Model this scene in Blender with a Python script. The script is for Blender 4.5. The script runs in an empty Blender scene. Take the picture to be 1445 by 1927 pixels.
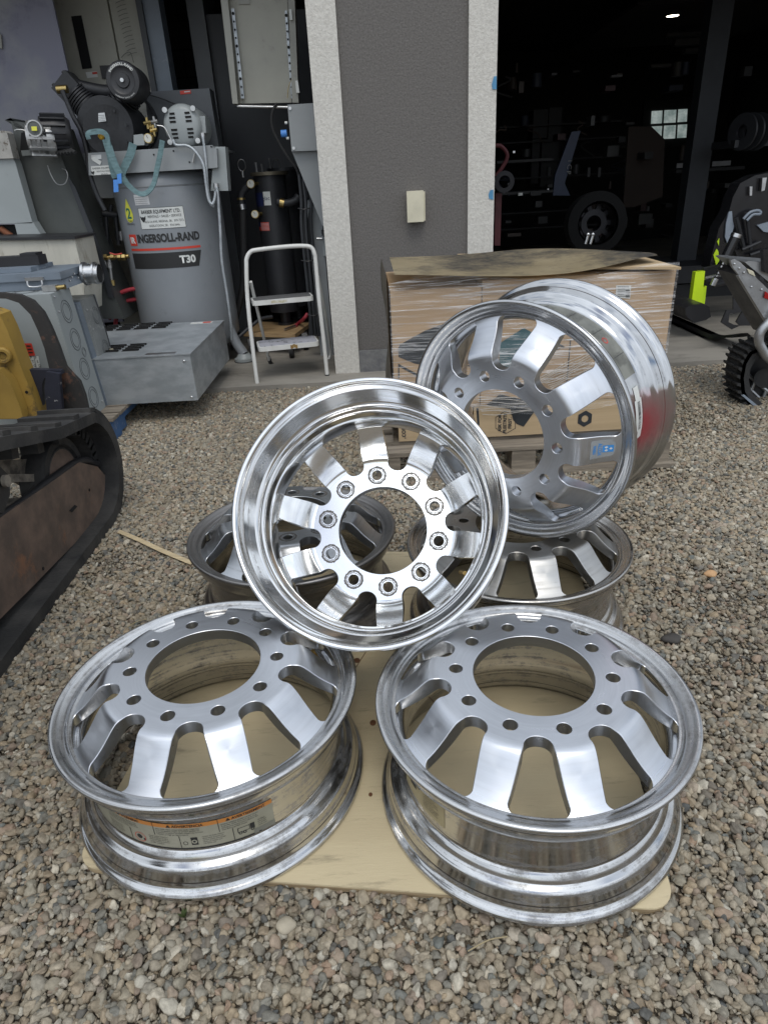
import bpy, bmesh, math, random
from mathutils import Vector, Matrix
import numpy as np
S = bpy.context.scene
random.seed(7)
rng = np.random.default_rng(7)
PI = math.pi
V = Vector

# ------------------------------------------------------------------ camera
PITCH, ROLL, CH, F, PW, PH = 0.464074, -0.056124, 1.143425, 1245.0, 1445.0, 1927.0
_r = V((1, 0, 0)); _u = V((0, math.sin(PITCH), math.cos(PITCH))); CF = V((0, math.cos(PITCH), -math.sin(PITCH)))
CR = math.cos(ROLL)*_r + math.sin(ROLL)*_u
CU = -math.sin(ROLL)*_r + math.cos(ROLL)*_u
CC = V((0, 0, CH))
cam_d = bpy.data.cameras.new('camera'); cam = bpy.data.objects.new('camera', cam_d); S.collection.objects.link(cam)
cam.matrix_world = Matrix(((CR.x, CU.x, -CF.x, 0), (CR.y, CU.y, -CF.y, 0), (CR.z, CU.z, -CF.z, CH), (0, 0, 0, 1)))
cam_d.sensor_fit = 'VERTICAL'; cam_d.sensor_height = 24.0; cam_d.lens = 24.0*F/PH
cam_d.clip_start = 0.02; cam_d.clip_end = 400
S.camera = cam

# ------------------------------------------------------------------ light
SUN_EL, SUN_AZ = 60.0, 176.0            # soft sun behind a thin cloud deck, over the photographer's shoulder
world = bpy.data.worlds.new('World'); S.world = world; world.use_nodes = True
wn, wl = world.node_tree.nodes, world.node_tree.links
wn.clear()
out = wn.new('ShaderNodeOutputWorld'); bg = wn.new('ShaderNodeBackground'); bg.inputs['Strength'].default_value = 0.15
sky = wn.new('ShaderNodeTexSky'); sky.sky_type = 'NISHITA'; sky.sun_disc = False
sky.sun_elevation = math.radians(SUN_EL); sky.sun_rotation = math.radians(SUN_AZ)
tc = wn.new('ShaderNodeTexCoord')
mp = wn.new('ShaderNodeMapping'); mp.inputs['Scale'].default_value = (1.0, 1.0, 1.9)
nz = wn.new('ShaderNodeTexNoise'); nz.inputs['Scale'].default_value = 2.3; nz.inputs['Detail'].default_value = 7
rmp = wn.new('ShaderNodeValToRGB'); rmp.color_ramp.elements[0].position = 0.34; rmp.color_ramp.elements[0].color = (.0, .0, .0, 1)
rmp.color_ramp.elements[1].position = 0.47; rmp.color_ramp.elements[1].color = (1, 1, 1, 1)
cl = wn.new('ShaderNodeValToRGB'); cl.color_ramp.elements[0].position = 0.35; cl.color_ramp.elements[0].color = (9.0, 9.6, 10.4, 1)
cl.color_ramp.elements[1].position = 0.72; cl.color_ramp.elements[1].color = (4.9, 5.35, 6.0, 1)
mx = wn.new('ShaderNodeMix'); mx.data_type = 'RGBA'
wl.new(tc.outputs['Generated'], mp.inputs['Vector']); wl.new(mp.outputs['Vector'], nz.inputs['Vector'])
wl.new(nz.outputs['Fac'], rmp.inputs['Fac']); wl.new(nz.outputs['Fac'], cl.inputs['Fac'])
# thin cloud glows round the veiled sun
_a0, _e0 = math.radians(SUN_AZ), math.radians(SUN_EL); _sd = (math.sin(_a0)*math.cos(_e0), math.cos(_a0)*math.cos(_e0), math.sin(_e0))
dt = wn.new('ShaderNodeVectorMath'); dt.operation = 'DOT_PRODUCT'; wl.new(tc.outputs['Generated'], dt.inputs[0]); dt.inputs[1].default_value = _sd
gl = wn.new('ShaderNodeMapRange'); gl.inputs['From Min'].default_value = .25; gl.inputs['From Max'].default_value = 1.0; gl.inputs['To Min'].default_value = 1.0; gl.inputs['To Max'].default_value = 1.6; gl.interpolation_type = 'SMOOTHSTEP'
wl.new(dt.outputs['Value'], gl.inputs['Value']); gs_ = wn.new('ShaderNodeVectorMath'); gs_.operation = 'SCALE'; wl.new(cl.outputs['Color'], gs_.inputs[0]); wl.new(gl.outputs[0], gs_.inputs['Scale'])
wl.new(rmp.outputs['Color'], mx.inputs['Factor']); wl.new(sky.outputs['Color'], mx.inputs['A']); wl.new(gs_.outputs[0], mx.inputs['B'])
wl.new(mx.outputs['Result'], bg.inputs['Color']); wl.new(bg.outputs[0], out.inputs['Surface'])
sd = bpy.data.lights.new('sun', 'SUN'); sd.energy = 1.25; sd.angle = math.radians(24); sd.color = (1, .94, .85)
sun = bpy.data.objects.new('sun', sd); S.collection.objects.link(sun)
_a, _e = math.radians(SUN_AZ), math.radians(SUN_EL)
sdir = V((math.sin(_a)*math.cos(_e), math.cos(_a)*math.cos(_e), math.sin(_e)))
sun.rotation_euler = sdir.to_track_quat('Z', 'Y').to_euler()
S.view_settings.view_transform = 'Standard'; S.view_settings.look = 'None'; S.view_settings.gamma = 1
S.view_settings.use_curve_mapping = False; S.view_settings.exposure = -0.34
S.render.engine = 'CYCLES'
try:
    S.cycles.max_bounces = 7; S.cycles.glossy_bounces = 5; S.cycles.transparent_max_bounces = 10
    S.cycles.sample_clamp_indirect = 6; S.cycles.use_denoising = True
except Exception: pass

# ------------------------------------------------------------------ pixel -> real place helpers (photo pixel, known plane)
def ray(px, py): return CF*F + CR*(px-PW/2) - CU*(py-PH/2)
def AY(px, py, Y): d = ray(px, py); return CC + d*(Y/d.y)
def AX(px, py, X): d = ray(px, py); return CC + d*(X/d.x)
def AZ(px, py, Z): d = ray(px, py); return CC + d*((Z-CH)/d.z)

# ------------------------------------------------------------------ objects
C = S.collection
def link(o, parent=None):
    C.objects.link(o)
    if parent is not None:
        o.parent = parent
        if parent.type == 'EMPTY': o.matrix_parent_inverse = (Matrix.Translation(parent.location) @ parent.rotation_euler.to_matrix().to_4x4()).inverted()
    return o
def thing(name, label, cat, loc=(0, 0, 0), group=None, rot=None):
    o = bpy.data.objects.new(name, None); o.location = loc; o.empty_display_size = .05
    if rot is not None: o.rotation_euler = rot
    C.objects.link(o); return tag(o, label, cat, group)
def tag(o, label, cat=None, group=None, kind=None):
    if label: o['label'] = label
    if cat: o['category'] = cat
    if group: o['group'] = group
    if kind: o['kind'] = kind
    return o
def tomesh(name, bm, smooth=40):
    me = bpy.data.meshes.new(name)
    bmesh.ops.recalc_face_normals(bm, faces=bm.faces)
    if smooth:
        a = math.radians(smooth)
        for f in bm.faces: f.smooth = True
        for e in bm.edges:
            if len(e.link_faces) == 2 and e.calc_face_angle(0) > a: e.smooth = False
    bm.to_mesh(me); bm.free(); return me
def obj(name, bm, mat, parent=None, smooth=40, label=None, bevel=0):
    if bevel:
        es = [e for e in bm.edges if len(e.link_faces) == 2 and e.calc_face_angle(0) > .6]
        try: bmesh.ops.bevel(bm, geom=es, offset=bevel, segments=2, affect='EDGES', profile=.6, clamp_overlap=True)
        except Exception: pass
    me = tomesh(name, bm, smooth)
    for m in (mat if isinstance(mat, (list, tuple)) else [mat]): me.materials.append(m)
    o = bpy.data.objects.new(name, me); link(o, parent)
    if label: o['label'] = label
    return o
def struct(name, bm, mat, **k):
    o = obj(name, bm, mat, **k); o['kind'] = 'structure'; return o
def nb(): return bmesh.new()
def frame(z, up=V((0, 0, 1))):
    z = V(z).normalized(); x = up.cross(z)
    if x.length < 1e-4: x = V((1, 0, 0))
    x.normalize(); return x, z.cross(x), z
def box(bm, a, b, M=None):
    x0, y0, z0 = [min(p, q) for p, q in zip(a, b)]; x1, y1, z1 = [max(p, q) for p, q in zip(a, b)]
    c = [V((x, y, z)) for z in (z0, z1) for y in (y0, y1) for x in (x0, x1)]
    if M is not None: c = [M @ v for v in c]
    v = [bm.verts.new(p) for p in c]
    for q in ((0, 2, 3, 1), (4, 5, 7, 6), (0, 1, 5, 4), (2, 6, 7, 3), (0, 4, 6, 2), (1, 3, 7, 5)): bm.faces.new([v[i] for i in q])
    return bm
def prism(bm, pts, ext):
    """closed outline of 3-D points swept by the vector ext"""
    ext = V(ext); n = len(pts)
    a = [bm.verts.new(V(p)) for p in pts]; b = [bm.verts.new(V(p)+ext) for p in pts]
    bm.faces.new(a); bm.faces.new(b[::-1])
    for i in range(n): bm.faces.new((a[i], a[(i+1) % n], b[(i+1) % n], b[i]))
    return bm
def pY(bm, pts, Y, d): return prism(bm, [AY(x, y, Y) for x, y in pts], (0, d, 0))
def pX(bm, pts, X, d): return prism(bm, [AX(x, y, X) for x, y in pts], (d, 0, 0))
def bxY(bm, x0, y0, x1, y1, Y, d, xs=None):
    """upright box whose front face covers the photo rectangle at distance Y"""
    a, b, c, e = AY(x0, y0, Y), AY(x1, y0, Y), AY(x0, y1, Y), AY(x1, y1, Y)
    return box(bm, ((a.x+c.x)/2, Y, (c.z+e.z)/2), ((b.x+e.x)/2, Y+d, (a.z+b.z)/2))
def cyl(bm, p, q, r, n=20, r2=None, cap=True):
    p, q = V(p), V(q); x, y, z = frame(q-p); r2 = r if r2 is None else r2
    A = [bm.verts.new(p+r*(math.cos(t)*x+math.sin(t)*y)) for t in [2*PI*i/n for i in range(n)]]
    B = [bm.verts.new(q+r2*(math.cos(t)*x+math.sin(t)*y)) for t in [2*PI*i/n for i in range(n)]]
    for i in range(n): bm.faces.new((A[i], A[(i+1) % n], B[(i+1) % n], B[i]))
    if cap: bm.faces.new(A[::-1]); bm.faces.new(B)
    return bm
def lathe(bm, prof, n=64, M=None, close=False, cap=False):
    """prof (r, z) revolved about z"""
    rings = []
    for r, z in prof:
        ring = []
        for i in range(n):
            t = 2*PI*i/n; v = V((r*math.cos(t), r*math.sin(t), z))
            ring.append(bm.verts.new(M @ v if M is not None else v))
        rings.append(ring)
    m = len(rings)
    for j in range(m if close else m-1):
        A, B = rings[j], rings[(j+1) % m]
        for i in range(n): bm.faces.new((A[i], A[(i+1) % n], B[(i+1) % n], B[i]))
    if cap:
        bm.faces.new(rings[0][::-1]); bm.faces.new(rings[-1])
    return bm
def axisM(o, z, x=None):
    if x is None: a, b, c = frame(z)
    else:
        c = V(z).normalized(); a = V(x); a = (a-c*a.dot(c)).normalized(); b = c.cross(a)
    return Matrix(((a.x, b.x, c.x, o[0]), (a.y, b.y, c.y, o[1]), (a.z, b.z, c.z, o[2]), (0, 0, 0, 1)))
def smooth_path(pts, sub=6):
    P = [V(p) for p in pts]; P = [P[0]*2-P[1]]+P+[P[-1]*2-P[-2]]; out = []
    for i in range(1, len(P)-2):
        a, b, c, d = P[i-1:i+3]
        for k in range(sub):
            t = k/sub
            out.append(.5*((2*b)+(c-a)*t+(2*a-5*b+4*c-d)*t*t+(3*b-a-3*c+d)*t**3))
    out.append(P[-2]); return out
def tube(bm, pts, r, n=10, sub=6, ribs=0, flat=None):
    P = smooth_path(pts, sub) if sub else [V(p) for p in pts]
    if ribs:
        Q = []
        for a, b in zip(P, P[1:]):
            k = max(1, int((b-a).length/ribs)*2)
            Q += [a.lerp(b, i/k) for i in range(k)]
        P = Q+[P[-1]]
    rings = []; xprev = None
    for i, p in enumerate(P):
        t = (P[min(i+1, len(P)-1)]-P[max(i-1, 0)]).normalized()
        x = frame(t)[0] if xprev is None else (xprev-t*xprev.dot(t)).normalized()
        y = t.cross(x); xprev = x
        rr = r*(1 if not ribs or i % 2 else .82)
        ry = rr if flat is None else flat
        rings.append([bm.verts.new(p+rr*math.cos(a)*x+ry*math.sin(a)*y) for a in [2*PI*k/n for k in range(n)]])
    for A, B in zip(rings, rings[1:]):
        for i in range(n): bm.faces.new((A[i], A[(i+1) % n], B[(i+1) % n], B[i]))
    bm.faces.new(rings[0][::-1]); bm.faces.new(rings[-1]); return bm
def ball(bm, c, r, sc=(1, 1, 1), n=2):
    res = bmesh.ops.create_icosphere(bm, subdivisions=n, radius=r)
    for v in res['verts']: v.co = V((v.co.x*sc[0], v.co.y*sc[1], v.co.z*sc[2]))+V(c)
    return bm
def grid(bm, fn, nu, nv):
    g = [[bm.verts.new(V(fn(i/nu, j/nv))) for j in range(nv+1)] for i in range(nu+1)]
    for i in range(nu):
        for j in range(nv): bm.faces.new((g[i][j], g[i+1][j], g[i+1][j+1], g[i][j+1]))
    return bm
def textmesh(body, size, fn, mat, parent, name='lettering', bold=0.0, xs=1.0, align='CENTER', label=None, ext=0.0):
    """flat lettering; fn maps its (x, y) in metres on to the surface"""
    cu = bpy.data.curves.new('t', 'FONT'); cu.body = body; cu.size = size; cu.align_x = align; cu.offset = bold; cu.resolution_u = 3
    o = bpy.data.objects.new('t', cu); C.objects.link(o); dg = bpy.context.evaluated_depsgraph_get()
    me = bpy.data.meshes.new_from_object(o.evaluated_get(dg)); C.objects.unlink(o); bpy.data.objects.remove(o)
    for v in me.vertices: v.co = V(fn(v.co.x*xs, v.co.y))
    me.materials.clear(); me.materials.append(mat); me.name = name
    r = bpy.data.objects.new(name, me); link(r, parent)
    if label: r['label'] = label
    return r

# ------------------------------------------------------------------ materials
def newmat(name):
    m = bpy.data.materials.new(name); m.use_nodes = True; n = m.node_tree.nodes; l = m.node_tree.links
    return m, n, l, n['Principled BSDF']
def pm(name, col, rough=.6, metal=0., col2=None, scale=8., lo=.4, hi=.6, bump=0., bscale=60., rvar=0., stretch=(1, 1, 1), dirt=None, dscale=5., dlo=.55, dhi=.7, spec=.5, coord='Object', emit=None):
    m, n, l, b = newmat(name)
    b.inputs['Roughness'].default_value = rough; b.inputs['Metallic'].default_value = metal
    b.inputs['Base Color'].default_value = (*col, 1); b.inputs['Specular IOR Level'].default_value = spec
    t = n.new('ShaderNodeTexCoord'); mp = n.new('ShaderNodeMapping'); mp.inputs['Scale'].default_value = stretch
    l.new(t.outputs[coord], mp.inputs['Vector'])
    def noise(sc, det=6, ro=.6):
        q = n.new('ShaderNodeTexNoise'); q.inputs['Scale'].default_value = sc; q.inputs['Detail'].default_value = det
        q.inputs['Roughness'].default_value = ro; l.new(mp.outputs[0], q.inputs['Vector']); return q
    cur = None
    if col2 is None: col2 = tuple(c*.82 for c in col)
    q = noise(scale); r = n.new('ShaderNodeValToRGB'); r.color_ramp.elements[0].position = lo; r.color_ramp.elements[1].position = hi
    r.color_ramp.elements[0].color = (*col, 1); r.color_ramp.elements[1].color = (*col2, 1); l.new(q.outputs['Fac'], r.inputs['Fac']); cur = r.outputs['Color']
    if dirt:
        q2 = noise(dscale, 10, .75); r2 = n.new('ShaderNodeValToRGB'); r2.color_ramp.elements[0].position = dlo; r2.color_ramp.elements[1].position = dhi
        mx = n.new('ShaderNodeMix'); mx.data_type = 'RGBA'; l.new(q2.outputs['Fac'], r2.inputs['Fac']); l.new(r2.outputs['Color'], mx.inputs['Factor'])
        l.new(cur, mx.inputs['A']); mx.inputs['B'].default_value = (*dirt, 1); cur = mx.outputs['Result']
        if metal:
            mm = n.new('ShaderNodeMapRange'); mm.inputs['To Min'].default_value = metal; mm.inputs['To Max'].default_value = metal*.25
            l.new(r2.outputs['Color'], mm.inputs['Value']); l.new(mm.outputs[0], b.inputs['Metallic'])
    l.new(cur, b.inputs['Base Color'])
    if rvar:
        q3 = noise(scale*2.3, 8, .7); mr = n.new('ShaderNodeMapRange'); mr.inputs['From Min'].default_value = .3; mr.inputs['From Max'].default_value = .7
        mr.inputs['To Min'].default_value = max(.02, rough-rvar); mr.inputs['To Max'].default_value = min(1, rough+rvar)
        l.new(q3.outputs['Fac'], mr.inputs['Value']); l.new(mr.outputs[0], b.inputs['Roughness'])
    if bump:
        q4 = noise(bscale, 5, .6); bp = n.new('ShaderNodeBump'); bp.inputs['Strength'].default_value = bump; bp.inputs['Distance'].default_value = .004
        l.new(q4.outputs['Fac'], bp.inputs['Height']); l.new(bp.outputs[0], b.inputs['Normal'])
    if emit:
        b.inputs['Emission Color'].default_value = (*emit[0], 1); b.inputs['Emission Strength'].default_value = emit[1]
    return m
def flat(name, col, rough=.5, metal=0., emit=None): 
    m, n, l, b = newmat(name); b.inputs['Base Color'].default_value = (*col, 1); b.inputs['Roughness'].default_value = rough; b.inputs['Metallic'].default_value = metal
    if emit: b.inputs['Emission Color'].default_value = (*emit[0], 1); b.inputs['Emission Strength'].default_value = emit[1]
    return m
def metalmat(name, col, rough, rvar=.06, aniso=0., grime=None, glo=.55, ghi=.75, gscale=9., rings=0., bump=.0, nuts=None, tint=None, front=0., lines=()):
    """turned aluminium: object space z is the wheel axle"""
    m, n, l, b = newmat(name); b.inputs['Metallic'].default_value = 1
    t = n.new('ShaderNodeTexCoord'); g = n.new('ShaderNodeSeparateXYZ'); l.new(t.outputs['Object'], g.inputs[0])
    def math_(op, a, c=None, v=None):
        q = n.new('ShaderNodeMath'); q.operation = op
        for i, s in enumerate((a, c)):
            if s is None: continue
            if isinstance(s, (int, float)): q.inputs[i].default_value = s
            else: l.new(s, q.inputs[i])
        return q.outputs[0]
    X, Y, Z = g.outputs; ang = math_('ARCTAN2', Y, X)
    rad = math_('SQRT', math_('ADD', math_('MULTIPLY', X, X), math_('MULTIPLY', Y, Y)))
    # smeared along the turning direction: (angle*k, radius, z)
    cmb = n.new('ShaderNodeCombineXYZ'); l.new(math_('COSINE', ang), cmb.inputs[0]); l.new(math_('MULTIPLY', rad, 105.), cmb.inputs[1])
    zz = math_('ADD', math_('MULTIPLY', Z, 60.), math_('MULTIPLY', math_('SINE', ang), .8)); l.new(zz, cmb.inputs[2])
    st = n.new('ShaderNodeTexNoise'); st.inputs['Scale'].default_value = 1.6; st.inputs['Detail'].default_value = 6; l.new(cmb.outputs[0], st.inputs['Vector'])
    no = n.new('ShaderNodeTexNoise'); no.inputs['Scale'].default_value = gscale; no.inputs['Detail'].default_value = 9; no.inputs['Roughness'].default_value = .65
    oi = n.new('ShaderNodeObjectInfo'); vm = n.new('ShaderNodeVectorMath'); vm.operation = 'ADD'; l.new(t.outputs['Object'], vm.inputs[0]); l.new(oi.outputs['Location'], vm.inputs[1])
    l.new(vm.outputs[0], no.inputs['Vector'])
    # roughness
    s = math_('ADD', math_('MULTIPLY', st.outputs['Fac'], .5), math_('MULTIPLY', no.outputs['Fac'], .5))
    mr = n.new('ShaderNodeMapRange'); mr.inputs['From Min'].default_value = .35; mr.inputs['From Max'].default_value = .65
    mr.inputs['To Min'].default_value = max(.02, rough-rvar); mr.inputs['To Max'].default_value = rough+rvar; l.new(s, mr.inputs['Value'])
    if front:
        fz = n.new('ShaderNodeMapRange'); fz.inputs['From Min'].default_value = .205; fz.inputs['From Max'].default_value = .222; fz.inputs['To Max'].default_value = front; l.new(Z, fz.inputs['Value'])
        l.new(math_('ADD', mr.outputs[0], fz.outputs[0]), b.inputs['Roughness'])
    else: l.new(mr.outputs[0], b.inputs['Roughness'])
    cr = n.new('ShaderNodeMapRange'); cr.inputs['From Min'].default_value = .3; cr.inputs['From Max'].default_value = .7; cr.inputs['To Min'].default_value = 1.05; cr.inputs['To Max'].default_value = .86
    l.new(s, cr.inputs['Value'])
    vs = n.new('ShaderNodeVectorMath'); vs.operation = 'SCALE'; vs.inputs[0].default_value = col; l.new(cr.outputs[0], vs.inputs['Scale'])
    cur = vs.outputs[0]; metal = None
    def mixin(fac, colr, mval):
        nonlocal cur, metal
        q = n.new('ShaderNodeMix'); q.data_type = 'RGBA'; l.new(fac, q.inputs['Factor']); l.new(cur, q.inputs['A']); q.inputs['B'].default_value = (*colr, 1); cur = q.outputs['Result']
        k = n.new('ShaderNodeMix'); k.data_type = 'FLOAT'; l.new(fac, k.inputs['Factor'])
        if metal is None: k.inputs['A'].default_value = 1.
        else: l.new(metal, k.inputs['A'])
        k.inputs['B'].default_value = mval; metal = k.outputs['Result']
    if grime:
        gr = n.new('ShaderNodeTexNoise'); gr.inputs['Scale'].default_value = gscale*2.2; gr.inputs['Detail'].default_value = 12; gr.inputs['Roughness'].default_value = .8; l.new(vm.outputs[0], gr.inputs['Vector'])
        f = math_('ADD', math_('MULTIPLY', gr.outputs['Fac'], .6), math_('MULTIPLY', st.outputs['Fac'], .4))
        r = n.new('ShaderNodeMapRange'); r.inputs['From Min'].default_value = glo; r.inputs['From Max'].default_value = ghi; l.new(f, r.inputs['Value'])
        mixin(r.outputs[0], grime, .3)
    for zl_, wl_ in lines:
        zn = math_('ADD', Z, math_('MULTIPLY', math_('SUBTRACT', no.outputs['Fac'], .5), .004))
        f_ = math_('LESS_THAN', math_('ABSOLUTE', math_('SUBTRACT', zn, zl_)), math_('MULTIPLY', st.outputs['Fac'], wl_))
        mixin(f_, (.05, .045, .04), .3)
    if nuts:
        sec = 2*PI/10
        am = math_('SUBTRACT', math_('FLOORED_MODULO', math_('ADD', ang, sec/2), sec) if False else math_('MODULO', math_('ADD', ang, sec/2+2*PI), sec), sec/2)
        dx = math_('SUBTRACT', math_('MULTIPLY', rad, math_('COSINE', am)), .143); dy = math_('MULTIPLY', rad, math_('SINE', am))
        d = math_('SQRT', math_('ADD', math_('MULTIPLY', dx, dx), math_('MULTIPLY', dy, dy)))
        sc = n.new('ShaderNodeTexNoise'); sc.inputs['Scale'].default_value = 190; sc.inputs['Detail'].default_value = 4; l.new(t.outputs['Object'], sc.inputs['Vector'])
        dd = math_('ADD', d, math_('MULTIPLY', math_('SUBTRACT', sc.outputs['Fac'], .5), .0075))
        for r0, w_ in ((.0215, .0024), (.0168, .0009)):
            f = math_('LESS_THAN', math_('ABSOLUTE', math_('SUBTRACT', dd, r0)), w_)
            mixin(f, (.12, .11, .10), .35)
    if tint:  # tint blended softly into the base colour around one point
        pc, (p0, pr), colr = tint['c'], tint['r'], tint['col']
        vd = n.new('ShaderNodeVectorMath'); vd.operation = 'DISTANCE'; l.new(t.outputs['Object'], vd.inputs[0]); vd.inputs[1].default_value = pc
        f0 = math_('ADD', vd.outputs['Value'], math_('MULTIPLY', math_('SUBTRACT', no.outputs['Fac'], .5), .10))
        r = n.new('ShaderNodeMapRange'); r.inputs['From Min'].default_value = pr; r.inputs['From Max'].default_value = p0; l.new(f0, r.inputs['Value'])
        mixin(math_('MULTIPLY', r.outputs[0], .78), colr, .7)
    l.new(cur, b.inputs['Base Color'])
    if metal is not None: l.new(metal, b.inputs['Metallic'])
    if aniso:
        b.inputs['Anisotropic'].default_value = aniso; tg = n.new('ShaderNodeTangent'); tg.direction_type = 'RADIAL'; tg.axis = 'Z'; l.new(tg.outputs[0], b.inputs['Tangent'])
    if bump:
        bp = n.new('ShaderNodeBump'); bp.inputs['Strength'].default_value = min(1, bump*2.2); bp.inputs['Distance'].default_value = .0006; l.new(st.outputs['Fac'], bp.inputs['Height']); l.new(bp.outputs[0], b.inputs['Normal'])
    return m

# ------------------------------------------------------------------ ground and gravel
def gravel_ground_mat():
    m, n, l, b = newmat('soil'); b.inputs['Roughness'].default_value = .95
    t = n.new('ShaderNodeTexCoord')
    v = n.new('ShaderNodeTexVoronoi'); v.inputs['Scale'].default_value = 75; l.new(t.outputs['Object'], v.inputs['Vector'])
    q = n.new('ShaderNodeTexNoise'); q.inputs['Scale'].default_value = 3.; q.inputs['Detail'].default_value = 8; l.new(t.outputs['Object'], q.inputs['Vector'])
    sx = n.new('ShaderNodeSeparateColor'); l.new(v.outputs['Color'], sx.inputs[0])
    r = n.new('ShaderNodeValToRGB'); e = r.color_ramp.elements; e[0].color = (.085, .068, .05, 1); e[1].color = (.20, .165, .12, 1); e[1].position = .9
    ad = n.new('ShaderNodeMath'); ad.operation = 'MULTIPLY_ADD'; ad.inputs[1].default_value = .6; l.new(sx.outputs[0], ad.inputs[0])
    ml = n.new('ShaderNodeMath'); ml.operation = 'MULTIPLY'; ml.inputs[1].default_value = .5; l.new(q.outputs['Fac'], ml.inputs[0]); l.new(ml.outputs[0], ad.inputs[2])
    l.new(ad.outputs[0], r.inputs['Fac']); l.new(r.outputs['Color'], b.inputs['Base Color'])
    bp = n.new('ShaderNodeBump'); bp.inputs['Strength'].default_value = .8; bp.inputs['Distance'].default_value = .01; l.new(v.outputs['Distance'], bp.inputs['Height']); bp.invert = True
    l.new(bp.outputs[0], b.inputs['Normal']); return m
M_soil = gravel_ground_mat()
gm = nb(); box(gm, (-60, -60, -.4), (60, 60, -.012)); struct('ground', gm, M_soil, smooth=0)

def pebble_mat():
    m, n, l, b = newmat('pebble'); b.inputs['Roughness'].default_value = .72; b.inputs['Specular IOR Level'].default_value = .35
    oi = n.new('ShaderNodeObjectInfo'); t = n.new('ShaderNodeTexCoord')
    r = n.new('ShaderNodeValToRGB'); cr = r.color_ramp; cr.interpolation = 'LINEAR'
    cols = [(0, (0.081, 0.086, 0.084)), (.1, (0.266, 0.210, 0.144)), (.2, (0.303, 0.270, 0.210)), (.3, (0.160, 0.156, 0.134)), (.42, (0.354, 0.304, 0.225)), (.52, (0.231, 0.191, 0.134)), (.62, (0.263, 0.240, 0.186)), (.72, (0.326, 0.254, 0.167)), (.8, (0.144, 0.152, 0.138)), (.88, (0.278, 0.195, 0.134)), (.95, (0.389, 0.362, 0.296)), (1, (0.449, 0.402, 0.316))]
    cr.elements[0].position = 0; cr.elements[0].color = (*cols[0][1], 1); cr.elements[1].position = 1; cr.elements[1].color = (*cols[-1][1], 1)
    for p_, c_ in cols[1:-1]: e = cr.elements.new(p_); e.color = (*c_, 1)
    l.new(oi.outputs['Random'], r.inputs['Fac'])
    q = n.new('ShaderNodeTexNoise'); q.inputs['Scale'].default_value = 2.2; q.inputs['Detail'].default_value = 7; q.inputs['Roughness'].default_value = .7
    ad = n.new('ShaderNodeVectorMath'); ad.operation = 'ADD'; l.new(t.outputs['Object'], ad.inputs[0])
    sc = n.new('ShaderNodeVectorMath'); sc.operation = 'SCALE'; sc.inputs['Scale'].default_value = 1; l.new(oi.outputs['Random'], sc.inputs[0]); sc.inputs['Scale'].default_value = 37
    l.new(sc.outputs[0], ad.inputs[1]); l.new(ad.outputs[0], q.inputs['Vector'])
    mr = n.new('ShaderNodeMapRange'); mr.inputs['From Min'].default_value = .3; mr.inputs['From Max'].default_value = .7; mr.inputs['To Min'].default_value = .66; mr.inputs['To Max'].default_value = 1.32; l.new(q.outputs['Fac'], mr.inputs['Value'])
    # ground-wide patches of darker, damper gravel
    g = n.new('ShaderNodeNewGeometry'); q2 = n.new('ShaderNodeTexNoise'); q2.inputs['Scale'].default_value = 1.1; q2.inputs['Detail'].default_value = 3; l.new(g.outputs['Position'], q2.inputs['Vector'])
    m2 = n.new('ShaderNodeMapRange'); m2.inputs['From Min'].default_value = .3; m2.inputs['From Max'].default_value = .7; m2.inputs['To Min'].default_value = .86; m2.inputs['To Max'].default_value = 1.12; l.new(q2.outputs['Fac'], m2.inputs['Value'])
    mm = n.new('ShaderNodeMath'); mm.operation = 'MULTIPLY'; l.new(mr.outputs[0], mm.inputs[0]); l.new(m2.outputs[0], mm.inputs[1])
    vs = n.new('ShaderNodeVectorMath'); vs.operation = 'SCALE'; l.new(r.outputs['Color'], vs.inputs[0]); l.new(mm.outputs[0], vs.inputs['Scale']); l.new(vs.outputs[0], b.inputs['Base Color'])
    bp = n.new('ShaderNodeBump'); bp.inputs['Strength'].default_value = .35; bp.inputs['Distance'].default_value = .002; q3 = n.new('ShaderNodeTexNoise'); q3.inputs['Scale'].default_value = 9; q3.inputs['Detail'].default_value = 4
    l.new(t.outputs['Object'], q3.inputs['Vector']); l.new(q3.outputs['Fac'], bp.inputs['Height']); l.new(bp.outputs[0], b.inputs['Normal']); return m
M_peb = pebble_mat()
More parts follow.
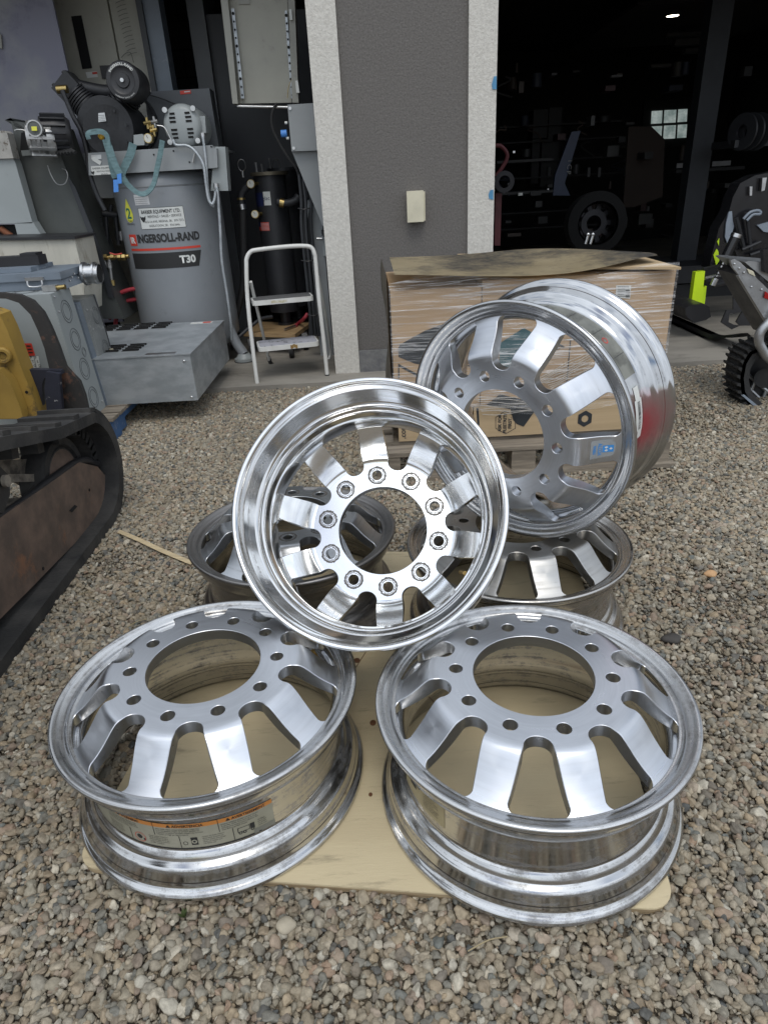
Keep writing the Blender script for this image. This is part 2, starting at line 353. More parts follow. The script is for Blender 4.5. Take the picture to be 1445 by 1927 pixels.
def gravel(name, pts, scl, rot, seed, label, nvar=9):
    me = bpy.data.meshes.new(name); me.from_pydata(pts.tolist(), [], [])
    a = me.attributes.new('scl', 'FLOAT_VECTOR', 'POINT'); a.data.foreach_set('vector', scl.astype(np.float32).ravel())
    a = me.attributes.new('rot', 'FLOAT_VECTOR', 'POINT'); a.data.foreach_set('vector', rot.astype(np.float32).ravel())
    o = bpy.data.objects.new(name, me); C.objects.link(o); me.materials.append(M_peb)
    o['kind'] = 'stuff'; o['label'] = label
    ng = bpy.data.node_groups.new(name, 'GeometryNodeTree'); ng.interface.new_socket('Geometry', in_out='INPUT', socket_type='NodeSocketGeometry'); ng.interface.new_socket('Geometry', in_out='OUTPUT', socket_type='NodeSocketGeometry')
    N, Lk = ng.nodes, ng.links; gi = N.new('NodeGroupInput'); go = N.new('NodeGroupOutput')
    gti = N.new('GeometryNodeGeometryToInstance')
    pos = N.new('GeometryNodeInputPosition')
    for k in range(nvar):
        ic = N.new('GeometryNodeMeshIcoSphere'); ic.inputs['Radius'].default_value = .5; ic.inputs['Subdivisions'].default_value = 3
        sp = N.new('GeometryNodeSetPosition'); Lk.new(ic.outputs[0], sp.inputs[0])
        # facets: pull towards a low-frequency cell shape, then noise
        off = N.new('ShaderNodeVectorMath'); off.operation = 'ADD'; Lk.new(pos.outputs[0], off.inputs[0]); off.inputs[1].default_value = (seed*3+k*5.3, k*2.1, k*7.7)
        t1 = N.new('ShaderNodeTexNoise'); t1.inputs['Scale'].default_value = 1.5 + (k % 3)*.5; t1.inputs['Detail'].default_value = 1.5; Lk.new(off.outputs[0], t1.inputs['Vector'])
        vo = N.new('ShaderNodeTexVoronoi'); vo.inputs['Scale'].default_value = 1.5; Lk.new(off.outputs[0], vo.inputs['Vector'])
        ma = N.new('ShaderNodeMath'); ma.operation = 'MULTIPLY_ADD'; Lk.new(t1.outputs['Fac'], ma.inputs[0]); ma.inputs[1].default_value = 1.15; ma.inputs[2].default_value = .62
        mb = N.new('ShaderNodeMath'); mb.operation = 'MULTIPLY_ADD'; Lk.new(vo.outputs['Distance'], mb.inputs[0]); mb.inputs[1].default_value = -.6 if k % 3 else -.35; Lk.new(ma.outputs[0], mb.inputs[2])
        sv = N.new('ShaderNodeVectorMath'); sv.operation = 'SCALE'; Lk.new(pos.outputs[0], sv.inputs[0]); Lk.new(mb.outputs[0], sv.inputs['Scale'])
        Lk.new(sv.outputs[0], sp.inputs['Position'])
        ss = N.new('GeometryNodeSetShadeSmooth'); Lk.new(sp.outputs[0], ss.inputs[0])
        sm = N.new('GeometryNodeSetMaterial'); sm.inputs['Material'].default_value = M_peb; Lk.new(ss.outputs[0], sm.inputs[0])
        Lk.new(sm.outputs[0], gti.inputs[0])
    iop = N.new('GeometryNodeInstanceOnPoints'); iop.inputs['Pick Instance'].default_value = True
    Lk.new(gi.outputs[0], iop.inputs['Points']); Lk.new(gti.outputs[0], iop.inputs['Instance'])
    def attr(nm):
        q = N.new('GeometryNodeInputNamedAttribute'); q.data_type = 'FLOAT_VECTOR'; q.inputs['Name'].default_value = nm; return q.outputs['Attribute']
    er = N.new('FunctionNodeEulerToRotation'); Lk.new(attr('rot'), er.inputs[0]); Lk.new(er.outputs[0], iop.inputs['Rotation']); Lk.new(attr('scl'), iop.inputs['Scale'])
    Lk.new(iop.outputs[0], go.inputs[0])
    md = o.modifiers.new('pebbles', 'NODES'); md.node_group = ng
    return o
SLABY = 4.09
def scatter(cell, x0, x1, y0, y1, smin, smax, zlo, zhi, keep=None, tilt=.5, flatn=(.45, .9)):
    nx, ny = int((x1-x0)/cell), int((y1-y0)/cell)
    gx, gy = np.meshgrid(np.arange(nx), np.arange(ny)); n = nx*ny
    X = x0+(gx.ravel()+rng.uniform(0, 1, n))*cell; Y = y0+(gy.ravel()+rng.uniform(0, 1, n))*cell
    ok = (np.abs(X) < .78*(Y*.9+.55)+.25)
    if keep is not None: ok &= keep(X, Y)
    X, Y = X[ok], Y[ok]; n = len(X)
    s = smin+(smax-smin)*rng.beta(1.7, 3.2, n)
    S3 = np.stack([s*rng.uniform(.9, 1.45, n), s*rng.uniform(.75, 1.1, n), s*rng.uniform(flatn[0], flatn[1], n)], 1)
    R = np.stack([rng.normal(0, tilt, n), rng.normal(0, tilt, n), rng.uniform(0, 6.283, n)], 1)
    P = np.stack([X, Y, rng.uniform(zlo, zhi, n)], 1); return P, S3, R
def bare(X, Y):    # trodden bare patches of soil, where few stones lie
    f = np.zeros_like(X)
    for cx, cy, r in ((.98, 1.6, .16), (.86, 1.3, .12), (.78, .85, .10), (.95, 2.1, .15), (1.1, 2.5, .2), (-.95, 2.0, .12), (.72, .62, .08), (1.55, 3.2, .3)):
        f = np.maximum(f, np.exp(-((X-cx)**2+(Y-cy)**2)/r**2))
    return rng.uniform(0, 1, len(X)) > f*.8
off_slab = lambda X, Y: (Y < SLABY+.0+.02*np.sin(X*9)+rng.uniform(-.02, .03, len(X))) & bare(X, Y)
A = scatter(.0112, -3.4, 3.6, .18, 4.2, .008, .029, -.005, .003, off_slab)
gravel('gravel', *A, 1, 'loose rounded grey and tan gravel covering the yard')
A = scatter(.0085, -3.4, 3.6, .18, 4.2, .005, .013, -.011, -.003, lambda X, Y: Y < SLABY+.03, flatn=(.6, .9))
gravel('gravel_fines', *A, 5, 'fine grit and small chips between the larger gravel stones', 4)
# ------------------------------------------------------------------ board under the wheels
BT = .018
M_ply = pm('birch_board', (.56, .47, .30), .5, col2=(.53, .44, .28), scale=3, stretch=(1, 6, 1), bump=.15, bscale=40, dirt=(.10, .085, .06), dscale=4.6, dlo=.56, dhi=.84, rvar=.1)
M_plyedge = pm('board_edge', (.46, .36, .22), .8, col2=(.22, .16, .09), scale=2, stretch=(1, 1, 90))
M_knot = pm('knot', (.14, .06, .025), .6, scale=30)
A0 = V((-.622, .831, 0)); ex = V((1.044, -.141, 0)).normalized(); ey = V((-ex.y, ex.x, 0)); BL_, BW_ = 1.088, 1.19
bt = thing('board', 'cream plywood board lying on the gravel under the stacked rims', 'board', (-.07, 1.35, 0))
def rounded(w, h, r, n=6):
    P = []
    for cx, cy, a0 in ((w-r, r, -90), (w-r, h-r, 0), (r, h-r, 90), (r, r, 180)):
        for k in range(n+1): t = math.radians(a0+90*k/n); P.append((cx+r*math.cos(t), cy+r*math.sin(t)))
    return P
bm = nb(); prism(bm, [A0+ex*a+ey*b+V((0, 0, .0145)) for a, b in rounded(BL_, BW_, .045)], (0, 0, .0035)); obj('top_ply', bm, M_ply, bt, smooth=30)
bm = nb(); prism(bm, [A0+ex*(a*.997+.0015)+ey*(b*.997+.0015)+V((0, 0, .0005)) for a, b in rounded(BL_, BW_, .045)], (0, 0, .0138)); obj('core_ply', bm, M_plyedge, bt, smooth=30)
for a, b, r_ in ((.66, .22, .012), (.86, .36, .010), (.52, .40, .007), (.45, .62, .008), (.75, .47, .009), (.79, .13, .006), (.54, .2, .004)):
    bm = nb(); c = A0+ex*a+ey*b
    lathe(bm, [(0.0001, .0184), (r_, .0184), (r_*1.05, .0181)], 14, Matrix.Translation(c) @ Matrix.Diagonal((1, 1.3, 1, 1)))
    obj('knot', bm, M_knot, bt)
for a0, b0, a1, b1 in ((.44, .55, .47, .66), (.40, .30, .46, .42), (.60, .50, .70, .44)):
    p, q = A0+ex*a0+ey*b0+V((0, 0, .0183)), A0+ex*a1+ey*b1+V((0, 0, .0183)); w_ = (q-p).cross(V((0, 0, 1))).normalized()*.0012
    bm = nb(); bm.faces.new([bm.verts.new(v) for v in (p-w_, p+w_, q+w_, q-w_)]); obj('scratch', bm, M_knot, bt)

# ------------------------------------------------------------------ truck rims
RIM_OUT = [(.2900, .2372), (.2945, .2378), (.2970, .2368), (.2983, .2345), (.2984, .2305), (.2972, .2275), (.2948, .2248), (.2920, .2226), (.2893, .2202), (.2870, .2172), (.2857, .2135), (.2850, .2100),
           (.2790, .1880), (.2770, .1845), (.2730, .1822), (.2640, .1795), (.2575, .1765), (.2545, .1725), (.2535, .1670), (.2535, .1200), (.2537, .0860), (.2545, .0805), (.2565, .0745), (.2600, .0690), (.2645, .0645), (.2690, .0610),
           (.2730, .0580), (.2760, .0556), (.2777, .0530), (.2784, .0500), (.2815, .0364), (.2846, .0270), (.2856, .0235), (.2872, .0202), (.2895, .0175), (.2922, .0152), (.2950, .0130), (.2972, .0102), (.2984, .0068), (.2982, .0035), (.2965, .0010), (.2935, .0)]
RIM_IN = [(.2905, .0005), (.2885, .0022), (.2880, .0045), (.2862, .0052), (.2856, .0095), (.2800, .0150), (.2775, .0210), (.2765, .0225), (.2655, .0640), (.2635, .0665), (.2625, .0720), (.2570, .0770), (.2525, .0820), (.2505, .0830), (.2485, .0930), (.2450, .1010), (.2435, .1080), (.2432, .1300), (.2430, .1750), (.2450, .1860), (.2520, .1945), (.2560, .1960), (.2600, .1975), (.2602, .2080), (.2603, .2196), (.2609, .2203),
          (.2625, .2204), (.2660, .2209), (.2690, .2225), (.2705, .2255), (.2722, .2285), (.2760, .2300), (.2790, .2318), (.2830, .2325), (.2860, .2345)]
def top_z(r):
    P = [(0, .289), (.184, .289), (.188, .2886), (.192, .2872), (.196, .2848), (.200, .2812), (.205, .2760), (.210, .2703), (.220, .2582), (.230, .2470), (.240, .2372), (.250, .2288), (.256, .2240), (.2600, .2211), (.2612, .2203), (.27, .2203)]
    for (a, za), (b, zb) in zip(P, P[1:]):
        if r <= b: return za+(zb-za)*(r-a)/(b-a)
    return P[-1][1]
def bot_z(r):
    P = [(0, .264), (.172, .264), (.177, .2632), (.182, .2605), (.188, .2555), (.195, .2485), (.205, .2390), (.215, .2300), (.225, .2215), (.235, .2135), (.245, .2060), (.255, .1990), (.27, .1960)]
    for (a, za), (b, zb) in zip(P, P[1:]):
        if r <= b: return za+(zb-za)*(r-a)/(b-a)
    return P[-1][1]
def half_w(r):
    if r <= .158: return 0.
    if r < .182: return math.sqrt(max(0, .024**2-(.182-r)**2))
    w_ = .024+(.049-.024)*((r-.182)/(.252-.182))**1.15
    if r > .2505: k = min(1, (r-.2505)/.0105); w_ = min(w_, .0485-.0105*(1-math.sqrt(max(0, 1-k*k))))
    return w_
SEC = PI/10
def th_max(r): return SEC-math.asin(min(.9, half_w(r)/r))
def shell(bm, top, bottom, walls):
    """top/bottom grids of rows; walls: list of vertex-index loops joined"""
    pass
def build_hub():
    bm = nb()
    r_in, rp0, rp1, r_out = .1112, .122, .165, .176
    s0 = .020; NP = 8                                        # patch: square +-s0 in angle*0.143
    def tp(j): return (-s0+2*s0*j/NP)/.143
    rows_in = [r_in, .1145, .118, rp0]; rows_mid = [rp0+(rp1-rp0)*j/NP for j in range(NP+1)]
    rows_mid = sorted(set([round(x, 6) for x in rows_mid]+[round(.182-.024*math.cos(math.radians(t)), 6) for t in (0, 11, 21, 31, 42)])); rows_out = [rp1, .1682, .172, r_out]
    for face, zf in ((1, .289), (-1, .264)):
        cache = {}
        for k in range(10):
            A = k*2*SEC
            def vt(r, th):
                key = (round(r*math.cos(A+th), 5), round(r*math.sin(A+th), 5))
                if key not in cache: cache[key] = bm.verts.new((r*math.cos(A+th), r*math.sin(A+th), zf))
                return cache[key]
            def quad(*v):
                v = list(dict.fromkeys(v))
                if len(v) > 2:
                    try: bm.faces.new(v if face > 0 else v[::-1])
                    except ValueError: pass
            def cols(r, sgn):      # from the patch edge outwards to the sector edge
                e, mxx = tp(NP), th_max(r)
                return [sgn*(e+(mxx-e)*q/4) for q in range(5)]
            for rows in (rows_in, rows_out):
                for ra, rb in zip(rows, rows[1:]):
                    for j in range(NP): quad(vt(ra, tp(j)), vt(rb, tp(j)), vt(rb, tp(j+1)), vt(ra, tp(j+1)))
            for ra, rb in zip(rows_in+rows_mid[1:]+rows_out[1:], (rows_in+rows_mid[1:]+rows_out[1:])[1:]):
                for sg in (1, -1):
                    ca, cb = cols(ra, sg), cols(rb, sg)
                    for q in range(4):
                        if sg > 0: quad(vt(ra, ca[q]), vt(rb, cb[q]), vt(rb, cb[q+1]), vt(ra, ca[q+1]))
                        else: quad(vt(ra, ca[q+1]), vt(rb, cb[q+1]), vt(rb, cb[q]), vt(ra, ca[q]))
            # bolt patch: boundary loop to circle
            lp = [(rp0, tp(j)) for j in range(NP)]+[(r, tp(NP)) for r in rows_mid[:-1]]+[(rp1, tp(NP-j)) for j in range(NP)]+[(r, tp(0)) for r in rows_mid[::-1][:-1]]
            prev = [vt(r, t) for r, t in lp]
            for m_, rr in enumerate((.0165, .0136, .0129)):
                zo = 0 if m_ < 2 else -.0007*face
                ring = []
                for r, t in lp:
                    x, y = r*math.cos(t)-.1435, r*math.sin(t); L_ = math.hypot(x, y)
                    px, py = .1435+x/L_*rr, y/L_*rr
                    ring.append(bm.verts.new((px*math.cos(A)-py*math.sin(A), px*math.sin(A)+py*math.cos(A), zf+zo)))
                n_ = len(ring)
                for i in range(n_): quad(prev[i], prev[(i+1) % n_], ring[(i+1) % n_], ring[i])
                prev = ring
            if face > 0: tops = globals().setdefault('_tops', []); tops.append(prev)
            else:
                tp_ = globals()['_tops'][k]; n_ = len(prev)
                for i in range(n_): bm.faces.new((tp_[i], tp_[(i+1) % n_], prev[(i+1) % n_], prev[i]))
        if face > 0: ctop = cache
        else: cbot = cache
    # side walls: bore and window edges
    bm.verts.index_update()
    inv = {v: k for k, v in cbot.items()}
    topset = {v: k for k, v in ctop.items()}
    for e in [e for e in bm.edges if len(e.link_faces) == 1 and e.verts[0] in topset and e.verts[1] in topset]:
        a, b = e.verts; ka, kb = topset[a], topset[b]
        ra, rb = math.hypot(*ka), math.hypot(*kb)
        if ra > .1755 and rb > .1755: continue            # open towards the spoke
        bm.faces.new((a, b, cbot[kb], cbot[ka]))
    return bm
def build_spoke():
    bm = nb()
    R_ = [.176, .180, .184, .187, .190, .193, .196, .199, .202, .205, .209, .214, .220, .227, .234, .241, .247, .2505, .253, .2555, .2575, .2592, .2602, .261]
    NS = 10; T_, B_ = [], []
    for r in R_:
        m_ = th_max(r); row_t, row_b = [], []
        for j in range(NS+1):
            t = -m_+2*m_*j/NS
            row_t.append(bm.verts.new((r*math.cos(t), r*math.sin(t), top_z(r)))); row_b.append(bm.verts.new((r*math.cos(t), r*math.sin(t), bot_z(r))))
        T_.append(row_t); B_.append(row_b)
    for i in range(len(R_)-1):
        for j in range(NS):
            bm.faces.new((T_[i][j], T_[i+1][j], T_[i+1][j+1], T_[i][j+1])); bm.faces.new((B_[i][j], B_[i][j+1], B_[i+1][j+1], B_[i+1][j]))
        for j in (0, NS): bm.faces.new((T_[i][j], T_[i+1][j], B_[i+1][j], B_[i][j]))
    return bm
def edge_bevel(bm, off=.0011):
    bmesh.ops.recalc_face_normals(bm, faces=bm.faces)
    es = [e for e in bm.edges if len(e.link_faces) == 2 and e.calc_face_angle(0) > .9]
    bmesh.ops.bevel(bm, geom=es, offset=off, segments=1, affect='EDGES', profile=.5, clamp_overlap=True)
    return bm
ME_hub = tomesh('hub', edge_bevel(build_hub()), 29)
ME_spoke = tomesh('spoke', edge_bevel(build_spoke()), 29)
bm = nb(); lathe(bm, RIM_OUT+RIM_IN, 192, close=True); ME_rim = tomesh('rim', bm, 62)
M_dummy = flat('raw_metal', (.6, .6, .6), .3, 1)
for me in (ME_hub, ME_spoke, ME_rim): me.materials.append(M_dummy)
def inst(name, me, mat, parent, M=None):
    o = bpy.data.objects.new(name, me); C.objects.link(o); o.parent = parent
    o.material_slots[0].link = 'OBJECT'; o.material_slots[0].material = mat
    if M is not None: o.matrix_local = M
    return o
def wheel(label, M, phase, m_disc, m_rim, m_hub=None, group='forged aluminium truck rims stacked on the gravel'):
    Mw = M @ Matrix.Rotation(math.radians(phase), 4, 'Z')
    e = thing('truck_wheel', label, 'wheel rim', Mw.to_translation(), group, Mw.to_euler())
    r = inst('rim_barrel', ME_rim, m_rim, e); inst('hub_disc', ME_hub, m_hub or m_disc, e)
    for k in range(10): inst('spoke', ME_spoke, m_disc, e, Matrix.Rotation(2*SEC*k, 4, 'Z'))
    # valve stem
    bm = nb(); c = V((.236*math.cos(SEC), .236*math.sin(SEC), .196)); cyl(bm, c, c+V((-.012, -.004, .035)), .0055, 10); cyl(bm, c+V((-.012, -.004, .035)), c+V((-.0135, -.0045, .045)), .0045, 10)
    o = obj('valve_stem', bm, M_brass, None); o.parent = e
    return e, r
M_brass = pm('brass', (.55, .38, .14), .35, 1)
G_ = (.10, .09, .075)
MD_clean = metalmat('machined_disc', (.62, .64, .675), .34, .08, aniso=.4, bump=.05, grime=(.30, .30, .30), glo=.62, ghi=.82, gscale=7)
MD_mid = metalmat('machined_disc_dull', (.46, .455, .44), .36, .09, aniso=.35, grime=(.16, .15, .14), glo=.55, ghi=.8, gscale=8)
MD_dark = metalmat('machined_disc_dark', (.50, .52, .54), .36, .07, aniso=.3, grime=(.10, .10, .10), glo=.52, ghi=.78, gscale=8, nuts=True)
MD_pol = metalmat('polished_disc', (.90, .91, .91), .13, .04, grime=(.4, .4, .4), glo=.7, ghi=.9, gscale=10, nuts=True)
MR_clean = metalmat('polished_barrel', (.58, .58, .575), .16, .08, aniso=.0, grime=(.07, .062, .055), glo=.50, ghi=.66, gscale=9, bump=.04, front=.12, lines=((.031, .0022), (.211, .002), (.083, .0012)))
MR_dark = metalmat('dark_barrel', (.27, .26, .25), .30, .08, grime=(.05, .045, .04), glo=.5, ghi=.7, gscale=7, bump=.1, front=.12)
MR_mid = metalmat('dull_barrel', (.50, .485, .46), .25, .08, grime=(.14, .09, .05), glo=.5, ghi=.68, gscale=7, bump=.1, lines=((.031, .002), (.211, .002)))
MR_pol = metalmat('mirror_barrel', (.80, .80, .80), .11, .04, grime=(.25, .25, .25), glo=.62, ghi=.8, gscale=11, bump=.03)
def flatM(x, y, z=BT): return Matrix.Translation((x, y, z))
def tiltM(o, n):
    n = V(n).normalized(); t = n.cross(V((0, 0, 1))).normalized(); b = n.cross(t)
    return Matrix(((t.x, b.x, n.x, o[0]), (t.y, b.y, n.y, o[1]), (t.z, b.z, n.z, o[2]), (0, 0, 0, 1)))
FT = .23784
w_fl, r_fl = wheel('machined truck rim flat on the board with orange-headed warning label on its barrel', flatM(-.3725, 1.0454), 4.3, MD_clean, MR_clean)
w_fr, r_fr = wheel('machined truck rim flat on the board, front one whose barrel shows a small tan label', flatM(.2612, .9653), 26.0, MD_clean, MR_clean)
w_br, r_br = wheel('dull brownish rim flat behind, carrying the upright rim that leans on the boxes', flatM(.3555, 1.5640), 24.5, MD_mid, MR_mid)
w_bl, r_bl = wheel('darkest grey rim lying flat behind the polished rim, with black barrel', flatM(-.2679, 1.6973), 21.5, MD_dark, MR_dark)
n_c = V((.11470, .77718, -.61874)); n_l = V((-.66486, -.74374, -.06930)).normalized()
w_c, r_c = wheel('mirror polished rim tilted on top of the others, open back facing forward', tiltM((-.03653, 1.26162, .52237), n_c), 10.3, MD_pol, MR_pol)
o_l = V((.31765, 1.50062, .59877))-n_l*FT
Ml = tiltM(o_l, n_l); PHL = 35.0
Mlw = Ml @ Matrix.Rotation(math.radians(PHL), 4, 'Z')
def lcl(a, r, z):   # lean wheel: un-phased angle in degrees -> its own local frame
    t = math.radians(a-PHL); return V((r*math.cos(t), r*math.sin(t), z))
w_ln, r_ln = wheel('upright rim leaning against the cardboard boxes, blue sticker on one spoke', Ml, PHL, MD_clean, None or metalmat('red_tinted_barrel', (.52, .525, .53), .12, .05, grime=(.08, .075, .07), glo=.56, ghi=.72, gscale=8, bump=.04, front=.12, lines=((.031, .0022), (.211, .002)), tint=dict(c=tuple(lcl(178, .268, .10)), r=(.03, .10), col=(.60, .02, .05))), MD_clean)  # soft red tint over one patch of this barrel's colour
# ------------------------------------------------------------------ building
WY = 4.28
M_stucco_d = pm('grey_stucco', (.15, .14, .13), .9, col2=(.115, .107, .10), scale=110, bump=1, bscale=85)
M_stucco_l = pm('pale_stucco', (.60, .58, .53), .9, col2=(.52, .50, .455), scale=70, bump=1., bscale=80, dirt=(.30, .27, .23), dscale=2.2, dlo=.66, dhi=.85)
M_plinth = pm('plinth_stone', (.13, .13, .135), .85, col2=(.19, .19, .185), scale=12, bump=1, bscale=45)
M_concrete = pm('concrete', (.27, .25, .215), .75, col2=(.20, .185, .16), scale=2.2, bump=.25, bscale=120, dirt=(.09, .08, .07), dscale=3.5, dlo=.55, dhi=.75, rvar=.12, stretch=(.7, 1.6, 1))
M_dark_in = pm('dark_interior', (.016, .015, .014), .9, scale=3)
M_slate = pm('slate_panel', (.034, .037, .041), .5, scale=2, col2=(.028, .030, .034))
def bxobj(name, a, b, mat, parent=None, struct_=False, **k):
    bm = nb(); box(bm, a, b); o = obj(name, bm, mat, parent, **k)
    if struct_: o['kind'] = 'structure'
    return o
XL0, XL1, XR0, XR1 = -.262, -.105, .594, .748
wall = thing('garage_wall', 'grey stucco wall between the two garage doors with pale stucco edges', 'wall', (.24, WY, 0))
bxobj('stucco_panel', (XL1+.001, WY+.02, .17), (XR0-.001, WY+.25, 3.0), M_stucco_d, wall)
bxobj('stone_plinth', (XL1+.001, WY+.005, -.05), (XR0-.001, WY+.25, .168), M_plinth, wall, bevel=.006)
bm = nb(); box(bm, (XL0, WY, -.05), (XL1, WY+.26, 2.45)); obj('pale_trim', bm, M_stucco_l, wall, bevel=.006)
bm = nb(); box(bm, (XR0, WY, -.05), (XR1, WY+.26, 2.45)); obj('pale_trim', bm, M_stucco_l, wall, bevel=.006)
hd = thing('garage_header', 'grey stucco front wall above and beside both garage doors', 'wall', (0, WY, 2.5))
bxobj('header_wall', (-6, WY+.02, 2.46), (XL0-.002, WY+.24, 3.0), M_stucco_d, hd); bxobj('header_wall', (XR1+.002, WY+.02, 2.46), (6, WY+.24, 3.0), M_stucco_d, hd)
bxobj('side_wall', (-6, WY+.02, -.05), (-3.3, WY+.24, 2.458), M_stucco_d, hd); bxobj('side_wall', (4.3, WY+.02, -.05), (6, WY+.24, 2.458), M_stucco_d, hd)
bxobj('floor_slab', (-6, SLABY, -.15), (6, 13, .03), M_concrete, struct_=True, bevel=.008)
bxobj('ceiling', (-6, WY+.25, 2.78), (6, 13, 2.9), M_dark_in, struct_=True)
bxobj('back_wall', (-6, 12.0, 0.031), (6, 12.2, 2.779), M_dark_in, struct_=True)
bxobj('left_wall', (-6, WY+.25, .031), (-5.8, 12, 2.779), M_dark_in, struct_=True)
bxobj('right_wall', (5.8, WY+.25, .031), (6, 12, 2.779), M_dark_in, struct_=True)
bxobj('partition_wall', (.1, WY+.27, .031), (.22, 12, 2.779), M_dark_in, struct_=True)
# outlet cover
ob = thing('outlet_box', 'cream weatherproof outlet cover on the grey stucco wall', 'outlet box', AY(783, 388, WY))
M_cream = pm('cream_plastic', (.62, .58, .44), .4, scale=5)
bm = nb(); bxY(bm, 768, 361, 800, 416, WY-.005, .026); obj('back_plate', bm, M_cream, ob, bevel=.004)
bm = nb(); bxY(bm, 766, 359, 797, 418, WY-.045, .038); obj('flip_cover', bm, M_cream, ob, bevel=.006)
M_cone_b = pm('blue_tape', (.08, .26, .45), .6, scale=20)
for k, (pts, lb) in enumerate(((((929, 144), (934, 143), (934, 168), (926, 168), (925, 158)), 'upper scrap of blue masking tape on the pale door edge'), (((922, 358), (928, 357), (928, 376), (920, 374), (919, 366)), 'lower scrap of blue masking tape on the pale door edge just above the cardboard sheet'))):
    bm = nb(); prism(bm, [AY(x, y, WY-.002) for x, y in pts], (0, -.002, 0)); tag(obj('masking_tape', bm, M_cone_b), lb, 'tape', 'blue tape scraps on the pale door edge')

# ------------------------------------------------------------------ paints
M_grey = pm('grey_paint', (.27, .285, .29), .45, scale=3, col2=(.245, .26, .265), dirt=(.14, .14, .135), dscale=3, dlo=.62, dhi=.8)
M_grey_l = pm('pale_grey_paint', (.31, .335, .335), .42, scale=2.5, col2=(.28, .305, .305), dirt=(.17, .17, .165), dscale=3.2, dlo=.6, dhi=.8)
M_grey_d = pm('dark_grey_paint', (.10, .108, .115), .45, scale=3, col2=(.085, .09, .095))
M_bluegrey = pm('blue_grey_paint', (.17, .205, .245), .45, scale=3, col2=(.14, .165, .195), dirt=(.45, .48, .50), dscale=2.2, dlo=.57, dhi=.62)
M_oilgrey = pm('olive_grey_paint', (.085, .092, .085), .55, scale=2, col2=(.06, .064, .06), dirt=(.03, .03, .028), dscale=3)
M_black = pm('black_paint', (.018, .018, .02), .45, scale=6, rvar=.1)
M_blackr = pm('black_rubber', (.022, .022, .022), .75, scale=10, bump=.3, bscale=80)
M_castblack = pm('cast_black', (.020, .021, .024), .5, scale=12, bump=.4, bscale=60)
M_beige = pm('beige_enamel', (.38, .37, .31), .5, scale=2, col2=(.33, .32, .27), dirt=(.12, .12, .11), dscale=2)
M_beige_l = pm('pale_beige_enamel', (.33, .325, .28), .45, scale=2)
M_galv = pm('galvanised', (.48, .51, .53), .46, .6, col2=(.36, .39, .41), scale=7, rvar=.1, dirt=(.25, .26, .26), dscale=4, dlo=.6, dhi=.8, stretch=(1, 1, 2.2))
M_galv2 = pm('grey_galvanised', (.30, .31, .30), .45, .35, col2=(.24, .25, .245), scale=4, rvar=.1, dirt=(.42, .42, .41), dscale=2.6, dlo=.6, dhi=.64)
M_silver = pm('bright_metal', (.60, .60, .60), .3, 1, scale=20)
M_alu = pm('cast_aluminium', (.45, .45, .44), .45, .8, scale=20, dirt=(.10, .09, .08), dscale=25)
M_white = pm('white_paint', (.66, .66, .63), .4, scale=5, col2=(.58, .575, .54), dirt=(.22, .18, .13), dscale=11, dlo=.62, dhi=.8)
M_whitelab = flat('label_white', (.62, .63, .60), .5); M_ink = flat('black_ink', (.02, .02, .02), .6)
M_red = flat('red_print', (.55, .05, .03), .5); M_yel = flat('yellow_print', (.70, .68, .08), .5); M_green = flat('green_print', (.02, .16, .11), .5)
M_blue = flat('blue_plastic', (.07, .24, .62), .5); M_redhose = pm('red_rubber', (.38, .035, .05), .55, scale=12)
M_teal = pm('teal_webbing', (.11, .18, .19), .85, col2=(.15, .24, .25), scale=25, bump=.1, bscale=300, stretch=(1, 1, 3), dirt=(.05, .07, .07), dscale=12)
M_brassy = pm('brass_fitting', (.48, .36, .15), .35, 1, scale=25, dirt=(.12, .09, .04), dscale=30)
M_glasslab = flat('gauge_face', (.55, .55, .50), .35)
M_wood = pm('old_wood', (.26, .22, .17), .8, col2=(.16, .135, .105), scale=3, stretch=(1.2, 14, 14), bump=.4, bscale=12, dirt=(.08, .07, .055), dscale=9)
M_wood_t = pm('tan_wood', (.40, .27, .14), .6, col2=(.30, .20, .10), scale=3, stretch=(1.2, 10, 10))
M_rust = pm('rusty_brown', (.17, .115, .085), .8, col2=(.085, .062, .048), scale=5, bump=.5, bscale=50, dirt=(.24, .11, .055), dscale=4.5, dlo=.55, dhi=.68)
M_yellow = pm('machine_yellow', (.34, .215, .045), .55, col2=(.27, .17, .035), scale=4, dirt=(.06, .045, .03), dscale=6, dlo=.55, dhi=.66, bump=.15)
M_mud = pm('mud_dust', (.24, .21, .17), .95, scale=14, col2=(.08, .07, .058), bump=.9, bscale=60)
M_track = pm('track_rubber', (.018, .018, .018), .8, col2=(.042, .040, .037), scale=8, bump=.8, bscale=45, dirt=(.11, .10, .085), dscale=10, dlo=.62, dhi=.85)
M_shadowbox = flat('deep_black', (.006, .006, .006), .9)
M_cmu = pm('block_wall', (.05, .052, .052), .9, scale=6, bump=.6, bscale=90)

# ------------------------------------------------------------------ left bay, back to front
# block wall with visible courses
bwY = 6.9
cm = thing('block_wall', 'dark concrete block wall seen between the beige cabinet and the slate panel', 'wall', (-2.3, bwY, 0))
bm = nb(); box(bm, (-5.7, bwY+.02, .031), (.09, bwY+.2, 2.77)); obj('mortar', bm, M_shadowbox, cm)
mb_ = bpy.data.meshes.new('block'); bm = nb(); box(bm, (-.195, 0, -.095), (.195, .03, .095)); bm.to_mesh(mb_); bm.free(); mb_.materials.append(M_cmu)
for rI in range(13):
    for cI in range(9):
        o = bpy.data.objects.new('block', mb_); o.location = (-3.7+cI*.4+(.2 if rI % 2 else 0), bwY-.01+random.uniform(-.002, .002), .13+.2*rI); link(o, cm)
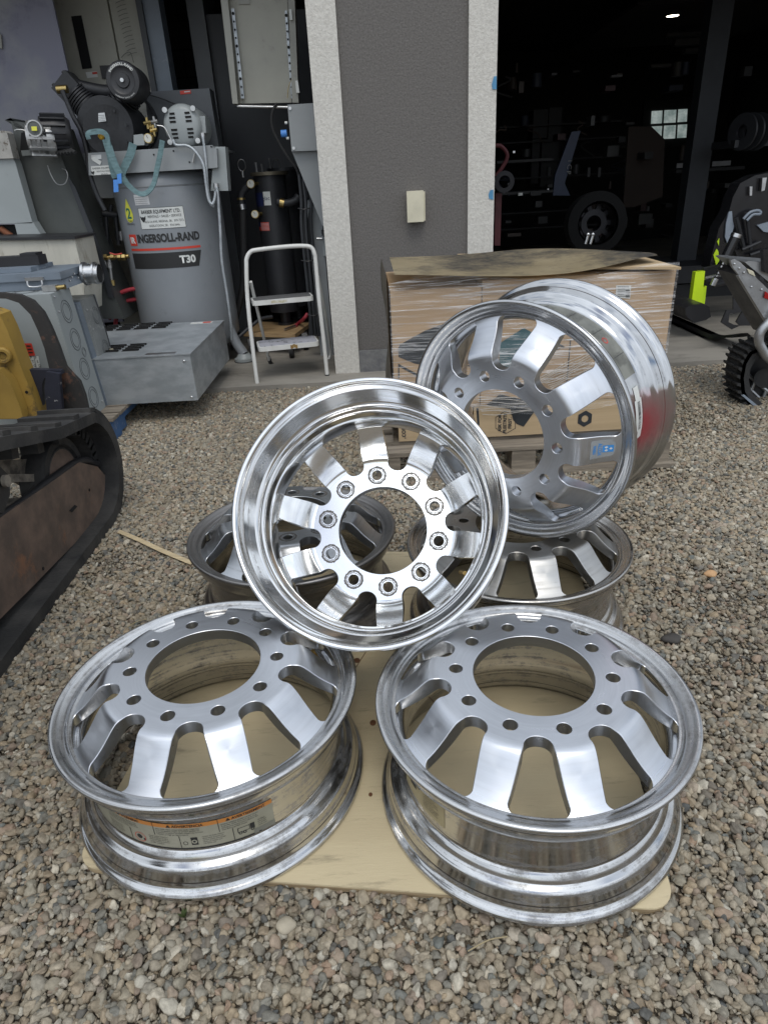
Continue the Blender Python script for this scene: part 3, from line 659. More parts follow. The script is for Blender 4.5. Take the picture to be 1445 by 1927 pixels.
# slate cabinet
sc_ = thing('slate_cabinet', 'tall dark slate metal cabinet behind the filter towers', 'cabinet', AY(500, 560, 5.75))
bm = nb(); bxY(bm, 398, 20, 640, 560, 5.75, .6); obj('side_panel', bm, M_slate, sc_, bevel=.004)
bm = nb(); box(bm, (AY(372, 100, 5.74).x-.02, 5.70, .06), (AY(398, 100, 5.75).x-.002, 6.2, 2.70)); obj('corner_post', bm, M_grey_d, sc_)
# beige cabinet with slot
bc = thing('electrical_cabinet', 'tall beige cabinet with a long black handle slot', 'cabinet', AY(180, 300, 5.45))
bm = nb(); pY(bm, [(52, -130), (228, -130), (288, 262), (180, 262)], 5.45, .5); 
bm.free(); bm = nb(); a = AY(95, 20, 5.45); b = AY(205, 20, 5.45); box(bm, (a.x, 5.45, .2), (b.x, 5.95, 2.72)); obj('door_panel', bm, M_beige, bc, bevel=.006)
c = AY(262, 20, 5.45); bm = nb(); box(bm, (b.x+.006, 5.47, .2), (c.x, 5.95, 2.72)); obj('side_door', bm, M_beige, bc, bevel=.006)
bm = nb(); pY(bm, [(135, 31), (154, 29), (174, 128), (156, 130)], 5.445, -.004); obj('handle_slot', bm, M_shadowbox, bc)
bm = nb(); pY(bm, [(189, 124), (207, 123), (211, 147), (194, 148)], 5.445, -.012); obj('latch', bm, M_black, bc)
bm = nb(); pY(bm, [(162, 136), (183, 134), (185, 145), (165, 147)], 5.447, -.002); obj('rating_label', bm, M_whitelab, bc)
bm = nb(); pY(bm, [(174, 136), (183, 135), (184, 139), (175, 140)], 5.444, -.002); obj('rating_stripe', bm, M_red, bc)
for k in range(13):
    y = 4+k*8.2; x = 218+k*1.9; p = [(x, y+2), (x+8, y-2), (x+17, y-4)]
    bm = nb(); tube(bm, [AY(u, v, 5.44) for u, v in p], .0016, 5, 3); obj('vent_lip', bm, M_oilgrey, bc)
bm = nb(); tube(bm, [AY(u, v, 5.44) for u, v in [(229, 108), (236, 101), (246, 99), (252, 118)]], .002, 5, 3); obj('vent_lip', bm, M_oilgrey, bc)
gs = thing('steel_column', 'narrow blue-grey steel column beside the beige cabinet', 'column', AY(290, 170, 5.4))
bm = nb(); d = AY(284, 20, 5.4); box(bm, (c.x+.02, 5.40, .03), (d.x+.06, 5.55, 2.7)); obj('web', bm, M_bluegrey, gs)
bm = nb(); box(bm, (c.x+.008, 5.37, .03), (c.x+.045, 5.398, 2.7)); obj('flange', bm, M_slate, gs)
# blotchy grey sheet upper left
M_blotch = pm('primer_grey', (.27, .275, .285), .6, col2=(.20, .20, .25), scale=1.6, lo=.42, hi=.56, dirt=(.12, .115, .165), dscale=1.5, dlo=.52, dhi=.66)
sp = thing('machine_cover', 'large grey cover sheet with purple blotches at the far left', 'cover', AY(50, 200, 5.1))
a = AY(92, 10, 5.1); bm = nb(); box(bm, (-4.2, 5.1, .3), (a.x+.03, 5.12, 2.7)); obj('cover_sheet', bm, M_blotch, sp, bevel=.004)
bm = nb(); pY(bm, [(-4, 60), (4, 66), (6, 92), (-4, 90)], 5.09, -.01); obj('sheet_label', bm, M_beige_l, sp)

# --- open beige cabinet hanging at the top
oc = thing('open_cabinet', 'open beige control cabinet with perforated rails, above the filter towers', 'cabinet', AY(490, 195, 4.8))
bm = nb(); pY(bm, [(426, -40), (540, -40), (549, 193), (449, 195)], 4.86, .02); obj('back_plate', bm, M_beige, oc)
bm = nb(); pY(bm, [(411, -40), (425, -40), (448, 195), (438, 195)], 4.78, .10); obj('left_lip', bm, M_beige_l, oc)
bm = nb(); pY(bm, [(541, -40), (553, -40), (562, 193), (550, 193)], 4.78, .10); obj('right_lip', bm, M_beige_l, oc)
def rail(pts, Y, parent, nm='perforated_rail', n=11):
    bm = nb(); pY(bm, pts, Y, .012); o = obj(nm, bm, M_galv, parent)
    (x0, y0), (x1, y1), (x2, y2), (x3, y3) = pts
    for k in range(n):
        t = (k+.6)/n; u = (x0+x1)/2+((x2+x3)/2-(x0+x1)/2)*t; v = (y0+y1)/2+((y2+y3)/2-(y0+y1)/2)*t
        bm = nb(); p = AY(u, v, Y-.001); cyl(bm, p, p+V((0, -.003, 0)), .0055 if k % 4 else .008, 8); obj('slot_hole', bm, M_shadowbox, o)
rail([(435, 16), (441, 16), (460, 185), (454, 185)], 4.83, oc)
rail([(536, 20), (540, 20), (553, 185), (548, 185)], 4.84, oc)
bm = nb(); a, b = AY(447, 200, 4.80), AY(545, 202, 4.80); cyl(bm, a, b, .008, 12); obj('drip_tube', bm, M_silver, oc)
for q in ([(544, 18), (549, 18), (551, 38), (546, 38)], [(556, 152), (561, 152), (564, 175), (558, 175)]):
    bm = nb(); pY(bm, q, 4.77, -.01); obj('connector', bm, M_whitelab, oc)
bm = nb(); tube(bm, [AY(u, v, 4.80) for u, v in [(556, 146), (549, 150), (543, 165), (541, 185)]], .0022, 6); obj('earth_wire', bm, M_brassy, oc)
bm = nb(); pY(bm, [(449, -6), (470, -6), (471, 8), (450, 8)], 4.855, -.003); obj('plate_label', bm, M_beige_l, oc)

# --- junction box and tapered duct
jb = thing('junction_box', 'square grey steel junction box above the slanted duct', 'junction box', AY(570, 280, 4.62))
bm = nb(); pY(bm, [(541, 197), (589, 194), (598, 283), (549, 285)], 4.62, .16); obj('box_body', bm, M_grey, jb, bevel=.004)
for u, v in ((546, 204), (553, 279)):
    bm = nb(); p = AY(u, v, 4.619); cyl(bm, p, p+V((0, -.006, 0)), .009, 12); obj('cover_screw', bm, M_silver, jb)
bm = nb(); a = AY(540, 251, 4.64); cyl(bm, a, a+V((-.035, 0, 0)), .02, 14); obj('cable_gland', bm, M_blue, jb)
for u, v in ((541, 231), (544, 260)):
    bm = nb(); a = AY(u, v, 4.64); cyl(bm, a, a+V((-.016, 0, 0)), .008, 10); obj('white_cap', bm, M_whitelab, jb)
dc = thing('tapered_duct', 'grey sheet metal duct tapering down below the junction box', 'duct', AY(590, 380, 4.64))
bm = nb(); pY(bm, [(550, 286), (599, 284), (612, 425), (607, 425)], 4.66, .14); obj('duct_body', bm, M_oilgrey if False else M_grey, dc)
tc2 = thing('tall_cabinet', 'tall grey cabinet with a silver handle behind the stool', 'cabinet', AY(612, 690, 4.78))
a = AY(588, 500, 4.80); bm = nb(); box(bm, (a.x, 4.80, .031), (-.30, 5.4, 1.05)); obj('cabinet_body', bm, M_grey, tc2, bevel=.004)
bm = nb(); pY(bm, [(605, 432), (612, 432), (613, 443), (606, 443)], 4.79, -.02); obj('black_latch', bm, M_black, tc2)
bm = nb(); a, b = AY(596, 449, 4.75), AY(606, 449, 4.75); cyl(bm, a, b, .007, 10); cyl(bm, b, b+V((0, .05, 0)), .005, 8); obj('handle', bm, M_silver, tc2)
bm = nb(); pY(bm, [(605, 446), (613, 446), (618, 481), (609, 481)], 4.79, -.012); obj('lock_plate', bm, M_grey_l, tc2)
# cable bundle
cb = thing('cable_bundle', 'bundle of black cables strapped upright behind the stool', 'cable bundle', AY(590, 630, 4.72))
for k, (x0, x1, x2) in enumerate(((563, 568, 588), (570, 576, 594), (576, 572, 600), (582, 586, 606), (588, 582, 584))):
    bm = nb(); tube(bm, [AY(x0, 328+k*8, 4.72+k*.012), AY((x0+x1)/2+2, 380, 4.72+k*.01), AY(x1, 430, 4.72+k*.012), AY((x1+x2)/2, 530, 4.72+k*.01), AY(x2, 632, 4.74+k*.01)], .0105, 8, 6); obj('cable', bm, M_slate, cb)
for v_, x0, x1 in ((392, 561, 584), (490, 567, 592), (592, 579, 602)):
    bm = nb(); tube(bm, [AY(x0, v_, 4.70), AY((x0+x1)/2, v_+2, 4.68), AY(x1, v_-1, 4.70)], .004, 6, 3); obj('cable_tie', bm, M_black, cb)
bm = nb(); tube(bm, [AY(u, v, 4.78) for u, v in [(520, 195), (512, 215), (513, 240), (525, 268), (545, 300), (560, 322), (566, 360)]], .0085, 8); tag(obj('black_cable', bm, M_blackr), 'single black cable curving from the open cabinet to the bundle', 'cable')

# --- filter towers
def tower(x, ztop, Y, r, zb, label, full):
    t = thing('filter_tower', label, 'air filter', (x, Y, zb), 'black air filter towers on the wooden dolly')
    bm = nb(); cyl(bm, (x, Y, zb+.22), (x, Y, ztop), r, 32); obj('housing', bm, M_castblack, t)
    bm = nb(); cyl(bm, (x, Y, ztop), (x, Y, ztop+.022), r*1.18, 32); obj('lid', bm, M_castblack if not full else pm('dull_bronze', (.16, .14, .10), .5, .6), t, bevel=.003)
    bm = nb(); cyl(bm, (x, Y, zb+.10), (x, Y, zb+.23), r*.95, 32, r2=r); cyl(bm, (x, Y, zb+.012), (x, Y, zb+.10), r*.34, 20); obj('sump', bm, M_black, t)
    bm = nb(); cyl(bm, (x, Y, zb), (x, Y, zb+.014), r*.55, 20); obj('foot_plate', bm, M_black, t)
    return t
pA = AY(507, 330, 5.25); TY = 5.25
TZB = .19
twA = tower(pA.x, pA.z, TY, .112, TZB, 'left air filter tower with white and blue label and flag sticker', True)
pB = AY(535, 322, 5.5); twB = tower(pB.x-.0, pB.z, 5.5, .105, TZB, 'black air filter tower half hidden behind the one with the flag sticker', False)
def ringlift(u, v, Y, parent, s=1.):
    p = AY(u, v, Y); bm = nb(); tube(bm, [p+V((math.sin(a)*.026*s, 0, -math.cos(a)*.036*s)) for a in [k*2*PI/12+.25 for k in range(12)]], .0035, 6, 3); obj('lifting_ring', bm, M_silver, parent)
    bm = nb(); cyl(bm, p+V((0, 0, -.075*s)), p+V((0, 0, -.034*s)), .009, 10); obj('ring_stem', bm, M_alu, parent)
ringlift(455, 311, 5.2, twA); ringlift(520, 310, 5.4, twB)
for u, v in ((482, 313), (493, 316), (508, 305)):
    bm = nb(); p = AY(u, v, TY); cyl(bm, p+V((0, 0, -.04)), p+V((0, 0, .025)), .006 if u > 485 else .009, 8); obj('stud', bm, M_silver, twA)
def cyl_hit(px, py, cx, cy, r):
    d = ray(px, py); ox, oy = CC.x-cx, CC.y-cy
    A_, B_, C_ = d.x**2+d.y**2, 2*(ox*d.x+oy*d.y), ox*ox+oy*oy-r*r; D_ = B_*B_-4*A_*C_
    t = (-B_-math.sqrt(max(0, D_)))/(2*A_); p = CC+d*t
    return math.atan2(p.y-cy, p.x-cx), p.z
def cylpatch(bm, cx, cy, r, a0, a1, z0, z1, n=10): return grid(bm, lambda u, v: (cx+r*math.cos(a0+(a1-a0)*u), cy+r*math.sin(a0+(a1-a0)*u), z0+(z1-z0)*v), n, 1)
def patch_px(name, tl, br, cx, cy, r, mat, parent, lift=.0015, n=12):
    a0, z1 = cyl_hit(*tl, cx, cy, r); a1, z0 = cyl_hit(*br, cx, cy, r)
    bm = nb(); cylpatch(bm, cx, cy, r+lift, a0, a1, z0, z1, n); return obj(name, bm, mat, parent), (a0, a1, z0, z1)
def cyltext(body, size, cx, cy, r, aC, zC, mat, parent, name='lettering', lift=.003, **k):
    return textmesh(body, size, lambda x, y: (cx+(r+lift)*math.cos(aC+x/r), cy+(r+lift)*math.sin(aC+x/r), zC+y), mat, parent, name, **k)
tx, ty = pA.x, TY
M_navy = flat('navy_print', (.012, .018, .07), .5)
patch_px('navy_label', (479, 363), (497, 388), tx, ty, .112, M_navy, twA)
_, (a0, a1, z0, z1) = patch_px('white_label', (495, 361), (511, 386), tx, ty, .112, M_whitelab, twA, .002)
cyltext('glac', .036, tx, ty, .112, (a0+a1)/2-.06, (z0+z1)/2-.01, M_navy, twA)
_, (a0, a1, z0, z1) = patch_px('flag_sticker', (486, 418), (508, 434), tx, ty, .112, M_red, twA)
for k in range(6):
    bm = nb(); zz = z0+(z1-z0)*(k+.5)/6.5; cylpatch(bm, tx, ty, .1145, a0+(a1-a0)*.42, a1, zz, zz+.0035); obj('flag_stripe', bm, flat('pink_white', (.55, .4, .38), .5) if k == 0 else bpy.data.materials['pink_white'], twA)
bm = nb(); cylpatch(bm, tx, ty, .1145, a0, a0+(a1-a0)*.42, z0+(z1-z0)*.45, z1); obj('flag_canton', bm, M_navy, twA)
def gauge(u, v, Y, r, parent, aim=(-.12, -1, .1)):
    p = AY(u, v, Y); d = V(aim).normalized(); bm = nb(); cyl(bm, p, p-d*.03, r, 20); g = obj('gauge', bm, M_brassy, parent)
    bm = nb(); cyl(bm, p+d*.0005, p+d*.002, r*.84, 20); obj('gauge_face', bm, M_glasslab, g)
    bm = nb(); x, y, z = frame(d); q = p+d*.003
    prism(bm, [q+x*r*.05, q-x*r*.05, q-x*r*.3+y*r*.55, q-x*r*.22+y*r*.6], d*.001); obj('needle', bm, M_ink, g)
gauge(472, 346, 5.10, .028, twA); gauge(480, 403, 5.10, .026, twA)
bm = nb(); cyl(bm, AY(472, 346, 5.13), (tx, ty, AY(472, 346, 5.13).z), .012, 10); cyl(bm, AY(480, 403, 5.13), (tx, ty, AY(480, 403, 5.13).z), .012, 10); obj('gauge_stem', bm, M_brassy, twA)
pipe = thing('filter_pipe', 'black elbow pipe with brass collars down the left of the filter tower', 'pipe', AY(462, 640, 5.15))
bm = nb(); tube(bm, [AY(u, v, 5.15) for u, v in [(478, 345), (464, 352), (455, 366), (455, 385)]], .026, 14); obj('elbow', bm, M_castblack, pipe)
bm = nb(); cyl(bm, AY(455, 384, 5.15), AY(457, 394, 5.15), .029, 16); obj('collar', bm, M_silver, pipe)
bm = nb(); cyl(bm, AY(454, 372, 5.15), AY(454.5, 376, 5.15), .030, 16); obj('collar', bm, M_brassy, pipe)
bm = nb(); tube(bm, [AY(u, v, 5.15) for u, v in [(457, 394), (458, 450), (459, 520), (452, 565), (440, 610)]], .024, 14); obj('down_pipe', bm, M_blackr, pipe)
pipe2 = thing('filter_elbow', 'black outlet elbow with a pale collar right of the filter tower', 'pipe', AY(540, 385, 5.1))
bm = nb(); tube(bm, [AY(u, v, 5.1) for u, v in [(522, 380), (540, 382), (555, 378), (563, 368)]], .027, 14); obj('elbow', bm, M_castblack, pipe2)
bm = nb(); cyl(bm, AY(527, 381, 5.1), AY(535, 383, 5.1), .031, 16); obj('collar', bm, M_brassy, pipe2)
# dolly
dl = thing('wooden_dolly', 'small plywood dolly under the black filter towers', 'dolly', (tx+.05, 5.3, .03))
bm = nb(); P0, P1, P2, P3 = AZ(459, 633, .16), AZ(556, 636, .16), AZ(586, 614, .16), AZ(487, 612, .16); prism(bm, [P0, P1, P2, P3], (0, 0, .028)); obj('deck', bm, M_wood_t, dl, bevel=.004)
for u, v in ((470, 640), (545, 642), (572, 628)):
    p = AZ(u, v, .16)+V((0, .05, 0)); bm = nb(); cyl(bm, p+V((-.015, 0, -.085)), p+V((.015, 0, -.085)), .044, 16); c_ = obj('caster', bm, M_blackr, dl)
    bm = nb(); box(bm, p+V((-.02, -.02, -.06)), p+V((.02, .02, 0))); obj('caster_fork', bm, M_silver, c_)
rh = thing('red_hose_end', 'red hose with a metal end lying on the wooden dolly', 'hose', AZ(545, 620, .2))
bm = nb(); tube(bm, [AZ(u, v, .2) for u, v in [(556, 613), (562, 608)]]+[AY(572, 600, 5.0), AY(579, 590, 5.0)], .013, 10); obj('hose', bm, M_redhose, rh)
bm = nb(); cyl(bm, AZ(536, 620, .2), AZ(556, 613, .2), .009, 10); obj('hose_tip', bm, M_silver, rh)

# --- step stool
st = thing('step_stool', 'white metal two-step stool with a rust spot, by the pale wall edge', 'step stool', (-.55, 4.3, .03))
def SP(u, v, Y): return AY(u, v, Y)
bm = nb(); fr = [SP(485, 727, 4.16), SP(474, 640, 4.20), SP(466, 560, 4.235), SP(464, 500, 4.26), SP(465, 485, 4.265), SP(472, 474, 4.27), SP(486, 470, 4.27), SP(540, 464, 4.285), SP(575, 463, 4.295), SP(587, 467, 4.30), SP(592, 478, 4.30), SP(594, 492, 4.30), SP(600, 560, 4.28), SP(609, 640, 4.265), SP(616, 708, 4.25)]
tube(bm, fr, .0125, 12, 4); obj('front_frame', bm, M_white, st)
for u, v, Y in ((485, 729, 4.16), (616, 710, 4.25)):
    bm = nb(); p = SP(u, v, Y); cyl(bm, p+V((0, 0, .02)), p+V((.0, 0, -.025)), .0145, 12); obj('rubber_foot', bm, M_blackr, st)
bm = nb(); tube(bm, [SP(472, 530, 4.27), SP(485, 585, 4.40), SP(500, 650, 4.58), SP(506, 675, 4.64), SP(512, 686, 4.66), SP(530, 688, 4.66), SP(605, 681, 4.70), SP(618, 676, 4.70), SP(622, 660, 4.70), SP(615, 610, 4.56), SP(606, 560, 4.42), SP(598, 520, 4.31)], .010, 10, 4); obj('rear_frame', bm, M_white, st)
bm = nb(); tube(bm, [SP(505, 671, 4.645), SP(512, 686, 4.655), SP(530, 689, 4.655)], .0135, 10, 4); obj('rubber_foot', bm, M_blackr, st)
M_tread = pm('worn_tread', (.10, .10, .10), .8, scale=30); M_tread2 = pm('white_tread', (.40, .40, .44), .6, scale=30, dirt=(.06, .06, .06), dscale=30, dlo=.56, dhi=.6)
for (lft, rgt, zc, bl, br, mt) in (((476, 577), (591, 565), None, (489, 560), (591, 556), M_tread), ((487, 661), (602, 653), None, (500, 643), (602, 636), M_tread2)):
    a, b = SP(*lft, 4.22 if mt is M_tread else 4.19), SP(*rgt, 4.30 if mt is M_tread else 4.27); z = (a.z+b.z)/2
    d = V((b.x-a.x, b.y-a.y, 0)); n_ = V((-d.y, d.x, 0)).normalized(); L_ = d.length; d.normalize(); o_ = V((a.x, a.y, z))
    dep = .17 if mt is M_tread else .21
    bm = nb(); prism(bm, [o_+d*x_+n_*y_ for x_, y_ in rounded(L_, dep, .03, 4)], (0, 0, .028)); s_ = obj('step', bm, M_white, st, bevel=.003)
    bm = nb(); prism(bm, [o_+d*(x_+.012)+n_*(y_+.012)+V((0, 0, .0285)) for x_, y_ in rounded(L_-.024, dep-.024, .02, 4)], (0, 0, .0025)); obj('tread', bm, mt, s_)
    if mt is M_tread2:
        bm = nb(); q = o_+d*(L_*.52)+V((0, 0, .004)); grid(bm, lambda u, v: q+d*(u*.045)-n_*.0008+V((0, 0, v*.022-.004*math.sin(u*9))), 6, 1); obj('rust_spot', bm, pm('rust_spot', (.20, .10, .03), .8, scale=60, col2=(.32, .22, .08)), s_)
    else:
        bm = nb(); q = o_+d*(L_*.30)+V((0, 0, .006)); grid(bm, lambda u, v: q+d*(u*.10)-n_*.0008+V((0, 0, v*.015+.002*math.sin(u*7))), 6, 1); obj('worn_sticker', bm, pm('worn_sticker', (.48, .44, .30), .7, scale=60, col2=(.6, .58, .5)), s_)

# --- compressor
TX, TYc, TR = -1.315, 4.92, .338
cp = thing('air_compressor', 'tall grey upright air compressor with black pump on top', 'air compressor', (TX, TYc, .03))
ztop = AY(300, 311, TYc).z; zs = ztop-.125
prof = [(.001, .10), (.12, .105), (.22, .125), (.30, .165), (TR, .225)]+[(TR, .225+(zs-.225)*k/8) for k in range(1, 9)]+[(TR*.985, zs+.035), (TR*.93, zs+.068), (TR*.80, zs+.097), (TR*.55, zs+.117), (TR*.25, zs+.124), (.001, zs+.125)]
M_tank = pm('tank_grey', (.235, .25, .265), .42, scale=3, col2=(.215, .23, .245), dirt=(.13, .135, .14), dscale=4, dlo=.6, dhi=.85, rvar=.08)
M_weld = pm('weld', (.19, .20, .205), .5)
bm = nb(); lathe(bm, prof, 96, Matrix.Translation((TX, TYc, 0))); tank = obj('tank', bm, M_tank, cp, smooth=50)
bm = nb(); lathe(bm, [(TR, zs-.004), (TR+.0025, zs-.002), (TR+.0025, zs+.003), (TR-.001, zs+.006)], 96, Matrix.Translation((TX, TYc, 0))); obj('weld_seam', bm, M_weld, tank)
for a in (-20, -150, 90):
    t = math.radians(a); c_ = V((TX+math.cos(t)*.40, TYc+math.sin(t)*.40, .03))
    bm = nb(); tube(bm, [c_+V((0, 0, .05)), c_+V((-math.cos(t)*.05, -math.sin(t)*.05, .13)), c_+V((-math.cos(t)*.10, -math.sin(t)*.10, .26))], .035, 12, 4); lg = obj('leg', bm, M_tank, cp)
    bm = nb(); cyl(bm, c_, c_+V((0, 0, .022)), .07, 20); cyl(bm, c_+V((0, 0, .023)), c_+V((0, 0, .055)), .062, 20, r2=.04); obj('foot_pad', bm, M_grey_l, lg)
    bm = nb(); cyl(bm, c_+V((0, 0, -.001)), c_+V((0, 0, .005)), .074, 20); obj('rubber_mat', bm, M_blackr, lg)
_, (a0, a1, z0, z1) = patch_px('dealer_label', (260, 392), (351, 427), TX, TYc, TR, M_whitelab, tank)
zc, ac, hh = (z0+z1)/2, (a0+a1)/2, (z1-z0)
bm = nb(); 
for (b0, b1, y0, y1) in ((a0, a1, z0, z0+.002), (a0, a1, z1-.002, z1), (a0, a0+.006, z0, z1), (a1-.006, a1, z0, z1)): cylpatch(bm, TX, TYc, TR+.0022, b0, b1, y0, y1)
obj('label_border', bm, M_ink, tank)
cyltext('BARBER EQUIPMENT LTD.', hh*.235, TX, TYc, TR, ac, z1-hh*.27, M_ink, tank, bold=.0004, xs=.74)
cyltext('RENTALS \u2022 SALES \u2022 SERVICE', hh*.165, TX, TYc, TR, ac+.06, z1-hh*.47, M_ink, tank, xs=.85)
cyltext('1615-1st AVE. REGINA, SK.  359-7273', hh*.15, TX, TYc, TR, ac+.03, z1-hh*.70, M_ink, tank, xs=.85)
cyltext('SASKATOON, SK.  934-3646', hh*.15, TX, TYc, TR, ac+.03, z1-hh*.90, M_ink, tank, xs=.85)
# small animal-head mark
bm = nb(); S_ = hh*.16; ca, cz = a0+.075, z1-hh*.50
for pts in ([(-1, .9), (-.55, .45), (0, .5), (.55, .45), (1, .9), (.85, -.1), (.3, -.9), (0, -1.1), (-.3, -.9), (-.85, -.1)],):
    bm.faces.new([bm.verts.new((TX+(TR+.003)*math.cos(ca+x*S_/TR), TYc+(TR+.003)*math.sin(ca+x*S_/TR), cz+y*S_)) for x, y in pts])
obj('dealer_mark', bm, M_ink, tank)
aL, zL = cyl_hit(258, 450, TX, TYc, TR); aR, zR = cyl_hit(377, 442, TX, TYc, TR); zb = (zL+zR)/2-.022
cyltext('INGERSOLL-RAND', .066, TX, TYc, TR, (aL+aR)/2, zb, M_ink, tank, name='brand_lettering', bold=.0028, xs=(aR-aL)*TR/.066/8.55)
a0, z1 = cyl_hit(244, 444, TX, TYc, TR); a1, _z = cyl_hit(256, 443, TX, TYc, TR); bm = nb(); cylpatch(bm, TX, TYc, TR+.0015, a0, a1, z1-.06, z1+.008); obj('brand_badge', bm, M_red, tank)
cyltext('IR', .05, TX, TYc, TR, (a0+a1)/2, z1-.044, M_whitelab, tank, bold=.002)
a0, _ = cyl_hit(249, 472, TX, TYc, TR); a1, _ = cyl_hit(378, 466, TX, TYc, TR); zr = cyl_hit(320, 468, TX, TYc, TR)[1]
bm = nb(); cylpatch(bm, TX, TYc, TR+.0015, a0, a1, zr-.007, zr+.007, 24); obj('red_stripe', bm, M_red, tank)
z1 = zr-.022; z0 = z1-.095
bm = nb(); grid(bm, lambda u, v: (TX+(TR+.0015)*math.cos(a0+(a1-a0-.09*(1-v))*u), TYc+(TR+.0015)*math.sin(a0+(a1-a0-.09*(1-v))*u), z0+(z1-z0)*v), 24, 3); obj('black_band', bm, M_ink, tank)
aT, zT = cyl_hit(354, 488, TX, TYc, TR); cyltext('T30', .062, TX, TYc, TR, aT, zT-.018, M_whitelab, tank, name='model_lettering', bold=.0025)
a0, z1 = cyl_hit(233, 374, TX, TYc, TR); a1, z0 = cyl_hit(252, 419, TX, TYc, TR); am, zm = (a0+a1)/2, (z0+z1)/2
hw_, hh_ = .036, (z1-z0)/2
pts = [(0, 1), (.35, .6), (.72, .15), (.97, -.3), (.9, -.65), (.55, -.92), (0, -1), (-.55, -.92), (-.9, -.65), (-.97, -.3), (-.72, .15), (-.35, .6)]
bm = nb(); c0 = bm.verts.new((TX+(TR+.002)*math.cos(am), TYc+(TR+.002)*math.sin(am), zm-.02)); vs = [bm.verts.new((TX+(TR+.002)*math.cos(am+x*hw_/TR), TYc+(TR+.002)*math.sin(am+x*hw_/TR), zm+y*hh_)) for x, y in pts]
for i in range(len(vs)): bm.faces.new((c0, vs[i], vs[(i+1) % len(vs)]))
obj('warranty_drop', bm, M_yel, tank)
cyltext('2', .085, TX, TYc, TR, am, zm-.045, M_green, tank, bold=.002); cyltext('Year', .022, TX, TYc, TR, am, zm-.065, M_ink, tank); cyltext('Warranty', .018, TX, TYc, TR, am, zm-.083, M_ink, tank)
_, (a0, a1, z0, z1) = patch_px('rating_plate', (252, 367), (283, 385), TX, TYc, TR, M_silver, tank)
for k in range(4):
    bm = nb(); zz = z0+(z1-z0)*(k+.7)/5; cylpatch(bm, TX, TYc, TR+.0025, a0+.02, a1-.03, zz, zz+.0015); obj('fine_print', bm, M_ink, tank)
# top deck
bm = nb(); pY(bm, [(166, 288), (400, 273), (408, 316), (325, 321), (168, 330)], 4.57, .012); dk = obj('deck_flange', bm, M_grey, cp, bevel=.002)
zd = AY(300, 281, 4.57).z; x0_, x1_ = AY(166, 288, 4.57).x, AY(402, 275, 4.57).x
bm = nb(); box(bm, (x0_, 4.584, zd-.012), (x1_, 5.3, zd)); obj('deck', bm, M_grey, cp)
for u, v in ((290, 291), (327, 284), (398, 276), (357, 305)):
    bm = nb(); p = AY(u, v, 4.569); cyl(bm, p, p+V((0, -.002, 0)), .005, 10); obj('bolt_hole', bm, M_shadowbox, dk)
bm = nb(); pY(bm, [(172, 292), (191, 291), (192, 299), (173, 300)], 4.568, -.002); obj('deck_label', bm, M_silver, dk)
bm = nb(); pY(bm, [(173, 297), (178, 295), (192, 304), (189, 311), (175, 302)], 4.566, -.002); obj('deck_label', bm, M_whitelab, dk)
bm = nb(); pY(bm, [(172, 313), (207, 311), (209, 328), (174, 330)], 4.568, -.002); obj('dealer_sticker', bm, M_whitelab, dk)
q = AY(191, 318, 4.565)
for i, (tx_, sz_) in enumerate((('BARBER EQUIPMENT', .014), ('RENTALS SALES', .012), ('359-7273', .011))): textmesh(tx_, sz_, lambda x, y, i=i: (q.x+x+.012, q.y, q.z+y-.016*i), M_ink, dk)
bm = nb(); prism(bm, [V((q.x-.055+x*.011, q.y, q.z-.018+y*.011)) for x, y in [(-1, .9), (0, .5), (1, .9), (.8, -.1), (0, -1.1), (-.8, -.1)]], (0, -.0005, 0)); obj('dealer_mark', bm, M_ink, dk)
# lever and electric box on the right of the deck
bm = nb(); a, b = AY(368, 285, 4.55), AY(363, 306, 4.55); cyl(bm, a, b, .006, 8); obj('drain_lever', bm, M_alu, cp)
bm = nb(); pY(bm, [(404, 276), (424, 276), (430, 359), (397, 359)], 4.60, .10); eb = obj('starter_box', bm, M_grey_l, cp, bevel=.003)
bm = nb(); pY(bm, [(401, 279), (408, 279), (410, 315), (403, 316)], 4.56, .036); obj('switch_arm', bm, M_grey, eb)
# belt guard
bm = nb(); pY(bm, [(272, 173), (394, 166), (412, 277), (286, 284)], 5.0, .14); bg_ = obj('belt_guard', bm, M_grey_d, cp, bevel=.008)
bm = nb(); pY(bm, [(339, 171), (359, 169), (360, 176), (340, 178)], 4.998, -.002); obj('warning_label', bm, M_red, bg_)
bm = nb(); pY(bm, [(347, 172), (358, 171), (358, 173), (347, 174)], 4.995, -.001); obj('label_line', bm, M_whitelab, bg_)
# pump
pu = V((AY(196, 240, 4.78).x, 4.78, AY(196, 240, 4.78).z)); pmv = lambda u, v, Y=4.78: AY(u, v, Y)
bm = nb(); cyl(bm, AY(199, 240, 4.62), AY(199, 240, 4.62)+V((0, .34, 0)), .165, 40); ck = obj('crankcase', bm, M_castblack, cp, bevel=.012)
bm = nb(); pY(bm, [(158, 208), (190, 190), (222, 190), (243, 225), (246, 280), (165, 285)], 4.66, .28); obj('crankcase_body', bm, M_castblack, cp, bevel=.012)
bm = nb(); cyl(bm, AY(203, 246, 4.60), AY(203, 246, 4.615), .135, 36); obj('end_cover', bm, M_castblack, ck, bevel=.005)
for k in range(8):
    t = 2*PI*k/8+.2; p = AY(203, 246, 4.60)+V((math.cos(t)*.118, 0, math.sin(t)*.118)); bm = nb(); cyl(bm, p, p+V((0, -.009, 0)), .009, 6); obj('cover_bolt', bm, M_castblack, ck)
bm = nb(); pY(bm, [(175, 214), (198, 212), (201, 228), (178, 231)], 4.59, -.006); npl = obj('pump_plate', bm, M_silver, ck, bevel=.001)
q = AY(188, 222, 4.583)
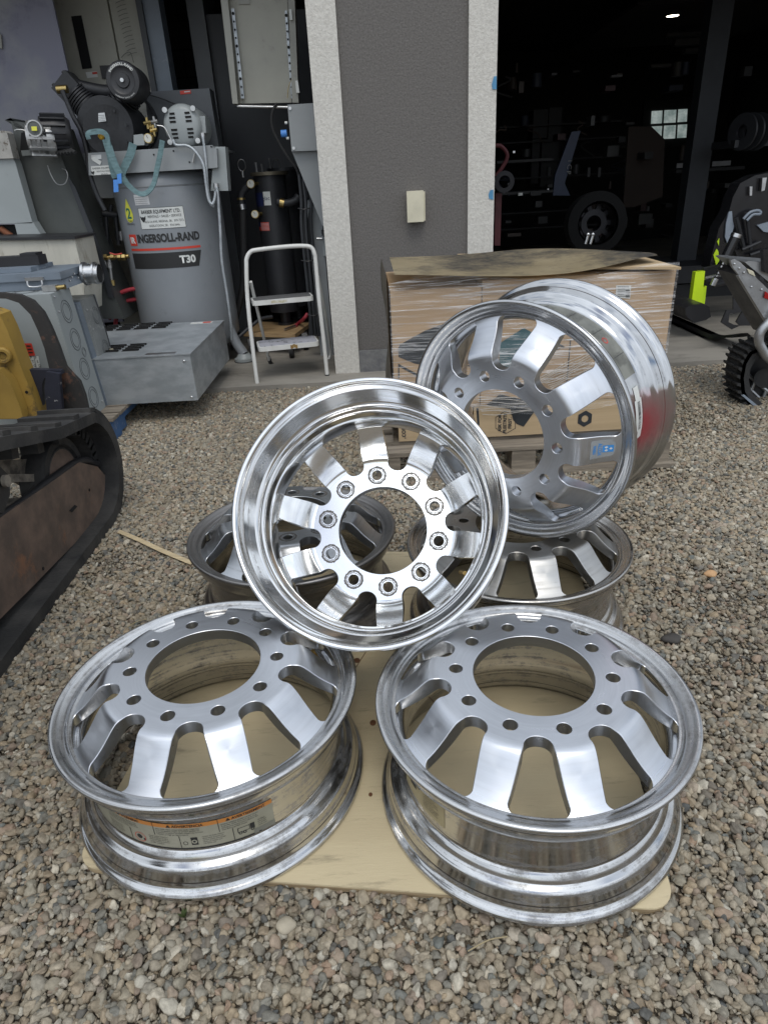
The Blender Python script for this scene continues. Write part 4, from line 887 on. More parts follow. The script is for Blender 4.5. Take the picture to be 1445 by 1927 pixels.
for i in range(4): 
    bm = nb(); box(bm, (q.x-.03, q.y-.001, q.z+.012-i*.009), (q.x+.03, q.y-.0005, q.z+.0135-i*.009)); obj('plate_line', bm, M_ink, npl)
def cylinder_head(base, tip, nf, r, hr):
    d = (tip-base); L_ = d.length; d.normalize(); bm = nb(); cyl(bm, base, tip, r*.72, 24); o = obj('pump_cylinder', bm, M_castblack, cp)
    for k in range(nf): 
        bm = nb(); p = base+d*(L_*(.12+.78*k/nf)); cyl(bm, p, p+d*.009, r, 28); obj('cooling_fin', bm, M_castblack, o)
    bm = nb(); x, y, z = frame(d); Mh = Matrix(((x.x, y.x, z.x, tip.x), (x.y, y.y, z.y, tip.y), (x.z, y.z, z.z, tip.z), (0, 0, 0, 1))); box(bm, (-hr, -hr, -.02), (hr, hr, .075), Mh); h = obj('cylinder_head', bm, M_castblack, cp, bevel=.014)
    for sx in (-1, 1):
        for sy in (-1, 1):
            p = Mh @ V((sx*hr*.7, sy*hr*.7, .075)); bm = nb(); cyl(bm, p, p+d*.012, .010, 6); obj('head_bolt', bm, M_castblack, h)
cylinder_head(pmv(172, 208), pmv(138, 172), 7, .085, .068); cylinder_head(pmv(218, 208, 4.80), pmv(248, 172, 4.80), 7, .085, .068)
bm = nb(); tube(bm, [pmv(140, 160), pmv(175, 168), pmv(205, 172), pmv(240, 165)], .035, 12); obj('crossover_pipe', bm, M_castblack, cp)
fc = AY(233, 152, 4.52); bm = nb(); lathe(bm, [(.001, .175), (.09, .175), (.098, .16), (.1, .0), (.093, -.012), (.070, -.014), (.062, -.008), (.040, -.008), (.036, -.016), (.001, -.016)], 48, axisM(fc, (-.03, -1, .05)) @ Matrix.Scale(-1, 4, (0, 0, 1))); fl = obj('intake_filter', bm, M_black, cp)
Mf = axisM(fc, (-.03, -1, .05), (1, 0, 0))
def arctext(body, rad, a0, sz, flip=1, **k):
    def fn(x, y):
        a = a0-flip*x/rad; rr = rad+flip*y; return Mf @ V((rr*math.cos(a), rr*math.sin(a), .0155))
    return textmesh(body, sz, fn, M_whitelab, fl, **k)
arctext('INGERSOLL-RAND', .0735, PI*.5, .0175, bold=.0005); arctext('COMPRESSOR  SERVICE  CENTRE', .088, -PI*.5, .0085, flip=-1)
bm = nb(); p = Mf @ V((0, 0, .017)); cyl(bm, p, p+V((0, -.012, 0)), .011, 6); obj('wing_nut', bm, M_silver, fl)
# flywheel
bm = nb(); fw = AY(247, 232, 4.99); lathe(bm, [(.16, -.03), (.175, -.03), (.175, .03), (.16, .03)], 40, axisM(fw, (0, -1, 0)), close=True); fwo = obj('flywheel_rim', bm, M_castblack, cp)
for k in range(5):
    t = 2*PI*k/5; bm = nb(); d = V((math.cos(t), 0, math.sin(t))); cyl(bm, fw, fw+d*.165, .018, 8, r2=.012); obj('flywheel_spoke', bm, M_castblack, fwo)
bm = nb(); tube(bm, [AY(268, 176, 5.0)+V((0, -.02, 0)), AY(300, 184, 4.97), AY(330, 196, 4.97), AY(349, 204, 4.97)], .004, 6, 3); obj('drive_belt', bm, M_blackr, cp)
# motor
mc = AY(342, 236, 4.62); bm = nb(); lathe(bm, [(.001, 0), (.085, .0), (.108, .014), (.118, .05), (.118, .30), (.001, .30)], 48, axisM(mc, (0, 1, 0))); mo = obj('motor', bm, M_grey_l, cp, smooth=50)
for k in range(-3, 4):
    for sgn in (-1, 1):
        if abs(k) < 1: continue
        w_ = .036 if abs(k) < 3 else .03; zc_ = k*.021; xa = .030
        bm = nb(); box(bm, (mc.x+sgn*xa, mc.y-.003, mc.z+zc_-.0055), (mc.x+sgn*(xa+w_), mc.y+.004, mc.z+zc_+.0055)); obj('vent_slot', bm, M_shadowbox, mo)
for sx in (-1, 1):
    for sz in (-1, 1):
        p = mc+V((sx*.084, .008, sz*.084)); bm = nb(); cyl(bm, p, p+V((0, -.014, 0)), .015, 12); obj('through_bolt', bm, M_silver, mo)
bm = nb(); pY(bm, [(368, 219), (386, 218), (388, 250), (371, 252)], 4.66, .10); obj('motor_junction_box', bm, M_grey_l, mo, bevel=.003)
bm = nb(); box(bm, (mc.x-.11, 4.66, zd), (mc.x+.11, 4.9, mc.z-.112)); obj('motor_foot', bm, M_grey, mo)
# switch, gauge, fittings
bm = nb(); pY(bm, [(252, 254), (268, 252), (273, 258), (272, 273), (252, 274)], 4.58, .08); obj('pressure_switch', bm, M_grey_l, cp, bevel=.005)
gauge(279, 260, 4.57, .026, cp, (-.1, -1, .05))
for u, v, Y in ((278, 232, 4.62), (284, 240, 4.63), (290, 246, 4.62), (291, 230, 4.66)):
    p = AY(u, v, Y); bm = nb(); cyl(bm, p+V((-.02, 0, 0)), p+V((.02, 0, .005)), .011, 8); cyl(bm, p+V((0, 0, -.03)), p+V((0, 0, .03)), .008, 8); obj('pipe_fitting', bm, M_brassy if u != 291 else M_alu, cp)
bm = nb(); tube(bm, [AY(u, v, 4.63) for u, v in [(296, 236), (310, 240), (322, 262), (328, 270)]], .004, 8, 4); obj('copper_line', bm, M_silver, cp)
bm = nb(); tube(bm, [AY(u, v, 4.60) for u, v in [(118, 170), (124, 185), (138, 218), (155, 250), (164, 285), (167, 312), (173, 338), (184, 368), (198, 396)]], .014, 12); obj('discharge_pipe', bm, M_castblack, cp)
bm = nb(); p = AY(118, 168, 4.64); cyl(bm, p+V((-.03, 0, 0)), p+V((.03, 0, 0)), .022, 10); obj('elbow_fitting', bm, M_brassy, cp)
def conduit(name, pts, Y, r, parent):
    bm = nb(); tube(bm, [AY(u, v, Y+dy) for u, v, dy in [(p+(0,))[:3] for p in pts]], r, 8, 5, ribs=.012); return obj(name, bm, M_galv, parent, smooth=70)
conduit('flexible_conduit', [(326, 263), (332, 273), (352, 274), (368, 285), (383, 310), (388, 345), (393, 375), (400, 384), (405, 372), (406, 360)], 4.54, .0095, cp)
conduit('flexible_conduit', [(382, 256), (386, 285), (389, 320), (391, 355), (397, 383), (404, 388)], 4.56, .0095, cp)
conduit('flexible_conduit', [(408, 352), (411, 375), (415, 430), (418, 490), (428, 555), (435, 610), (436, 640)], 4.56, .0105, cp)
bm = nb(); cyl(bm, AY(382, 250, 4.6), AY(383, 259, 4.6), .015, 10); cyl(bm, AY(407, 345, 4.57), AY(408, 355, 4.57), .017, 10); obj('conduit_nut', bm, M_silver, cp)
# brass air outlet and red hoses
bv = thing('brass_manifold', 'brass ball valve manifold with red lever on the compressor outlet', 'valve', AY(215, 486, 4.72))
bm = nb(); cyl(bm, AY(184, 486, 4.7), AY(243, 482, 4.72), .013, 12); obj('pipe_run', bm, M_brassy, bv)
for u in (188, 200, 213, 226, 234): bm = nb(); p = AY(u, 484, 4.70); cyl(bm, p+V((-.011, 0, 0)), p+V((.011, 0, 0)), .021, 6); obj('hex_fitting', bm, M_brassy, bv)
bm = nb(); tube(bm, [AY(207, 476, 4.69), AY(218, 479, 4.69), AY(230, 477, 4.69)], .005, 6, 3); obj('red_lever', bm, M_red, bv)
for u0, v0, u1, v1 in ((196, 486, 196, 522), (206, 488, 213, 545)):
    bm = nb(); cyl(bm, AY(u0, v0, 4.7), AY(u1, v1, 4.7), .011, 10); cyl(bm, AY(u0, v0+6, 4.7), AY(u0+1, v0+16, 4.7), .018, 6); obj('drop_pipe', bm, M_alu, bv)
    bm = nb(); cyl(bm, AY(u1-1, v1-18, 4.69), AY(u1, v1-8, 4.69), .016, 6); obj('quick_coupler', bm, M_brassy, bv)
for k, (pts, lb) in enumerate(((((214, 546), (217, 565), (219, 590), (218, 612)), 'straight red air hose hanging from the brass manifold'), (((205, 580), (212, 566), (226, 552), (245, 545), (262, 543)), 'upper curled red air hose left of the grey tank'), (((206, 600), (216, 582), (234, 568), (262, 562)), 'lower curled red air hose left of the grey tank'))):
    bm = nb(); tube(bm, [AY(u, v, 4.72+.04*k) for u, v in pts], .014, 10); tag(obj('air_hose', bm, M_redhose), lb, 'hose', 'red air hoses beside the tank')
bm = nb(); tube(bm, [AZ(438, 664, .05)+V((0, 0, .03)), AY(440, 645, 4.85), AY(452, 632, 4.9), AY(475, 612, 4.95), AY(492, 600, 5.0), AY(512, 596, 5.05)], .013, 10); tag(obj('floor_hose', bm, M_slate), 'dark grey hose rising from the compressor foot behind the stool', 'hose')
# lifting sling
sl = thing('lifting_sling', 'faded teal webbing sling draped round the compressor top', 'sling', AY(255, 300, 4.5))
def ribbon(name, pts, w, parent, mat, th=.003, Y=4.5):
    P = smooth_path([AY(p[0], p[1], Y+(p[2] if len(p) > 2 else 0)) for p in pts], 5); bm = nb(); rows = []
    for i, p in enumerate(P):
        t = (P[min(i+1, len(P)-1)]-P[max(i-1, 0)]).normalized(); s = t.cross(V((0, -1, 0))).normalized(); n_ = V((0, -1, 0)); tw = .35*math.sin(i*.13+w*90); s = (s*math.cos(tw)+n_*math.sin(tw))
        q = s.cross(t).normalized()*th
        rows.append([bm.verts.new(p+s*w+q), bm.verts.new(p+q*1.6), bm.verts.new(p-s*w+q), bm.verts.new(p-s*w-q), bm.verts.new(p-q*.4), bm.verts.new(p+s*w-q)])
    for A_, B_ in zip(rows, rows[1:]):
        for i in range(6): bm.faces.new((A_[i], A_[(i+1) % 6], B_[(i+1) % 6], B_[i]))
    bm.faces.new(rows[0]); bm.faces.new(rows[-1][::-1]); return obj(name, bm, mat, parent, smooth=60)
ribbon('sling_strand', [(168, 262), (166, 252), (178, 248), (192, 248), (202, 256), (205, 275), (213, 300), (226, 325), (242, 348), (262, 364), (278, 362), (290, 345), (296, 318), (302, 290), (306, 264)], .0145, sl, M_teal)
ribbon('sling_strand', [(200, 262), (208, 290), (214, 320), (218, 335)], .022, sl, M_teal, Y=4.52)
ribbon('sling_strand', [(251, 270), (246, 290), (237, 310), (230, 330), (238, 345)], .022, sl, M_teal, Y=4.53)
ribbon('sling_strand', [(205, 275), (215, 305), (226, 328)], .02, sl, M_teal, Y=4.485)
bm = nb(); pY(bm, [(221, 328), (229, 326), (230, 345), (222, 346)], 4.46, -.004); pY(bm, [(214, 338), (223, 338), (224, 361), (215, 362)], 4.464, -.004); obj('sling_tag', bm, M_blue, sl)
bm = nb(); ball(bm, AY(191, 256, 4.53), .019, (1, .6, 1.1)); tag(obj('oil_plug', bm, pm('yellow_plug', (.55, .33, .03), .4)), 'yellow oil filler plug under the teal sling', 'plug')

# grey sheet behind the pump (machine panel with small label)
gp = thing('grey_sheet', 'flat grey panel left of the tank with a tiny coloured label', 'panel', AY(170, 370, 4.95))
bm = nb(); pY(bm, [(92, 292), (212, 285), (222, 372), (148, 374)], 5.0, .05); obj('panel_sheet', bm, M_grey, gp, bevel=.003)
bm = nb(); pY(bm, [(136, 332), (145, 331), (146, 339), (138, 340)], 4.998, -.002); obj('tiny_label', bm, M_navy, gp)

# --- left machine stand with motor
ms = thing('machine_stand', 'olive grey leaning machine stand carrying an electric gear motor', 'machine', AY(120, 480, 4.4))
bm = nb(); pY(bm, [(10, 226), (20, 222), (62, 420), (82, 449), (190, 600), (235, 600), (190, 500), (115, 292), (96, 236), (58, 232)], 4.62, .35); obj('side_plate', bm, M_oilgrey, ms, bevel=.006)
bm = nb(); pY(bm, [(122, 320), (142, 352), (190, 470), (215, 560), (205, 560), (180, 475), (135, 356)], 4.60, .015); obj('stiffener', bm, M_slate, ms)
bm = nb(); pY(bm, [(-60, 290), (26, 299), (30, 308), (62, 420), (-60, 422)], 4.50, .08); obj('front_cover', bm, M_grey_l, ms, bevel=.004)
bm = nb(); pY(bm, [(28, 420), (63, 418), (82, 449), (36, 452)], 4.50, .08); obj('lower_cover', bm, M_grey_l, ms, bevel=.004)
bm = nb(); pY(bm, [(-60, 245), (8, 246), (14, 250), (26, 298), (-60, 300)], 4.48, .08); obj('worn_cover', bm, pm('worn_white', (.36, .35, .32), .7, scale=14, dirt=(.10, .08, .06), dscale=16, dlo=.56, dhi=.62), ms, bevel=.003)
bm = nb(); pY(bm, [(-60, 424), (27, 423), (35, 452), (-60, 453)], 4.54, .02); obj('dark_opening', bm, M_shadowbox, ms)
bm = nb(); cyl(bm, AY(2, 430, 4.53), AY(24, 446, 4.53), .02, 10); obj('rusty_shaft', bm, pm('orange_rust', (.20, .07, .03), .8), ms)
bm = nb(); pY(bm, [(42, 250), (58, 246), (60, 284), (40, 286)], 4.60, -.01); obj('side_window', bm, M_shadowbox, ms)
gmx = thing('gear_motor', 'ribbed cast gear motor with round gauge on the machine stand', 'motor', AY(95, 290, 4.5))
def rv(u, v, Y, prof, mat, nm, par, ax=(-.93, -.3, .05), n=32):
    bm = nb(); lathe(bm, prof, n, axisM(AY(u, v, Y), ax)); return obj(nm, bm, mat, par)
rv(118, 253, 4.50, [(.001, -.05), (.075, -.05), (.092, -.03), (.095, .03), (.09, .11), (.001, .11)], M_black, 'motor_body', gmx)
for k in range(16):
    t = 2*PI*k/16; M_ = axisM(AY(118, 253, 4.50), (-.93, -.3, .05)); bm = nb(); box(bm, (.088, -.004, -.03), (.108, .004, .10), M_ @ Matrix.Rotation(t, 4, 'Z')); obj('motor_fin', bm, M_castblack, gmx)
rv(92, 262, 4.46, [(.001, -.04), (.08, -.04), (.09, -.02), (.09, .0), (.075, .01), (.075, .035), (.085, .04), (.085, .055), (.07, .065), (.07, .085), (.078, .09), (.07, .11), (.001, .11)], M_alu, 'gearbox', gmx)
for k in range(10):
    t = 2*PI*k/10; M_ = axisM(AY(92, 262, 4.46), (-.93, -.3, .05)) @ Matrix.Rotation(t, 4, 'Z'); bm = nb(); box(bm, (.068, -.007, -.03), (.094, .007, .10), M_); obj('gearbox_rib', bm, M_alu, gmx)
rv(66, 242, 4.36, [(.001, .002), (.034, .002), (.036, .008), (.043, .008), (.044, -.02), (.001, -.02)], M_alu, 'dial_case', gmx, ax=(.08, -1, .1))
bm = nb(); pY(bm, [(60, 238), (70, 238), (71, 246), (61, 246)], 4.345, -.003); obj('dial_sticker', bm, M_yel, gmx)
rv(66, 242, 4.36, [(.001, .004), (.034, .004)], M_oilgrey, 'dial_face', gmx, ax=(.08, -1, .1))
for k in range(6): bm = nb(); cyl(bm, AY(104+k*6, 284-k*.5, 4.44), AY(112+k*6, 290-k*.5, 4.42), .011, 8); obj('cable_loop', bm, M_blackr, gmx)
bm = nb(); tube(bm, [AY(u, v, 4.56) for u, v in [(90, 311), (97, 330), (108, 346), (122, 346), (128, 333), (125, 321), (117, 317)]], .003, 6); obj('loose_wire', bm, M_alu, gmx)
bm = nb(); tube(bm, [AY(u, v, 4.42) for u, v in [(28, 246), (35, 244), (48, 246), (52, 256), (60, 282)]], .004, 6, 3); obj('bracket_wire', bm, M_alu, gmx)
bm = nb(); box(bm, AY(40, 283, 4.42), AY(112, 292, 4.56)); obj('mount_shelf', bm, M_oilgrey, gmx)
# dirty white tub behind the enclosures
tb = thing('stained_tub', 'stained off-white tub behind the grey electrical boxes', 'tub', AY(80, 520, 4.25))
bm = nb(); pY(bm, [(-80, 452), (140, 448), (158, 520), (160, 590), (-80, 600)], 4.22, .30); obj('tub_body', bm, pm('stained_cream', (.50, .48, .41), .7, scale=3, dirt=(.16, .12, .07), dscale=4, dlo=.54, dhi=.72, stretch=(3, 1, .6)), tb, bevel=.01)
bm = nb(); pY(bm, [(-80, 449), (141, 445), (142, 450), (-80, 454)], 4.20, .34); obj('tub_rim', bm, M_black, tb)
M_darkpipe = M_slate
bp_ = thing('valve_pipes', 'black valve and pipe cluster left of the tank', 'pipe', AY(210, 400, 4.9))
for (u0, v0, u1, v1, r_) in ((195, 402, 222, 405, .02), (210, 385, 208, 402, .012), (200, 405, 204, 470, .012), (218, 405, 224, 460, .014), (190, 408, 198, 450, .005)):
    bm = nb(); cyl(bm, AY(u0, v0, 4.9), AY(u1, v1, 4.9), r_, 10); obj('black_pipe', bm, M_castblack, bp_)
bm = nb(); cyl(bm, AY(228, 435, 4.9), AY(230, 452, 4.9), .016, 10); obj('grey_valve', bm, M_alu, bp_)

# --- pallet with electrical enclosures
def pallet(name, label, x0, x1, y0, y1, tint, deckmat, h=.125, n_top=7, along='X', rot=0, boards=None):
    t = thing(name, label, 'pallet', ((x0+x1)/2, (y0+y1)/2, 0))
    return t
pl = thing('blue_pallet', 'grey-decked pallet with blue painted stringers under the electrical boxes', 'pallet', (-2.0, 3.7, 0))
M_bluep = pm('worn_blue_paint', (.05, .12, .26), .7, scale=5, dirt=(.28, .30, .32), dscale=7, dlo=.55, dhi=.68, bump=.3)
PX0, PX1, PY0, PY1 = -2.55, -1.37, 3.28, 4.08
for k, y in enumerate(np.linspace(PY0+.05, PY1-.05, 7)):
    bm = nb(); box(bm, (PX0, y-.048, .105), (PX1+.01*random.random(), y+.048, .122)); obj('deck_board', bm, M_wood, pl, bevel=.002)
for x in (PX0+.02, (PX0+PX1)/2, PX1-.024):
    bm = nb(); box(bm, (x-.02, PY0+.01, .018), (x+.02, PY0+.20, .104)); box(bm, (x-.02, PY0+.2005, .068), (x+.02, PY1-.20, .1035)); box(bm, (x-.02, PY1-.1995, .018), (x+.02, PY1-.01, .104)); obj('stringer', bm, M_bluep, pl, bevel=.002)
for y in (PY0+.06, PY1-.06):
    bm = nb(); box(bm, (PX0, y-.05, .001), (PX1-.002, y+.05, .0175)); obj('bottom_board', bm, M_bluep, pl, bevel=.002)
PT = .1225
def knock(parent, c_, n_, r, mat):
    mat = M_grey_d
    """concentric knockout rings on an enclosure face"""
    M_ = axisM(c_, n_)
    for rr in (r, r*.72):
        bm = nb(); lathe(bm, [(rr, .0002), (rr*.965, .0016), (rr*.93, .0002)], 32, M_); obj('knockout_ring', bm, mat, parent)
# front enclosure
e1 = thing('enclosure', 'largest pale grey electrical box with a row of knockouts, nearest the yellow arm', 'electrical box', (-1.9, 3.4, PT))
p0 = AZ(170, 790, PT); p1 = AZ(201, 765, PT); XE = (p0.x+p1.x)/2; y0e, y1e = p0.y, p1.y; zt = AX(91, 553, XE).z
zt = AY(95, 553, y0e).z; lean = AY(95, 553, y0e).x-XE
bm = nb(); prism(bm, [V((XE, y0e, PT)), V((XE+lean, y0e, zt)), V((XE+lean-1.0, y0e, zt)), V((XE-.95, y0e, PT))], (0, y1e-y0e, 0)); obj('box_shell', bm, M_grey_l, e1, bevel=.004)
Lz = (V((XE+lean, 0, zt))-V((XE, 0, PT))); nE = V((Lz.z, 0, -Lz.x)).normalized()
def onE(s, y): return V((XE, y, PT))+Lz*s+nE*.0008
ymE = (y0e+y1e)/2
for s, r in ((.84, .055), (.62, .055), (.38, .055), (.14, .055), (.50, .024)):
    knock(e1, onE(s, ymE+(.05 if r < .03 else 0)), nE, r, M_grey)
for s, y in ((.97, y0e+.03), (.86, y0e+.03), (.06, y0e+.03), (.06, y1e-.03)):
    bm = nb(); p = onE(s, y); ball(bm, p, .007, (1, 1, 1), 1); obj('rivet', bm, M_silver, e1)
for x in (-.17, -.42, -.68): knock(e1, V((XE+lean+x, ymE, zt+.001)), V((0, 0, 1)), .062, M_grey)
bm = nb(); pY(bm, [(46, 646), (60, 646), (67, 669), (53, 670)], y0e-.0015, -.002); lb = obj('danger_label', bm, M_red, e1)
for k in range(3): bm = nb(); pY(bm, [(50+k*2, 650+k*6), (58+k*2, 650+k*6), (59+k*2, 652.5+k*6), (51+k*2, 652.5+k*6)], y0e-.004, -.001); obj('label_line', bm, M_ink, lb)
for k in range(2):
    bm = nb(); pY(bm, [(57+k*9, 672-k), (64+k*9, 671-k), (71+k*9-3, 692-k), (63+k*9-2, 693-k)], y0e-.0015, -.002); l2 = obj('panel_label', bm, M_whitelab, e1)
    q = AY(64+k*9, 682, y0e-.004)
    for i, ch in enumerate(('F', 'E', 'D') if k else ('P', 'T', 'G')): textmesh(ch, .018, lambda x, y, i=i: (q.x+x-.006+i*.004, q.y, q.z+y+.018-i*.02), M_ink, l2)
# second enclosure
e2 = thing('enclosure', 'narrow blue-grey electrical box with white overspray, behind the knockout box', 'electrical box', (-1.8, 3.65, PT))
q0 = V((XE+.015, y1e+.075, PT)); q1 = V((XE+.015, y1e+.24, PT)); X2 = (q0.x+q1.x)/2; z2 = AY(150, 564, q0.y).z; ln2 = lean*.92
M_over = M_galv2
y2a, y2b = q0.y+.0, q1.y+.02
bm = nb(); prism(bm, [V((X2, y2a, PT)), V((X2+ln2, y2a, z2)), V((X2+ln2-.7, y2a, z2)), V((X2-.7, y2a, PT))], (0, y2b-y2a, 0)); obj('box_shell', bm, M_over, e2, bevel=.004)
bm = nb(); prism(bm, [V((X2-.012, y2a-.055, PT)), V((X2+ln2-.012, y2a-.055, z2-.01)), V((X2+ln2-.7, y2a-.055, z2-.01)), V((X2-.7, y2a-.055, PT))], (0, .053, 0)); obj('box_door', bm, M_bluegrey, e2, bevel=.006)
L2 = V((ln2, 0, z2-PT)); n2 = V((L2.z, 0, -L2.x)).normalized(); ym2 = (y2a+y2b)/2
for s in (.82, .50, .15): knock(e2, V((X2, ym2+.02, PT))+L2*s+n2*.0008, n2, .045, M_grey)
bm = nb(); a = V((X2, y2b-.05, PT))+L2*.48+n2*.02; cyl(bm, a, a-L2*.20+V((0, 0, 0)), .011, 12); obj('door_bar', bm, pm('tan_bar', (.33, .30, .22), .5), e2)
bm = nb(); a = V((X2, y2b-.06, PT))+L2*.27; box(bm, a+V((-.005, -.03, -.015)), a+V((.045, .03, .02))); obj('door_clamp', bm, M_alu, e2, bevel=.003)
bm = nb(); a = V((X2, y2b-.03, PT)); tube(bm, [a+L2*1.0+n2*.004, a+L2*.8+n2*.01, a+L2*.6+n2*.012, a+L2*.5+n2*.01], .003, 6); obj('thin_wire', bm, M_slate, e2)
for s, dy in ((.9, .02), (.72, .02), (.06, .03), (.1, .12)): bm = nb(); ball(bm, V((X2, y2a+dy, PT))+L2*s+n2*.001, .006, (1, 1, 1), 1); obj('rivet', bm, M_silver, e2)
# top enclosure lying on both
e3 = thing('enclosure', 'blue-grey lidded electrical box with hasp, lying on top of the upright boxes', 'electrical box', (-1.9, 3.55, zt))
zA = zt+.001
fr0 = AZ(134, 567, zA); 
bx = AY(120, 513, 3.36); 
y3a = 3.44; a = AY(116, 511, y3a); b_ = AY(136, 566, y3a); zt3 = a.z; x3 = (a.x+b_.x)/2; zb3 = zt+.002
y3b = y3a+.36
bm = nb(); prism(bm, [V((x3, y3a, zb3)), V((x3-.02, y3a, zt3-.035)), V((x3-1.0, y3a, zt3-.035)), V((x3-1.0, y3a, zb3))], (0, y3b-y3a, 0)); obj('box_shell', bm, M_bluegrey, e3, bevel=.003)
bm = nb(); box(bm, (x3-1.0, y3a-.012, zt3-.034), (x3-.012, y3b+.01, zt3)); obj('lid', bm, M_bluegrey, e3, bevel=.004)
bm = nb(); box(bm, (x3-1.0, y3a+.06, zt3+.001), (x3-.18, y3b-.04, zt3+.022)); obj('raised_panel', bm, M_bluegrey, e3, bevel=.008)
bm = nb(); a = AY(66, 524, y3a-.012); box(bm, a+V((-.045, -.008, -.01)), a+V((.045, 0, .006))); tube(bm, [a+V((-.035, -.010, -.01)), a+V((-.03, -.014, -.035)), a+V((.03, -.014, -.035)), a+V((.035, -.010, -.01))], .004, 6, 3); obj('hasp', bm, M_silver, e3)
bm = nb(); cc_ = V((x3, y3a+.24, (zb3+zt3)/2-.0)); cyl(bm, cc_, cc_+V((.085, 0, -.004)), .048, 32, cap=False); cyl(bm, cc_+V((.004, 0, 0)), cc_+V((.016, 0, 0)), .058, 32); cyl(bm, cc_+V((.06, 0, 0)), cc_+V((.068, 0, 0)), .055, 32); hb = obj('conduit_hub', bm, M_silver, e3)
bm = nb(); cyl(bm, cc_+V((.078, 0, 0)), cc_+V((.08, 0, 0)), .046, 32); obj('hub_bore', bm, M_shadowbox, hb)
for k in range(7): bm = nb(); ball(bm, V((x3+.001, y3a+.05+.035*k, zb3+.03+.012*(k % 3))), .0065, (1, 1, 1), 1); obj('rivet', bm, M_silver, e3)
cn = thing('cable_clamp', 'small grey clamp with a brass screw on the corner of the knockout box', 'clamp', AY(118, 532, y0e+.05))
bm = nb(); p = V((XE+lean-.03, y0e+.09, zt)); box(bm, p+V((-.035, -.02, .002)), p+V((.03, .025, .028))); obj('clamp_body', bm, M_alu, cn, bevel=.006)
bm = nb(); cyl(bm, p+V((.03, 0, .015)), p+V((.07, 0, .018)), .011, 10); obj('clamp_screw', bm, M_brassy, cn)
bk = thing('black_bracket', 'black steel bracket lying on the blue-grey lid', 'bracket', AZ(30, 497, zt3))
bm = nb(); a = AZ(30, 500, zt3+.023); box(bm, a+V((-.12, -.035, 0)), a+V((.14, .06, .045))); obj('bracket_body', bm, M_black, bk, bevel=.006)
bm = nb(); box(bm, a+V((.05, -.03, .0455)), a+V((.13, .05, .058))); obj('bracket_boss', bm, M_black, bk, bevel=.008)
# louvred box
lv = thing('louvred_box', 'long galvanised box with rows of louvres overhanging the pallet', 'metal box', (-1.2, 4.0, PT))
bx0, bx1, by0, by1, bz0, bz1 = -2.3, -.978, 3.53, 4.46, .1225, .375
bm = nb(); box(bm, (bx0, by0, bz0), (bx1, by1, bz1-.004)); obj('box_body', bm, M_galv, lv, bevel=.003)
bm = nb(); box(bm, (bx0, by0-.006, bz1-.003), (bx1+.006, by1, bz1+.004)); ld = obj('top_sheet', bm, M_galv, lv, bevel=.0015)
M_lip = M_galv
for (pa, pb, ys_, cnt) in ((206, 330, (607, 618), 6), (213, 282, (648, 661), 3)):
    xa, xb = AZ(pa, ys_[0], bz1).x, AZ(pb, ys_[0], bz1).x; ya, yb = AZ(pb, ys_[1], bz1).y, AZ(pb, ys_[0], bz1).y; sx = .112
    for c_ in range(cnt):
        x = xb-sx*(c_+1)+.01
        for k in range(4):
            y = ya+(yb-ya)*(k+.2)/4; hy = (yb-ya)/4
            bm = nb(); box(bm, (x, y, bz1+.0045), (x+sx-.02, y+hy*.45, bz1+.0055)); box(bm, (x, y+hy*.40, bz1+.0056), (x+sx-.02, y+hy*.43, bz1+.0125)); obj('louvre_gap', bm, M_shadowbox, ld)
            bm = nb(); prism(bm, [V((x, y+hy*.45, bz1+.004)), V((x, y+hy*.5, bz1+.012)), V((x, y+hy*.9, bz1+.004))], (sx-.02, 0, 0)); obj('louvre', bm, M_lip, ld)
for p in ((bx1-.035, by0-.0065, bz1-.035), (bx1-.03, by0-.0065, bz0+.02)): bm = nb(); ball(bm, p, .007, (1, .6, 1), 1); obj('rivet', bm, M_silver, lv)
bm = nb(); box(bm, (bx1-.20, by1-.08, bz1+.0045), (bx1-.06, by1-.03, bz1+.0055)); l3 = obj('red_white_label', bm, M_whitelab, ld); bm = nb(); box(bm, (bx1-.12, by1-.075, bz1+.006), (bx1-.07, by1-.035, bz1+.0065)); obj('label_block', bm, M_red, l3)
bm = nb(); box(bm, (bx1-.24, by0+.005, bz1+.0045), (bx1-.08, by0+.05, bz1+.0055)); obj('clear_label', bm, M_silver, ld)

# --- excavator at the left edge
ex_ = thing('mini_excavator', 'mini excavator with rusty track frame, rubber track and yellow boom at the left edge', 'excavator', (-1.4, 1.9, 0))
TXo, TW = -1.048, .21           # outer face of the track, width towards -x
TYE, TR0 = 2.50, .27            # front idler centre
